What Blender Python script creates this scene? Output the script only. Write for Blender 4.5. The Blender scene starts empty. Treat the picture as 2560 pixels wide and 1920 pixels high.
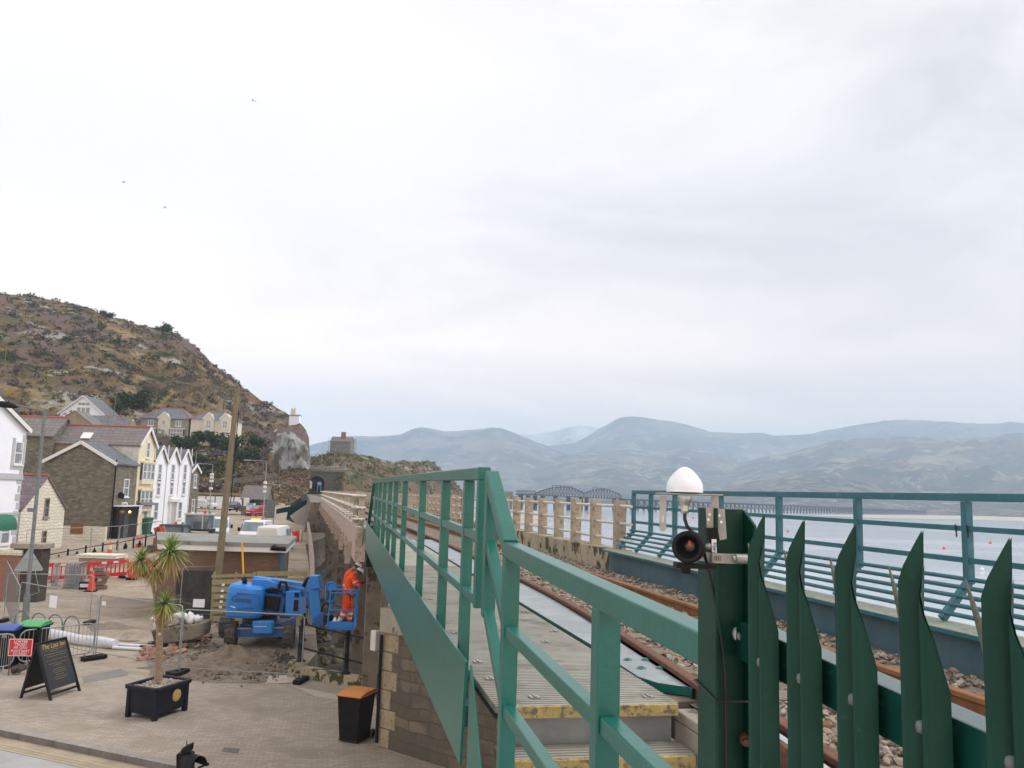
import bpy, bmesh, math, random
from math import sin, cos, atan, atan2, pi, radians, sqrt
from mathutils import Vector, Matrix, noise
random.seed(7)
SC = bpy.context.scene
COL = SC.collection
# ------------------------------------------------------------------ camera
PSI, FPX, HOR, ROLL, EYE = radians(11.15), 2150.0, 284.0, 0.030, 5.5
_p = atan(HOR / FPX)
FW = Vector((sin(PSI)*cos(_p), cos(PSI)*cos(_p), sin(_p)))
_r0 = Vector((cos(PSI), -sin(PSI), 0)); _u0 = _r0.cross(FW)
RV = _r0*cos(ROLL) + _u0*sin(ROLL); UV = _u0*cos(ROLL) - _r0*sin(ROLL)
cam_d = bpy.data.cameras.new('camera'); cam = bpy.data.objects.new('camera', cam_d); COL.objects.link(cam)
cam_d.sensor_width = 36.0; cam_d.lens = FPX/2560*36.0; cam_d.clip_start = 0.05; cam_d.clip_end = 60000
cam.matrix_world = Matrix(((RV.x, UV.x, -FW.x, 0), (RV.y, UV.y, -FW.y, 0), (RV.z, UV.z, -FW.z, EYE), (0, 0, 0, 1)))
SC.camera = cam
# ------------------------------------------------------------------ world, sun, exposure
W_ = bpy.data.worlds.new("World"); SC.world = W_; W_.use_nodes = True
SUN_EL, SUN_AZ = radians(50), radians(95)
HAZE = 2.35e-4
def build_world():
    nt = W_.node_tree; n = nt.nodes; l = nt.links; n.clear()
    out = n.new('ShaderNodeOutputWorld'); bg = n.new('ShaderNodeBackground'); bg.inputs[1].default_value = 0.1015
    sky = n.new('ShaderNodeTexSky'); sky.sky_type = 'NISHITA'; sky.sun_disc = False
    sky.sun_elevation = SUN_EL; sky.sun_rotation = SUN_AZ
    tc = n.new('ShaderNodeTexCoord'); mp = n.new('ShaderNodeMapping'); mp.inputs['Scale'].default_value = (1.2, 1.2, 3.6)
    mp.inputs['Location'].default_value = (0.3, 1.7, 0.2)
    ns = n.new('ShaderNodeTexNoise'); ns.inputs['Scale'].default_value = 1.7; ns.inputs['Detail'].default_value = 7
    ns.inputs['Roughness'].default_value = .55; ns.inputs['Distortion'].default_value = .6
    l.new(tc.outputs['Generated'], mp.inputs[0]); l.new(mp.outputs[0], ns.inputs['Vector'])
    # a darker bank of cloud to the east, low over the estuary
    dp = n.new('ShaderNodeVectorMath'); dp.operation = 'DOT_PRODUCT'; dp.inputs[1].default_value = (0.80, 0.55, -0.55)
    l.new(tc.outputs['Generated'], dp.inputs[0])
    m1 = n.new('ShaderNodeMath'); m1.operation = 'MULTIPLY_ADD'; m1.inputs[1].default_value = .78; m1.inputs[2].default_value = -.36
    l.new(dp.outputs['Value'], m1.inputs[0])
    m2 = n.new('ShaderNodeMath'); m2.operation = 'ADD'; l.new(ns.outputs['Fac'], m2.inputs[0]); l.new(m1.outputs[0], m2.inputs[1])
    cr = n.new('ShaderNodeValToRGB'); e = cr.color_ramp.elements
    e[0].position = .36; e[0].color = (.94, .885, .86, 1); e[1].position = .80; e[1].color = (.62, .60, .605, 1)
    x = e.new(.52); x.color = (.885, .835, .81, 1)
    l.new(m2.outputs[0], cr.inputs[0])
    sc = n.new('ShaderNodeVectorMath'); sc.operation = 'SCALE'; sc.inputs['Scale'].default_value = 10.0
    # cloud is thinner and brighter towards the horizon
    sp = n.new('ShaderNodeSeparateXYZ'); l.new(tc.outputs['Generated'], sp.inputs[0])
    hr = n.new('ShaderNodeMapRange'); hr.inputs[1].default_value = .0; hr.inputs[2].default_value = .36; hr.inputs[3].default_value = 1; hr.inputs[4].default_value = 0; hr.interpolation_type = 'SMOOTHSTEP'
    l.new(sp.outputs[2], hr.inputs[0])
    ml = n.new('ShaderNodeMixRGB'); ml.blend_type = 'MULTIPLY'; ml.inputs[2].default_value = (1.75, 1.45, 1.22, 1); l.new(hr.outputs[0], ml.inputs[0]); l.new(cr.outputs[0], ml.inputs[1])
    l.new(ml.outputs[0], sc.inputs[0])
    mx = n.new('ShaderNodeMixRGB'); mx.inputs[0].default_value = .96
    l.new(sky.outputs[0], mx.inputs[1]); l.new(sc.outputs[0], mx.inputs[2])
    l.new(mx.outputs[0], bg.inputs[0]); l.new(bg.outputs[0], out.inputs[0])
build_world()
sun_d = bpy.data.lights.new('sun', 'SUN'); sun_d.energy = 1.5; sun_d.angle = radians(25); sun_d.color = (1, .985, .965)
sun = bpy.data.objects.new('sun', sun_d); COL.objects.link(sun)
sun.rotation_euler = (pi/2 - SUN_EL, 0, pi - SUN_AZ)
SC.view_settings.view_transform = 'Standard'; SC.view_settings.look = 'None'; SC.view_settings.exposure = 0.31
SC.view_settings.gamma = 1.0; SC.view_settings.use_curve_mapping = False
SC.render.engine = 'CYCLES'; SC.cycles.use_denoising = True; SC.cycles.max_bounces = 6; SC.cycles.diffuse_bounces = 3
SC.cycles.glossy_bounces = 3; SC.cycles.transparent_max_bounces = 12; SC.cycles.volume_bounces = 2
SC.cycles.caustics_reflective = False; SC.cycles.caustics_refractive = False

# ------------------------------------------------------------------ placing: a pixel of the photograph (2560x1920) and one known quantity give a point
def ray(px, py): return FW + RV*((px-1280)/FPX) - UV*((py-960)/FPX)
def P(px, py, d):
    v = ray(px, py); k = d/(v.x*sin(PSI)+v.y*cos(PSI)); return Vector((v.x*k, v.y*k, EYE+v.z*k))
def G(px, py, z=0.0):
    v = ray(px, py); k = (z-EYE)/v.z; return Vector((v.x*k, v.y*k, z))
def PX(px, py, X):
    v = ray(px, py); k = X/v.x; return Vector((X, v.y*k, EYE+v.z*k))
def Wd(lat, d, z=0.0): return Vector((lat*cos(PSI)+d*sin(PSI), -lat*sin(PSI)+d*cos(PSI), z))
def lat_d(p): return (p[0]*cos(PSI)-p[1]*sin(PSI), p[0]*sin(PSI)+p[1]*cos(PSI))
def lerp(x, pts):
    if x <= pts[0][0]: return pts[0][1]
    for (a, b), (c, d) in zip(pts, pts[1:]):
        if x <= c: return b+(d-b)*(x-a)/(c-a)
    return pts[-1][1]
ZG = [(0, 0), (45, 0), (60, .85), (72, 1.15), (90, 1.35), (150, 1.95), (175, 3), (400, 6)]
def zg(d): return lerp(d, ZG)
def GG(px, py):
    z = 0.0
    for _ in range(30):
        q = G(px, py, z); z = .5*z+.5*zg(lat_d(q)[1])
    return G(px, py, z)
# ------------------------------------------------------------------ mesh builder
class B:
    def __init__(s): s.v = []; s.f = []; s.mi = []; s.sm = []; s.m = 0
    def add(s, vs, fs, smooth=False):
        o = len(s.v); s.v += [Vector(v) for v in vs]
        for f in fs: s.f.append([i+o for i in f]); s.mi.append(s.m); s.sm.append(smooth)
        return s
    def bx(s, x0, x1, y0, y1, z0, z1, M=None):
        vs = [Vector((x, y, z)) for z in (z0, z1) for x, y in ((x0, y0), (x1, y0), (x1, y1), (x0, y1))]
        if M is not None: vs = [M @ v for v in vs]
        return s.add(vs, [(3, 2, 1, 0), (4, 5, 6, 7), (0, 1, 5, 4), (1, 2, 6, 5), (2, 3, 7, 6), (3, 0, 4, 7)])
    def bc(s, c, sx, sy, sz, rz=0, rx=0, ry=0):
        M = Matrix.Translation(Vector(c)) @ Matrix.Rotation(rz, 4, 'Z') @ Matrix.Rotation(ry, 4, 'Y') @ Matrix.Rotation(rx, 4, 'X')
        return s.bx(-sx/2, sx/2, -sy/2, sy/2, -sz/2, sz/2, M)
    def bar(s, p, q, w, h, up=(0, 0, 1)):
        p = Vector(p); q = Vector(q); t = (q-p).normalized(); u = Vector(up)
        if abs(t.dot(u)) > .97: u = Vector((0, 1, 0))
        a = t.cross(u).normalized()*w/2; b = a.cross(t).normalized()*h/2
        vs = [p-a-b, p+a-b, p+a+b, p-a+b, q-a-b, q+a-b, q+a+b, q-a+b]
        return s.add(vs, [(0, 1, 2, 3), (7, 6, 5, 4), (0, 4, 5, 1), (1, 5, 6, 2), (2, 6, 7, 3), (3, 7, 4, 0)])
    def tube(s, pts, r, n=8, caps=True):
        pts = [Vector(p) for p in pts]; rs = r if isinstance(r, (list, tuple)) else [r]*len(pts)
        rings = []; a = None
        for i, p in enumerate(pts):
            t = (pts[min(i+1, len(pts)-1)]-pts[max(i-1, 0)]).normalized()
            if a is None: a = t.orthogonal().normalized()
            a = (a - t*a.dot(t)).normalized(); b = t.cross(a)
            rings.append([p+(a*cos(2*pi*k/n)+b*sin(2*pi*k/n))*rs[i] for k in range(n)])
        vs = [v for R in rings for v in R]; fs = []
        for i in range(len(pts)-1):
            for k in range(n):
                fs.append((i*n+k, i*n+(k+1) % n, (i+1)*n+(k+1) % n, (i+1)*n+k))
        s.add(vs, fs, n > 5)
        if caps: s.add(rings[0], [tuple(reversed(range(n)))]); s.add(rings[-1], [tuple(range(n))])
        return s
    def prism(s, poly, d):
        n = len(poly); d = Vector(d); A = [Vector(p) for p in poly]
        return s.add(A+[p+d for p in A], [tuple(reversed(range(n))), tuple(range(n, 2*n))]+[(i, (i+1) % n, n+(i+1) % n, n+i) for i in range(n)])
    def lathe(s, prof, n=20, M=None, smooth=True):
        vs = [Vector((r*cos(2*pi*k/n), r*sin(2*pi*k/n), z)) for r, z in prof for k in range(n)]
        if M is not None: vs = [M @ v for v in vs]
        return s.add(vs, [(i*n+k, i*n+(k+1) % n, (i+1)*n+(k+1) % n, (i+1)*n+k) for i in range(len(prof)-1) for k in range(n)], smooth)
    def cyl(s, p, q, r, n=14): return s.tube([p, q], r, n)
    def quad(s, a, b, c, d): return s.add([a, b, c, d], [(0, 1, 2, 3)])
    def build(s, name, mats, parent=None, w=False, bev=0, **props):
        me = bpy.data.meshes.new(name)
        vs = s.v
        if w and parent is not None:
            r = parent
            while r.parent: r = r.parent
            T = (Matrix.Translation(r.location) @ r.rotation_euler.to_matrix().to_4x4()).inverted(); vs = [T @ v for v in vs]
        me.from_pydata([tuple(v) for v in vs], [], s.f)
        for m in (mats if isinstance(mats, (list, tuple)) else [mats]): me.materials.append(m)
        me.polygons.foreach_set('material_index', s.mi); me.polygons.foreach_set('use_smooth', s.sm)
        me.update()
        o = bpy.data.objects.new(name, me); COL.objects.link(o)
        if parent is not None: o.parent = parent
        if bev:
            md = o.modifiers.new('bevel', 'BEVEL'); md.width = bev; md.segments = 2; md.limit_method = 'ANGLE'
        for k, v in props.items(): o[k] = v
        return o
def thing(name, label, cat, loc=(0, 0, 0), rz=0.0, group=None):
    o = bpy.data.objects.new(name, None); COL.objects.link(o); o.location = loc; o.rotation_euler = (0, 0, rz)
    o['label'] = label; o['category'] = cat
    if group: o['group'] = group
    return o
def tag(o, label, cat, group=None):
    o['label'] = label; o['category'] = cat
    if group: o['group'] = group
    return o
def struct(o): o['kind'] = 'structure'; return o
def dup(root, loc, rz, label, group=None):
    r = root.copy(); COL.objects.link(r); r.location = loc; r.rotation_euler = (0, 0, rz); r['label'] = label
    if group: r['group'] = group
    for ch in list(root.children):
        c = ch.copy(); COL.objects.link(c); c.parent = r
        for g in list(ch.children):
            e = g.copy(); COL.objects.link(e); e.parent = c
    return r
def text_mesh(name, body, size, m, parent, loc, rot, shear=0.0, align='CENTER', depth=.002):
    cu = bpy.data.curves.new(name, 'FONT'); cu.body = body; cu.size = size; cu.shear = shear; cu.align_x = align; cu.align_y = 'CENTER'; cu.extrude = depth
    o = bpy.data.objects.new(name, cu); COL.objects.link(o)
    me = bpy.data.meshes.new_from_object(o.evaluated_get(bpy.context.evaluated_depsgraph_get())); bpy.data.objects.remove(o)
    o = bpy.data.objects.new(name, me); COL.objects.link(o); me.materials.clear(); me.materials.append(m)
    o.parent = parent; o.matrix_local = Matrix.Translation(Vector(loc)) @ rot.to_4x4()
    return o
# ------------------------------------------------------------------ materials
def M(name, c1, c2=None, scale=4.0, rough=.6, metal=0.0, bump=0.0, bscale=None, lo=.35, hi=.65, detail=6.0, c3=None, scale3=None, lo3=.55, hi3=.62, stretch=None, spec=.5, dist=.01):
    m = bpy.data.materials.new(name); m.use_nodes = True; nt = m.node_tree; n = nt.nodes; l = nt.links
    b = n['Principled BSDF']; b.inputs['Roughness'].default_value = rough; b.inputs['Metallic'].default_value = metal
    b.inputs['Specular IOR Level'].default_value = spec; b.inputs['Base Color'].default_value = (*c1, 1)
    tc = n.new('ShaderNodeTexCoord'); vec = tc.outputs['Object']
    if stretch:
        mp = n.new('ShaderNodeMapping'); mp.inputs['Scale'].default_value = stretch; l.new(vec, mp.inputs[0]); vec = mp.outputs[0]
    col = None
    if c2 is not None:
        ns = n.new('ShaderNodeTexNoise'); ns.inputs['Scale'].default_value = scale; ns.inputs['Detail'].default_value = detail; ns.inputs['Roughness'].default_value = .62
        l.new(vec, ns.inputs['Vector'])
        cr = n.new('ShaderNodeValToRGB'); cr.color_ramp.elements[0].position = lo; cr.color_ramp.elements[1].position = hi
        cr.color_ramp.elements[0].color = (*c1, 1); cr.color_ramp.elements[1].color = (*c2, 1)
        l.new(ns.outputs['Fac'], cr.inputs[0]); col = cr.outputs[0]
        if c3 is not None:
            n3 = n.new('ShaderNodeTexNoise'); n3.inputs['Scale'].default_value = scale3 or scale*2.7; n3.inputs['Detail'].default_value = 5; n3.inputs['Roughness'].default_value = .65
            l.new(vec, n3.inputs['Vector'])
            r3 = n.new('ShaderNodeMapRange'); r3.inputs[1].default_value = lo3; r3.inputs[2].default_value = hi3; l.new(n3.outputs['Fac'], r3.inputs[0])
            mx = n.new('ShaderNodeMixRGB'); mx.inputs[2].default_value = (*c3, 1); l.new(r3.outputs[0], mx.inputs[0]); l.new(col, mx.inputs[1]); col = mx.outputs[0]
        l.new(col, b.inputs['Base Color'])
    if bump:
        nb = n.new('ShaderNodeTexNoise'); nb.inputs['Scale'].default_value = bscale or scale*3; nb.inputs['Detail'].default_value = 5
        l.new(vec, nb.inputs['Vector'])
        bm = n.new('ShaderNodeBump'); bm.inputs['Strength'].default_value = bump; bm.inputs['Distance'].default_value = dist
        l.new(nb.outputs['Fac'], bm.inputs['Height']); l.new(bm.outputs[0], b.inputs['Normal'])
    return m
def MBRICK(name, c1, c2, mortar, bw, bh, ms=.02, rough=.8, bump=.5, plane='wall', c3=None, dist=.02, distort=0.0, scale3=1.5, lo3=.5, hi3=.65):
    m = bpy.data.materials.new(name); m.use_nodes = True; nt = m.node_tree; n = nt.nodes; l = nt.links
    b = n['Principled BSDF']; b.inputs['Roughness'].default_value = rough; b.inputs['Specular IOR Level'].default_value = .3
    tc = n.new('ShaderNodeTexCoord'); sp = n.new('ShaderNodeSeparateXYZ'); l.new(tc.outputs['Object'], sp.inputs[0]); cb = n.new('ShaderNodeCombineXYZ')
    if plane == 'wall':
        ad = n.new('ShaderNodeMath'); ad.operation = 'ADD'; l.new(sp.outputs[0], ad.inputs[0]); l.new(sp.outputs[1], ad.inputs[1])
        l.new(ad.outputs[0], cb.inputs[0]); l.new(sp.outputs[2], cb.inputs[1])
    else: l.new(sp.outputs[0], cb.inputs[0]); l.new(sp.outputs[1], cb.inputs[1])
    vec = cb.outputs[0]
    if distort:
        nd = n.new('ShaderNodeTexNoise'); nd.inputs['Scale'].default_value = 1.2/bh*.3; nd.inputs['Detail'].default_value = 3; l.new(tc.outputs['Object'], nd.inputs['Vector'])
        sb = n.new('ShaderNodeVectorMath'); sb.operation = 'SUBTRACT'; sb.inputs[1].default_value = (.5, .5, .5); l.new(nd.outputs['Color'], sb.inputs[0])
        sc = n.new('ShaderNodeVectorMath'); sc.operation = 'SCALE'; sc.inputs['Scale'].default_value = distort; l.new(sb.outputs[0], sc.inputs[0])
        av = n.new('ShaderNodeVectorMath'); l.new(vec, av.inputs[0]); l.new(sc.outputs[0], av.inputs[1]); vec = av.outputs[0]
    br = n.new('ShaderNodeTexBrick'); br.inputs['Scale'].default_value = 1; br.inputs['Brick Width'].default_value = bw; br.inputs['Row Height'].default_value = bh
    br.inputs['Mortar Size'].default_value = ms; br.inputs['Mortar Smooth'].default_value = .3; br.inputs['Bias'].default_value = 0
    br.inputs['Color1'].default_value = (*c1, 1); br.inputs['Color2'].default_value = (*c2, 1); br.inputs['Mortar'].default_value = (*mortar, 1)
    l.new(vec, br.inputs['Vector']); col = br.outputs['Color']
    ns = n.new('ShaderNodeTexNoise'); ns.inputs['Scale'].default_value = scale3; ns.inputs['Detail'].default_value = 6; l.new(tc.outputs['Object'], ns.inputs['Vector'])
    if c3 is not None:
        r3 = n.new('ShaderNodeMapRange'); r3.inputs[1].default_value = lo3; r3.inputs[2].default_value = hi3; r3.inputs[4].default_value = .85; l.new(ns.outputs['Fac'], r3.inputs[0])
        mx = n.new('ShaderNodeMixRGB'); mx.inputs[2].default_value = (*c3, 1); l.new(r3.outputs[0], mx.inputs[0]); l.new(col, mx.inputs[1]); col = mx.outputs[0]
    l.new(col, b.inputs['Base Color'])
    if bump:
        iv = n.new('ShaderNodeMath'); iv.operation = 'MULTIPLY_ADD'; iv.inputs[1].default_value = -1; l.new(br.outputs['Fac'], iv.inputs[0]); l.new(ns.outputs['Fac'], iv.inputs[2])
        bm = n.new('ShaderNodeBump'); bm.inputs['Strength'].default_value = bump; bm.inputs['Distance'].default_value = dist
        l.new(iv.outputs[0], bm.inputs['Height']); l.new(bm.outputs[0], b.inputs['Normal'])
    return m
def MLEAF(name, cols, rough=.7):
    """per-face colour from a few real leaf colours, picked by a noise over the position"""
    m = bpy.data.materials.new(name); m.use_nodes = True; nt = m.node_tree; n = nt.nodes; l = nt.links
    b = n['Principled BSDF']; b.inputs['Roughness'].default_value = rough; b.inputs['Specular IOR Level'].default_value = .2
    g = n.new('ShaderNodeNewGeometry'); cr = n.new('ShaderNodeValToRGB'); e = cr.color_ramp.elements
    for i, c in enumerate(cols):
        x = e[i] if i < 2 else e.new(1.0)
        x.position = i/(len(cols)-1); x.color = (*c, 1)
    l.new(g.outputs['Random Per Island'], cr.inputs[0]); l.new(cr.outputs[0], b.inputs['Base Color'])
    return m
def MMESH(name, col, alpha_c=.30, pitch=None):
    m = bpy.data.materials.new(name); m.use_nodes = True; b = m.node_tree.nodes['Principled BSDF']
    b.inputs['Base Color'].default_value = (*col, 1); b.inputs['Metallic'].default_value = .3; b.inputs['Roughness'].default_value = .5
    return m
GREEN = M('green_paint', (.006, .108, .084), (.010, .136, .108), 3, rough=.30, spec=.5, c3=(.09, .23, .18), scale3=70, lo3=.66, hi3=.76, bump=.12, bscale=55)
GREEND = M('dark_green_paint', (.003, .036, .023), (.006, .050, .034), 6, rough=.5, spec=.25, c3=(.03, .085, .06), scale3=40, lo3=.66, hi3=.8, bump=.08, bscale=90)
BLUEG = M('blue_green_paint', (.022, .115, .155), (.034, .145, .185), 3, rough=.42, spec=.4, c3=(.12, .25, .26), scale3=9, lo3=.6, hi3=.8)
BLUEDK = M('girder_paint', (.042, .098, .130), (.075, .15, .185), 2.5, rough=.55, c3=(.07, .12, .11), scale3=7, lo3=.55, hi3=.8, stretch=(1, 1, .4))
LICHEN = M('weathered_flange', (.22, .27, .24), (.36, .36, .29), 5, rough=.8, c3=(.16, .24, .2), scale3=12)
GRP = M('grey_grating', (.29, .28, .245), (.37, .36, .315), 2, rough=.8, c3=(.18, .175, .14), scale3=3.5, lo3=.5, hi3=.7)
PLATE = M('grey_plate', (.24, .27, .29), (.32, .35, .37), 2.5, rough=.55, c3=(.23, .26, .265), scale3=6, spec=.5)
YELLOW = M('yellow_nosing', (.34, .25, .085), (.46, .36, .16), 12, rough=.85, c3=(.13, .11, .08), scale3=26, lo3=.48, hi3=.6)
GALV = M('galvanised', (.25, .275, .285), (.34, .36, .37), 6, rough=.5, metal=.35)
GALVD = M('galvanised_dull', (.12, .14, .145), (.19, .21, .215), 9, rough=.6, metal=.25)
STEEL = M('stainless', (.27, .26, .245), (.36, .345, .325), 20, rough=.36, metal=.45)
GREENG = M('glossy_green_paint', (.004, .05, .036), (.008, .065, .048), 6, rough=.16, spec=.8, c3=(.03, .085, .06), scale3=40, lo3=.66, hi3=.8)
CONCT = M('tan_concrete', (.33, .28, .215), (.42, .36, .28), 5, rough=.92, c3=(.20, .165, .12), scale3=12, bump=.5, bscale=40)
RUST = M('rusty_rail', (.115, .055, .034), (.18, .082, .046), 14, rough=.85, c3=(.09, .05, .035), scale3=25)
ORUST = M('orange_rust', (.28, .12, .038), (.17, .08, .036), 8, rough=.8)
SHINE = M('rail_head', (.75, .75, .76), (.6, .6, .62), 20, rough=.25, metal=.9)
TIMBER = M('old_timber', (.16, .125, .09), (.24, .20, .15), 6, rough=.9, stretch=(1, 8, 8), bump=.4)
STONEB = MLEAF('ballast_stone', [(.20, .175, .15), (.33, .29, .25), (.27, .215, .17), (.42, .38, .33), (.25, .15, .10)], .9)
BALLAST = M('ballast_bed', (.12, .10, .085), (.27, .235, .20), 28, rough=.95, c3=(.2, .12, .08), scale3=1.2, bump=1, bscale=30, dist=.03)
CONC = M('concrete', (.27, .24, .20), (.38, .34, .29), 2, rough=.9, c3=(.15, .13, .10), scale3=4, bump=.4, bscale=30)
CONCM = M('mossy_concrete', (.34, .29, .20), (.44, .38, .28), 2.5, rough=.92, c3=(.055, .06, .025), scale3=2.6, lo3=.5, hi3=.56, bump=.4, bscale=25)
CONCP = M('pinkish_concrete', (.37, .29, .235), (.46, .37, .31), 5, rough=.92, c3=(.22, .17, .13), scale3=14, bump=.5, bscale=50)
CONCD = M('stained_concrete', (.145, .125, .10), (.24, .205, .16), 1.5, rough=.92, c3=(.07, .065, .05), scale3=2.5, bump=.4, bscale=12)
PIPEW = M('white_pipe', (.66, .65, .63), (.5, .47, .44), 9, rough=.5)
BLACK = M('black_paint', (.006, .007, .010), (.011, .012, .016), 5, rough=.55, spec=.25)
BLACKP = M('black_plastic', (.006, .006, .007), (.011, .011, .012), 8, rough=.6, spec=.22)
RUBBER = M('rubber', (.05, .047, .042), (.10, .09, .075), 7, rough=.9, bump=.3, bscale=30)
WHITEP = M('white_plastic', (.75, .78, .82), (.79, .81, .84), 3, rough=.4)
WHITEW = M('white_render', (.80, .845, .92), (.86, .89, .945), 1, rough=.85)
CREAM = M('cream_render', (.68, .62, .44), (.76, .70, .52), 1.2, rough=.85)
CREAM2 = M('pale_cream_render', (.62, .59, .48), (.70, .66, .55), 1.2, rough=.85)
GREYR = M('grey_render', (.24, .23, .205), (.30, .285, .25), 1.5, rough=.9)
BROWNR = M('brown_render', (.24, .19, .13), (.30, .25, .18), 1.5, rough=.9)
TRIM = M('white_trim', (.78, .78, .78), (.72, .72, .72), 6, rough=.5)
GLASS = M('window_glass', (.16, .19, .22), (.30, .34, .38), .9, rough=.12, spec=.7)
GLASSD = M('dark_glass', (.03, .04, .05), (.08, .10, .12), 1.5, rough=.1, spec=.7)
SLATE = MBRICK('grey_slate', (.13, .145, .165), (.17, .185, .205), (.075, .08, .09), .5, .28, .02, .6, .3, c3=(.10, .11, .12))
SLATEP = MBRICK('purple_slate', (.175, .135, .15), (.225, .175, .185), (.09, .075, .08), .5, .28, .02, .65, .3, c3=(.15, .13, .13))
SLATEO = MBRICK('old_slate', (.17, .165, .16), (.225, .21, .20), (.09, .085, .08), .5, .28, .02, .7, .3, c3=(.185, .15, .15), scale3=.8)
REDT = M('red_ridge_tile', (.30, .085, .055), (.37, .13, .085), 5, rough=.8)
STONEW = MBRICK('rubble_stone', (.125, .118, .092), (.27, .245, .19), (.20, .185, .15), .40, .15, .022, .9, .8, c3=(.125, .12, .085), distort=.42, scale3=1.6, lo3=.52, hi3=.7, dist=.05)
STONEL = MBRICK('limewashed_stone', (.72, .68, .58), (.78, .75, .66), (.58, .54, .45), .5, .22, .03, .9, .8, c3=(.66, .62, .52), distort=.3, dist=.05)
MASON = MBRICK('abutment_masonry', (.10, .088, .070), (.20, .165, .125), (.115, .10, .078), .62, .25, .016, .9, .8, c3=(.105, .095, .08), distort=.30, scale3=2.2, dist=.06, lo3=.44, hi3=.58)
BRICKR = MBRICK('red_brick', (.26, .10, .07), (.33, .14, .09), (.26, .22, .18), .23, .075, .01, .85, .4)
BRICKB = MBRICK('brown_brick', (.185, .115, .08), (.235, .15, .105), (.17, .12, .09), .23, .075, .01, .9, .3, c3=(.15, .105, .08), scale3=.9)
WOODP = M('pallet_wood', (.27, .24, .125), (.36, .32, .18), 5, rough=.9, c3=(.16, .14, .08), stretch=(1, 6, 6), bump=.3)
POLEW = M('pole_wood', (.16, .13, .085), (.23, .195, .13), 6, rough=.9, stretch=(3, 3, .4), c3=(.12, .09, .05), bump=.3)
BLUEL = M('lift_blue', (.018, .19, .58), (.022, .215, .63), 3, rough=.4, c3=(.05, .20, .5), scale3=9, lo3=.66, hi3=.8)
BLUELD = M('lift_blue_dark', (.012, .085, .27), (.016, .10, .31), 3, rough=.45)
ORANGE = M('hi_vis', (.90, .105, .012), (.82, .085, .010), 9, rough=.85, bump=.5, bscale=14)
REFL = M('reflective_tape', (.72, .70, .62), (.62, .6, .54), 10, rough=.5)
SKIN = M('skin', (.42, .22, .15), (.36, .18, .12), 20, rough=.6)
RED = M('red_plastic', (.62, .03, .03), (.54, .025, .025), 3, rough=.45)
REDO = M('cone_red', (.80, .07, .03), (.70, .06, .03), 5, rough=.5)
GREENP = M('bin_green', (.07, .36, .13), (.06, .30, .11), 5, rough=.5)
BLUEP = M('bin_blue', (.03, .08, .34), (.03, .07, .28), 5, rough=.5)
ORANGEP = M('orange_lid', (.62, .23, .05), (.55, .19, .04), 6, rough=.55)
GOLD = M('gold_lettering', (.50, .36, .10), (.42, .29, .07), 30, rough=.5)
# ================================================================== SETTING
def nz(x, y, z=0.0, o=5): return noise.fractal(Vector((x, y, z)), .9, 2.1, o)
def grid_obj(name, rows, mats, mi=None, smooth=True):
    b = B(); nc = len(rows[0]); vs = [p for r in rows for p in r]; o = B(); o.v = vs
    for i in range(len(rows)-1):
        for k in range(nc-1):
            o.f.append([i*nc+k, i*nc+k+1, (i+1)*nc+k+1, (i+1)*nc+k]); o.mi.append(mi(i, k) if mi else 0); o.sm.append(smooth)
    return struct(o.build(name, mats))
DIRT = M('site_dirt', (.29, .235, .175), (.40, .345, .275), .35, rough=.95, c3=(.235, .175, .125), scale3=.9, lo3=.5, hi3=.68, bump=.5, bscale=9, dist=.03)
PAVE = M('pavement_tarmac', (.33, .29, .247), (.43, .385, .335), .8, rough=.92, c3=(.46, .41, .355), scale3=9, lo3=.56, hi3=.72, bump=.3, bscale=40)
PAVER = MBRICK('block_paving', (.335, .28, .23), (.42, .365, .31), (.295, .245, .20), .22, .11, .010, .92, .6, plane='flat', c3=(.27, .235, .17), scale3=.8, lo3=.5, hi3=.7)
ROADM = M('road_asphalt', (.32, .325, .325), (.40, .40, .395), .5, rough=.9, c3=(.26, .265, .27), scale3=1.6, lo3=.5, hi3=.75, bump=.25, bscale=60)
ROADS = M('road_sand_edge', (.30, .245, .175), (.39, .325, .24), 2, rough=.95)
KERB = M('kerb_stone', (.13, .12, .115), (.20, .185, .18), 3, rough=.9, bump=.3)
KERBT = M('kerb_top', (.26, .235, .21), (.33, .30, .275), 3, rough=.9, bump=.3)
YLINE = M('yellow_line_paint', (.46, .37, .22), (.36, .30, .21), 9, rough=.8)
SAND = M('beach_sand', (.40, .36, .30), (.50, .46, .40), .05, rough=.9, c3=(.27, .25, .22), scale3=.2)
ROCKB = M('gully_bed', (.055, .05, .038), (.12, .105, .08), 1.2, rough=.9, c3=(.07, .075, .04), scale3=3, bump=.8, bscale=5, dist=.1)
WATER = M('estuary_water', (.40, .45, .49), (.60, .635, .665), .03, rough=.14, bump=.25, bscale=.55, lo=.42, hi=.58, c3=(.36, .41, .45), scale3=.12, lo3=.54, hi3=.62, stretch=(.25, 1.0, 1), dist=.06)
# water and far seabed: one sheet to the horizon
b = B(); b.quad((-2500, -50, -2.05), (6300, -50, -2.05), (6300, 7600, -2.05), (-2500, 7600, -2.05)); struct(b.build('water', WATER))
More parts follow.
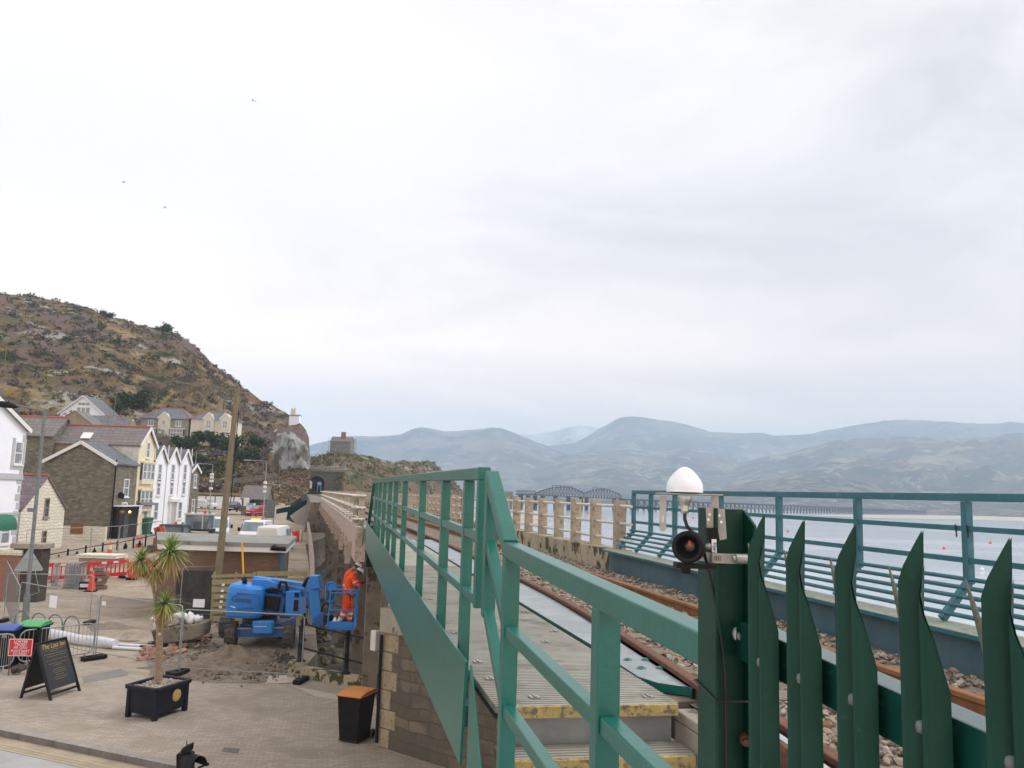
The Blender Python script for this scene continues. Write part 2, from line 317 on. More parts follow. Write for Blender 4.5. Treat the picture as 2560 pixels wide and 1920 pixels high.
# sand bars left dry by the tide
def sand(name, pts, z): 
    b = B(); q = []
    n = len(pts)
    for i in range(n):
        a = Vector(pts[i]); c = Vector(pts[(i+1) % n])
        for k in range(4):
            t = k/4; p = a.lerp(c, t); q.append(G(p.x, p.y, z))
    c = sum(q, Vector())/len(q); c.z = z+.08
    b.add(q+[c], [(i, (i+1) % len(q), len(q)) for i in range(len(q))]); struct(b.build(name, SAND))
sand('sand_bank', [(1275, 1276), (1330, 1277), (1372, 1281), (1345, 1290), (1378, 1304), (1340, 1310), (1150, 1312), (1040, 1300), (1080, 1280)], -1.98)
sand('sand_spit', [(1150, 1318), (1270, 1317), (1330, 1321), (1290, 1331), (1150, 1345), (1050, 1335)], -1.97)
sand('far_sand', [(2010, 1287.5), (2150, 1287), (2300, 1288.5), (2650, 1291), (2700, 1306), (2560, 1304), (2400, 1299), (2200, 1296)], -1.9)
# land: flat by the quay, then rising into the town
KERBL = [(-60, 24.0), (-20, 21.3), (-12.6, 20.9), (-8.6, 19.1), (-4.75, 17.35), (0, 15.1), (6, 12.3)]
A1 = lat_d(GG(742, 1690)); A2 = lat_d(G(936, 1727, 0)); E2 = lat_d(G(790, 1500, .05)); E3 = lat_d(GG(771, 1400)); E4 = lat_d(GG(764, 1362)); E5 = lat_d(GG(752, 1308))
QUAY = [A1, (A1[0]-.25, A1[1]+4), (E2[0]-.2, 45), (lerp(60, [(E2[1], E2[0]), (E3[1], E3[0])]), 60), (lerp(72, [(E3[1], E3[0]), (E4[1], E4[0])]), 72), (E4[0]-1.2, 90), (-25.5, 106), (-30, 118)]
flat = [Wd(x, y, 0) for x, y in KERBL]+[Wd(6, 20, 0), Wd(A2[0]+.9, 20.5, 0), Wd(*A2, 0)]+[Wd(x, y, 0) for x, y in QUAY[:3]]+[Wd(-120, 45, 0)]
b = B(); b.add(flat, [tuple(range(len(flat)))])
q = QUAY[2:]+[(-38, 150), (-45, 175)]
L_ = [Wd(x, y, zg(y)) for x, y in q]; R_ = [Wd(-170, y, zg(y)) for x, y in q]
for i in range(len(q)-1): b.quad(R_[i], L_[i], L_[i+1], R_[i+1])
struct(b.build('ground', DIRT))
b = B()
for (a, c) in zip(QUAY, QUAY[1:]): b.add([Wd(*a, zg(a[1])-.01), Wd(*c, zg(c[1])-.01), Wd(c[0]+.25, c[1], -2.6), Wd(a[0]+.25, a[1], -2.6)], [(0, 1, 2, 3)])
b.add([Wd(*A1, -.01), Wd(*A2, -.01), Wd(*A2, -2.6), Wd(*A1, -2.6)], [(3, 2, 1, 0)])
struct(b.build('quay_wall', CONCD))
# pavement, road with kerb and double yellow line
back = [lat_d(G(*p, 0)) for p in [(-300, 1690), (0, 1672), (250, 1665), (420, 1690), (560, 1700), (735, 1712)]]
kl = [(x, y+.13) for x, y in KERBL]
pv = [Wd(x, y, .006) for x, y in kl]+[Wd(6, 19, .006), Wd(A2[0]+.8, 21, .006)]+[Wd(A2[0]-.1, A2[1]-.35, .006)]+[Wd(*p, .006) for p in reversed(back)]
b = B(); b.add(pv, [tuple(range(len(pv)))]); struct(b.build('pavement', PAVER))
b = B()
for a, c in zip(KERBL, KERBL[1:]):
    n = max(1, int(math.hypot(c[0]-a[0], c[1]-a[1])/.92))
    for k in range(n):
        p0 = Wd(a[0]+(c[0]-a[0])*k/n, a[1]+(c[1]-a[1])*k/n, -.075); p1 = Wd(a[0]+(c[0]-a[0])*(k+1)/n, a[1]+(c[1]-a[1])*(k+1)/n, -.075)
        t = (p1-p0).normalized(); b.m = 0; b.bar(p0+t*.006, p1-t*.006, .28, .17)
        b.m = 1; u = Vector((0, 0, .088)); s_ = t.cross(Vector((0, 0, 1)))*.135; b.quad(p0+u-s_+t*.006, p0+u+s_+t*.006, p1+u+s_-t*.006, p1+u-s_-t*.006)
struct(b.build('kerb', [KERB, KERBT]))
def strip(name, o0, o1, z, m):
    b = B()
    for a, c in zip(KERBL, KERBL[1:]): b.quad(Wd(a[0], a[1]-o1, z), Wd(c[0], c[1]-o1, z), Wd(c[0], c[1]-o0, z), Wd(a[0], a[1]-o0, z))
    return struct(b.build(name, m))
strip('road', .05, 26, -.125, ROADM); strip('road_edge', .05, .75, -.121, ROADS)
strip('road_line', .50, .585, -.117, YLINE); strip('road_line', .78, .865, -.117, YLINE)
# slipway that climbs beside the viaduct, the steps at its foot and the gully bed
SL = [((772, 1388), (809, 1388), 93), ((757, 1345), (804, 1342), 98), ((741, 1312), (799, 1312), 108), ((724, 1290), (793, 1286), 130), ((764, 1262), (788, 1260), 170)]
SLZ = [-1.15, -.2, 1.0, 1.95, 3.7]
b = B(); r = []
for (a, c, d), z in zip(SL, SLZ): r.append((P(a[0], a[1], d), P(c[0], c[1], d)))
for i in range(len(r)-1):
    for k in range(6):
        t0, t1 = k/6, (k+1)/6; b.quad(r[i][0].lerp(r[i+1][0], t0), r[i][1].lerp(r[i+1][1], t0), r[i][1].lerp(r[i+1][1], t1), r[i][0].lerp(r[i+1][0], t1))
struct(b.build('slipway', CONCD))
t_ = thing('steps', 'flight of worn concrete steps at the foot of the slipway', 'steps', r[0][0]); b = B()
for k in range(6):
    a0 = r[0][0]; a1 = r[0][1]; u = Vector((sin(PSI), cos(PSI), 0)); z = a0.z-.17*k-.01
    b.add([v for v in (a0-u*(.42*k), a1-u*(.42*k), a1-u*(.42*(k+1)), a0-u*(.42*(k+1)))][0:4], [(3, 2, 1, 0)])
    for v in b.v[-4:]: v.z = z
    p, q2 = b.v[-1].copy(), b.v[-2].copy(); b.quad(p, q2, q2-Vector((0, 0, .17)), p-Vector((0, 0, .17)))
b.build('tread', CONC, t_, w=True)
rows = []
for i in range(40):
    Y = 20+i*2.6; row = []
    for k in range(14):
        X = -7+k*1.2-(Y-20)*.035; row.append(Vector((X, Y, -1.72+.22*nz(X*.35, Y*.35))))
    rows.append(row)
grid_obj('gully_bed', rows, ROCKB)
# ------------------------------------------------------------------ hills
SKY1 = [(-600, 640), (-300, 690), (-100, 722), (0, 736), (50, 740), (100, 752), (160, 760), (210, 772), (250, 790), (300, 800), (360, 818), (400, 829), (430, 832), (455, 850), (490, 880), (520, 905), (560, 935), (590, 958), (620, 980), (650, 1000), (680, 1012), (700, 1023), (730, 1040), (757, 1060), (772, 1078), (782, 1103), (785, 1130), (786, 1165)]
def hill_ctrl(px):
    sk = lerp(px, SKY1); dr = lerp(px, [(-600, 380), (0, 340), (300, 330), (500, 310), (700, 280), (785, 252)])
    if px < 465: c = [(lerp(px, [(-600, 70), (0, 100), (250, 120), (464, 150)]), None, 2.5)]
    elif px < 610: c = [(152.5, None, 3.2)]
    else: c = [(lerp(px, [(611, 156), (700, 152), (786, 230)]), lerp(px, [(611, 1250), (655, 1262), (690, 1285), (740, 1262), (786, 1230)]), None)]
    if px < 600: c.append((lerp(px, [(-600, 150), (100, 188), (300, 196), (600, 205)]), lerp(px, [(-600, 1010), (0, 1040), (270, 1045), (345, 1100), (590, 1112), (600, 1130)]), None))
    elif px < 690:
        f_ = [(600, 690)]
        for d0, d1, y0_, y1_ in ((207, 236, 1130, 1200), (222, 242, 1112, 1175), (236, 247, 1098, 1090)): c.append((lerp(px, [(600, d0), (690, d1)]), lerp(px, [(600, y0_), (690, y1_)]), None))
    else:
        c.append((236, lerp(px, [(690, 1200), (786, 1190)]), None)); c.append((242, lerp(px, [(690, 1175), (786, 1180)]), None))
        c.append((247, lerp(px, [(690, 1090), (700, 1082), (720, 1086), (750, 1098), (770, 1112), (780, 1128), (786, 1170)]), None))
    c.append((dr, sk, None))
    o = []
    for d, y, z in c: o.append((d, P(px, y, d).z if y is not None else z))
    return o, dr
HCOL = [-600+14*i for i in range(43)]+[2+8*i for i in range(99)]
HROW = 54; hill = []; hmi = {}
hc = [hill_ctrl(px) for px in HCOL]
for r_ in range(HROW+6):
    row = []
    for ci, px in enumerate(HCOL):
        c, dr = hc[ci]; n = len(c)-1
        if r_ <= HROW:
            t = r_/HROW*n; i = min(int(t), n-1); f = t-i; (d0, z0), (d1, z1) = c[i], c[i+1]
            d = d0+(d1-d0)*f; z = z0+(z1-z0)*f
            if i == n-1 and n < 4: z += (z1-z0)*.10*sin(pi*f)
            q = P(px, 1000, d); amp = 1.5*min(1, r_/6)*(1 if r_ < HROW-1 else .5)
            if px > 690: amp *= .7
            z += amp*nz(q.x*.05, q.y*.05, 3)+.5*amp*nz(q.x*.22, q.y*.22, 9)
            hmi[(r_, ci)] = 1 if px > 660 and n == 4 and (px > 688+16*nz(r_*.16, 2.2)+8*nz(r_*.9, 7)) and (i == n-2 and f > .15*abs(nz(px*.09, 3)) or i == n-1 and f < .16*nz(px*.07, 1)+.05 or i == n-3 and f > .75+.4*nz(px*.06, 5)) else 0
            if px >= 640 and n == 4 and i == n-2: d += (3.2*nz(px*.05, z*.12, 2)+1.3*nz(px*.22, z*.10, 5))*min(1, (px-640)/50)*sin(pi*f)**.5
        else:
            k = r_-HROW; d = dr+k*14; z = c[-1][1]-k*k*1.1
            hmi[(r_, ci)] = 0
        q = P(px, 1000, d); row.append(Vector((q.x, q.y, z)))
    hill.append(row)
HILLM = bpy.data.materials.new('hillside'); HILLM.use_nodes = True
def hill_mat(m, tones, rockc):
    nt = m.node_tree; n = nt.nodes; l = nt.links; b = n['Principled BSDF']; b.inputs['Roughness'].default_value = .95; b.inputs['Specular IOR Level'].default_value = .1
    tc = n.new('ShaderNodeTexCoord'); col = None
    for i, (c, s, lo, hi) in enumerate(tones):
        ns = n.new('ShaderNodeTexNoise'); ns.inputs['Scale'].default_value = s; ns.inputs['Detail'].default_value = 8; ns.inputs['Roughness'].default_value = .68
        mp = n.new('ShaderNodeMapping'); mp.inputs['Location'].default_value = (i*31, i*17, 0); l.new(tc.outputs['Object'], mp.inputs[0]); l.new(mp.outputs[0], ns.inputs['Vector'])
        if col is None:
            rgb = n.new('ShaderNodeRGB'); rgb.outputs[0].default_value = (*c, 1); col = rgb.outputs[0]; continue
        mr = n.new('ShaderNodeMapRange'); mr.inputs[1].default_value = lo; mr.inputs[2].default_value = hi; l.new(ns.outputs['Fac'], mr.inputs[0])
        mx = n.new('ShaderNodeMixRGB'); mx.inputs[2].default_value = (*c, 1); l.new(mr.outputs[0], mx.inputs[0]); l.new(col, mx.inputs[1]); col = mx.outputs[0]
    l.new(col, b.inputs['Base Color'])
    nb = n.new('ShaderNodeTexNoise'); nb.inputs['Scale'].default_value = .8; nb.inputs['Detail'].default_value = 9; nb.inputs['Roughness'].default_value = .7; l.new(tc.outputs['Object'], nb.inputs['Vector'])
    bm = n.new('ShaderNodeBump'); bm.inputs['Strength'].default_value = 1; bm.inputs['Distance'].default_value = .9; l.new(nb.outputs['Fac'], bm.inputs['Height']); l.new(bm.outputs[0], b.inputs['Normal'])
hill_mat(HILLM, [((.180, .122, .070), .05, 0, 0), ((.105, .096, .042), .06, .49, .57), ((.150, .108, .096), .035, .47, .55), ((.29, .22, .11), .06, .55, .62), ((.030, .042, .016), .10, .54, .59), ((.26, .15, .02), .13, .60, .645), ((.34, .335, .29), .06, .57, .61), ((.06, .05, .035), .22, .55, .62)], None)
CLIFF = M('cliff_rock', (.22, .225, .225), (.36, .36, .35), .25, rough=.95, c3=(.10, .09, .06), scale3=.28, lo3=.50, hi3=.58, bump=1, bscale=.9, stretch=(1, 1, .35), dist=.8)
grid_obj('hill', hill, [HILLM, CLIFF], lambda i, k: hmi[(i, k)])
def hill_pt(ci_f, r_f):
    ci = max(0, min(len(HCOL)-1.001, ci_f)); r = max(0, min(HROW-.001, r_f)); i, k = int(r), int(ci)
    a = hill[i][k].lerp(hill[i][k+1], ci-k); c = hill[i+1][k].lerp(hill[i+1][k+1], ci-k); return a.lerp(c, r-i)
# headland above the tunnel
SKY2 = [(765, 1150), (785, 1148), (800, 1140), (825, 1136), (850, 1134), (880, 1130), (905, 1138), (940, 1141), (970, 1150), (990, 1157), (1015, 1150), (1040, 1154), (1075, 1151), (1090, 1158), (1105, 1170), (1122, 1186), (1140, 1202), (1160, 1224), (1170, 1234)]
rows = []
for r_ in range(32):
    row = []
    for k in range(82):
        px = 765+5*k; dr = lerp(px, [(765, 318), (850, 315), (1000, 360), (1170, 420)]); db = lerp(px, [(765, 292), (850, 280), (870, 255), (1000, 300), (1170, 400)])
        yb = lerp(px, [(765, 1190), (850, 1190), (858, 1225), (870, 1238), (1170, 1238)]); z0 = P(px, yb, db).z; z1 = P(px, lerp(px, SKY2), dr).z
        if r_ <= 26:
            f = r_/26; d = db+(dr-db)*f; z = z0+(z1-z0)*(f**.75); q = P(px, 1000, d); z += (1.0 if r_ else 0)*(nz(q.x*.08, q.y*.08, 5)+.6*nz(q.x*.3, q.y*.3, 2))*(.5 if r_ > 24 else 1)
        else: d = dr+(r_-26)*10; q = P(px, 1000, d); z = z1-(r_-26)**2*.8
        row.append(Vector((q.x, q.y, max(z, -2.6))))
    rows.append(row)
hill2 = rows
HEADM = bpy.data.materials.new('headland'); HEADM.use_nodes = True
hill_mat(HEADM, [((.17, .125, .08), .05, 0, 0), ((.085, .095, .04), .08, .45, .56), ((.19, .15, .125), .05, .52, .62), ((.27, .16, .03), .14, .60, .66), ((.34, .33, .28), .09, .56, .62), ((.035, .05, .02), .17, .58, .63)], None)
grid_obj('headland', rows, HEADM)
# ------------------------------------------------------------------ mountains across the estuary
def mountain(name, ridge, d_r, d_b, mat, amp, rows_n=26, step=16, z_b=-3, back=None, powr=1.15, drv=None):
    x0, x1 = ridge[0][0], ridge[-1][0]; rows = []; nc = int((x1-x0)/step)+1
    for r_ in range(rows_n+5):
        row = []
        for k in range(nc+1):
            px = x0+(x1-x0)*k/nc; dr = d_r*(1+.06*nz(px*.004, d_r)); db = d_b if not drv else drv(px)
            z1 = P(px, lerp(px, ridge), dr).z
            if r_ <= rows_n:
                f = r_/rows_n; d = db+(dr-db)*f; z = z_b+(z1-z_b)*(f**powr); q = P(px, 1000, d)
                s = 1/d_r; e = sin(pi*f)**.6 if 0 < f < 1 else 0
                g = nz(q.x*s*7, q.y*s*7, 1, 6); z += (z1-z_b)*amp*e*(g+.5*(abs(nz(q.x*s*16, q.y*s*16, 4, 5))*2-.6))+(z1-z_b)*.012*nz(px*.05, r_*.2, 7)*(1 if f else 0)
            else: d = dr*(1+.05*(r_-rows_n)); q = P(px, 1000, d); z = z1*(1-.12*(r_-rows_n))
            row.append(Vector((q.x, q.y, z)))
        rows.append(row)
    grid_obj(name, rows, mat)
def mmat(name, tones, s):
    m = bpy.data.materials.new(name); m.use_nodes = True; hill_mat(m, [(c, sc*s, lo, hi) for c, sc, lo, hi in tones], None)
    m.node_tree.nodes['Bump'].inputs['Distance'].default_value = 30; 
    for nd in m.node_tree.nodes:
        if nd.type == 'TEX_NOISE' and nd.inputs['Scale'].default_value == .8 or (nd.type == 'TEX_NOISE' and abs(nd.inputs['Scale'].default_value-.8) < 1e-4): nd.inputs['Scale'].default_value = .02
    return m
MT_FAR = mmat('far_fell', [((.12, .115, .10), 1, 0, 0), ((.24, .20, .14), 1.5, .45, .56), ((.05, .06, .055), 2.4, .50, .58), ((.34, .33, .29), 7, .56, .64)], .0013)
MT_SNOW = mmat('snowy_fell', [((.45, .46, .48), 1, 0, 0), ((.75, .76, .78), 2, .42, .56), ((.15, .15, .16), 5, .58, .66)], .0012)
MT_MID = mmat('mid_fell', [((.15, .12, .085), 1, 0, 0), ((.045, .05, .035), 1.4, .44, .52), ((.30, .26, .14), 2.0, .53, .59), ((.11, .07, .06), 3, .50, .57), ((.36, .33, .25), 6, .58, .63)], .0026)
MT_NEAR = mmat('near_spur', [((.15, .105, .07), 1, 0, 0), ((.05, .055, .032), 2, .44, .53), ((.27, .19, .10), 3, .52, .6), ((.32, .30, .26), 8, .57, .63)], .006)
mountain('mountain', [(1255, 1110), (1297, 1084), (1330, 1086), (1370, 1081), (1403, 1074), (1435, 1064), (1465, 1064), (1492, 1069), (1540, 1085), (1600, 1100), (1640, 1120)], 6250, 5200, MT_SNOW, .14, z_b=60)
mountain('mountain', [(1330, 1135), (1378, 1114), (1435, 1108), (1465, 1094), (1492, 1076), (1525, 1059), (1541, 1047), (1586, 1040), (1631, 1047), (1679, 1053), (1736, 1067), (1777, 1079), (1842, 1082), (1899, 1081), (1932, 1089), (2021, 1086), (2062, 1076), (2127, 1065), (2208, 1052), (2273, 1049), (2347, 1053), (2452, 1059), (2560, 1056), (2750, 1050), (3100, 1080)], 5200, 3300, MT_FAR, .15)
mountain('mountain', [(640, 1175), (760, 1125), (785, 1112), (825, 1102), (874, 1090), (940, 1091), (1004, 1087), (1022, 1078), (1041, 1069), (1065, 1068), (1090, 1074), (1118, 1079), (1142, 1078), (1190, 1073), (1232, 1069), (1260, 1071), (1297, 1087), (1346, 1106), (1411, 1131), (1500, 1160), (1600, 1195), (1750, 1250)], 4200, 2300, MT_FAR, .13)
mountain('mountain', [(1240, 1195), (1340, 1158), (1411, 1137), (1500, 1129), (1574, 1124), (1640, 1127), (1696, 1122), (1760, 1131), (1818, 1143), (1960, 1190), (2100, 1235)], 3900, 2100, MT_MID, .13)
mountain('mountain', [(1690, 1240), (1800, 1180), (1899, 1143), (1964, 1135), (2021, 1117), (2086, 1100), (2184, 1094), (2265, 1092), (2347, 1096), (2469, 1094), (2560, 1084), (2750, 1070), (3100, 1090)], 3500, 1750, MT_MID, .15)
mountain('mountain', [(1560, 1255), (1700, 1243), (1770, 1236), (1810, 1222), (1850, 1210), (1899, 1200), (1940, 1195), (1980, 1193), (2030, 1195), (2103, 1197), (2150, 1204), (2184, 1213), (2249, 1234), (2320, 1248), (2500, 1262), (2800, 1275)], 2050, 1560, MT_NEAR, .12, step=10)
mountain('shore', [(1180, 1243), (1260, 1238), (1400, 1247), (1600, 1255), (1800, 1262), (2100, 1270), (2300, 1277), (2600, 1280), (2900, 1290)], 1640, 1500, MT_NEAR, .15, rows_n=8, step=12)
# ------------------------------------------------------------------ haze over the estuary
hz = bpy.data.materials.new('haze'); hz.use_nodes = True; n = hz.node_tree.nodes; n.clear()
ho = n.new('ShaderNodeOutputMaterial'); hv = n.new('ShaderNodeVolumePrincipled'); hv.inputs['Color'].default_value = (.63, .81, 1.0, 1); hv.inputs['Density'].default_value = HAZE
hv.inputs['Anisotropy'].default_value = 0.0
hz.node_tree.links.new(hv.outputs[0], ho.inputs['Volume'])
b = B(); b.bx(-2600, 6400, -60, 7700, -6, 668); o = b.build('haze', hz); o['kind'] = 'stuff'

# darker churned ground round the machines
SOILG = M('churned_ground', (.155, .125, .095), (.27, .225, .175), .9, rough=.95, c3=(.12, .095, .07), scale3=2.2, bump=.6, bscale=7, dist=.04)
for nm, pts in (('site_soil', [(372, 1690), (455, 1702), (640, 1708), (700, 1700), (742, 1660), (744, 1610), (735, 1560), (560, 1552), (520, 1570), (500, 1600), (420, 1625), (370, 1640)]), ('site_soil', [(215, 1560), (280, 1555), (390, 1575), (400, 1590), (320, 1605), (235, 1590)])):
    rg = random.Random(4); q = []
    for i in range(len(pts)):
        p, c_ = Vector(pts[i]), Vector(pts[(i+1) % len(pts)])
        for k_ in range(5): v = p.lerp(c_, k_/5); q.append(G(v.x+rg.uniform(-4, 4), v.y+rg.uniform(-2, 2), .013))
    bq = B(); bq.add(q, [tuple(range(len(q)))]); struct(bq.build(nm, SOILG))

for nm, pts, m_, z_ in (('pavement_patch', [(205, 1692), (300, 1672), (322, 1680), (318, 1688), (210, 1708)], M('tarmac_patch', (.17, .165, .16), (.23, .22, .21), 3, rough=.95, bump=.3, bscale=50), .011),
                    ('slab', [(672, 1690), (738, 1686), (738, 1706), (664, 1709)], M('pale_slab', (.44, .37, .32), (.52, .45, .40), 4, rough=.9), .016),
                    ('pavement_patch', [(735, 1716), (800, 1728), (905, 1748), (900, 1756), (790, 1742)], M('pale_channel', (.40, .36, .29), (.46, .42, .35), 4, rough=.9), .011),
                    ('drain_cover', [(560, 1868), (600, 1872), (596, 1883), (554, 1878)], M('drain_iron', (.10, .10, .105), (.16, .16, .16), 9, rough=.8, bump=.6, bscale=60), .011)):
    bq = B(); q = [G(x, y, z_) for x, y in pts]; bq.add(q, [tuple(range(len(q)))])
    if sum((q[i].x*q[(i+1) % len(q)].y-q[(i+1) % len(q)].x*q[i].y) for i in range(len(q))) < 0: bq.f = [list(reversed(f)) for f in bq.f]
    struct(bq.build(nm, m_))
# ================================================================== RAILWAY VIADUCT
def cx(Y): s = max(0, Y-16); s = s*s/(s+6); return -.031*s-2.0e-5*s*s
def ro(Y): return .27-.0075*max(0, 10.7-max(2.2, Y))**2
def zr(Y): return lerp(Y, [(0, 4.5), (25, 4.52), (283, 4.9)])
Ys = [.2+i*1.0 for i in range(24)]+[24+i*4 for i in range(66)]
def sweep(b, prof, ys, dz=0.0, of=None):
    n = len(prof); vs = [Vector((x+cx(Y)+(of(Y) if of else 0), Y, z+zr(Y)-4.5+dz)) for Y in ys for x, z in prof]
    b.add(vs, [(i*n+k, i*n+(k+1) % n, (i+1)*n+(k+1) % n, (i+1)*n+k) for i in range(len(ys)-1) for k in range(n)]+[tuple(range(n)), tuple(reversed(range((len(ys)-1)*n, len(ys)*n)))])
def rail_prof(x, t): return [(x-.07, t-.15), (x-.07, t-.138), (x-.012, t-.12), (x-.012, t-.04), (x-.035, t-.03), (x-.035, t-.004), (x-.028, t), (x+.028, t), (x+.035, t-.004), (x+.035, t-.03), (x+.012, t-.04), (x+.012, t-.12), (x+.07, t-.138), (x+.07, t-.15)]
tr = thing('railway_track', 'single railway track with rusty rails curving away over ballast to the tunnel', 'railway track', (2.77, 6, 4.3))
for x in (2.05, 3.49):
    b = B(); sweep(b, rail_prof(x, 4.5), Ys, of=ro if x < 3 else None); r_ = b.build('rail', RUST if x < 3 else ORUST, tr, w=True)
    b = B(); sweep(b, [(x-.012, 4.5005), (x-.012, 4.502), (x+.024, 4.502), (x+.024, 4.5005)], [Y for Y in Ys if Y < 4.4], of=ro if x < 3 else None); b.build('running_surface', SHINE, r_, w=True)
for x in (2.235,):
    b = B(); sweep(b, rail_prof(x, 4.47), [.2, 1.2, 2.2, 3.2, 4.2, 4.9], of=ro); b.build('guard_rail', RUST, tr, w=True)
for i in range(60):
    Y = 1.2+i*.72; b = B(); b.bx((1.99 if Y < 4.7 else 1.9)+cx(Y), 4.0+cx(Y), Y-.12, Y+.12, 4.2, 4.405); b.build('sleeper', TIMBER, tr, w=True)
# ballast: a rough bed and loose stones
rows = []
for j, Y in enumerate([.2+.35*i for i in range(60)]+[22+i*6 for i in range(44)]):
    rows.append([Vector((max(x, 1.98 if Y < 5 else 1.85)+cx(Y), Y, zr(Y)-.115+.02*nz(x*2, Y*2, 3))) for x in (1.2, 1.6, 1.9, 2.05, 2.3, 2.6, 2.9, 3.2, 3.49, 3.8, 4.1, 4.4)])
grid_obj('ballast_bed', rows, BALLAST)
ico = bmesh.new(); bmesh.ops.create_icosphere(ico, subdivisions=1, radius=1); IV = [v.co.copy() for v in ico.verts]; IF = [[v.index for v in f.verts] for f in ico.faces]; ico.free()
def stone(b, c, s, flat=.6):
    M_ = Matrix.Rotation(random.uniform(0, 6.3), 3, Vector((random.uniform(-1, 1), random.uniform(-1, 1), random.uniform(-1, 1))).normalized())
    S = Vector((random.uniform(.7, 1.3), random.uniform(.6, 1.0), random.uniform(.45, .8)))
    vs = []
    for v in IV:
        u = Vector((v.x*S.x, v.y*S.y, v.z*S.z))*random.uniform(.62, 1.16)*s; u = M_ @ u; u.z *= flat+.2; vs.append(Vector(c)+u)
    b.add(vs, IF)
b = B(); k = 0
while k < 7500:
    Y = .9+18*random.random()**1.6; x = random.uniform(1.95, 4.2)
    if any(abs(x-q) < .055 for q in (2.05+ro(Y), 2.235+ro(Y) if Y < 5 else 9, 3.49)) or x < 2.0+ro(Y): continue
    on_sl = abs(((Y-1.2+.36) % .72)-.36) < .11
    if on_sl and random.random() < .8: continue
    stone(b, (x+cx(Y), Y, zr(Y)-.098+random.uniform(-.012, .02)), random.uniform(.02, .042)); k += 1
o = b.build('ballast_gravel', STONEB); o['kind'] = 'stuff'
# the viaduct itself
vd = thing('viaduct', 'long concrete railway viaduct on trestles curving away to the tunnel', 'viaduct', (2.5, 60, -2.3))
YV = [22.6+i*2 for i in range(36)]
b = B(); sweep(b, [(.92, 4.1), (.92, 4.30), (4.5, 4.30), (4.5, 4.1)], YV); b.build('deck', CONCD, vd, w=True)
b = B(); sweep(b, [(.62, 3.75), (.62, 4.62), (.92, 4.62), (.92, 3.75)], YV); b.build('edge_beam', CONCP, vd, w=True)
b = B(); sweep(b, [(4.3, 3.72), (4.3, 4.71), (4.68, 4.71), (4.68, 3.72)], [13.35+i*.9 for i in range(12)]+YV[2:]); b.build('parapet_wall', CONCM, vd, w=True)
for i in range(12):
    Y = 24.9+i*6.0
    for x in (1.30, 4.3):
        b = B(); b.bx(x+cx(Y)-.2, x+cx(Y)+.2, Y-.2, Y+.2, -2.6, 3.72); b.build('column', CONCD, vd, w=True)
    b = B(); b.bx(1.38+cx(Y), 4.6+cx(Y), Y-.22, Y+.22, 3.2, 3.72); b.build('crossbeam', CONCD, vd, w=True)
    if i < 14:
        for e in (0, 3.0):
            b = B(); b.bx(.46+cx(Y), .62+cx(Y), Y+e-.16, Y+e+.16, 3.55, 4.15); b.build('bracket', CONCP, vd, w=True)
    if i % 2 == 0:
        b = B(); b.bar((.7+cx(Y), Y, -.4), (4.2+cx(Y), Y, 2.9), .2, .2); b.build('brace', CONCD, vd, w=True)
emb = B(); sweep(emb, [(-1.5, -2.6), (-.4, 4.29), (5.2, 4.29), (11, -2.6)], [92+i*6 for i in range(33)]); struct(emb.build('embankment', CONCD))
def fence(name, label, x, y0, pitch, n, ztop, zbot, yend=274):
    t = thing(name, label, 'parapet railing', (x, y0, zbot), group='concrete post railings along the viaduct')
    for i in range(n):
        Y = y0+i*pitch; b = B(); dx = random.uniform(-.012, .012); X = x+cx(Y); z = zr(Y)-4.5
        b.bx(X-.085+dx, X+.085+dx, Y-.075, Y+.075, zbot+z, ztop+z); b.build('post', CONCT, t, w=True)
        if x < 2:
            for f in (.12, .47, .80): b = B(); zz = ztop-(ztop-zbot)*f+z; b.tube([(X-.26, Y-.11, zz), (X+.12, Y-.11, zz)], .03, 6); b.build('cross_pipe', PIPEW, t, w=True)
    y2 = y0+n*pitch
    if y2 < yend-4:
        b = B(); Y = y2
        while Y < yend: X = x+cx(Y); z = zr(Y)-4.5; b.bx(X-.085, X+.085, Y-.075, Y+.075, zbot+z, ztop+z); Y += pitch*1.3
        o = b.build('post', CONCT, t, w=True); o['kind'] = 'stuff'
    for f in (.12, .47, .80):
        z = ztop-(ztop-zbot)*f; ys = [y0-.6]+[y0+i*4 for i in range(1, int((yend-y0)/4))]
        b = B(); b.tube([(x+cx(Y), Y, z+zr(Y)-4.5) for Y in ys], .026, 6); b.build('pipe_rail', PIPEW, t, w=True)
fence('parapet_railing', 'concrete post and white pipe railing along the estuary side of the viaduct', 4.5, 13.5, 1.30, 70, 5.50, 4.71)
fence('parapet_railing', 'concrete post and white pipe railing along the town side of the viaduct', .77, 23.6, 2.6, 27, 5.52, 4.62, 93)
# tunnel portal under the road
pc = P(791, 1226, 279); tp = thing('tunnel_portal', 'dark arched tunnel mouth in a stone wall below the road', 'tunnel', pc, -PSI+.12)
s_ = 279/2150; a_ = 19*s_; hgt = 40*s_; b = B(); n = 16
arc = [(-a_, 0)]+[(a_*cos(pi-pi*i/n), (40-19)*s_+a_*.95*sin(pi*i/n)) for i in range(n+1)]+[(a_, 0)]
out = [(-26*s_, 0)]+[(x*1.25-1*s_ if i not in (0,) else -26*s_, z) for i, (x, z) in enumerate(arc)][1:-1]+[(62*s_, 0)]
W0, W1, TZ = -27*s_, 64*s_, 51*s_
outl = [(W0, 0), (W0, 21*s_)]+[(W0+(W1-W0)*i/(n-2), TZ) for i in range(n-1)]+[(W1, 21*s_), (W1, 0)]
outl = outl[:len(arc)] if len(outl) >= len(arc) else outl+[outl[-1]]*(len(arc)-len(outl))
vs = [Vector((x, 0, z-.5)) for x, z in arc]+[Vector((x, 0, z-.5)) for x, z in outl]; m_ = len(arc)
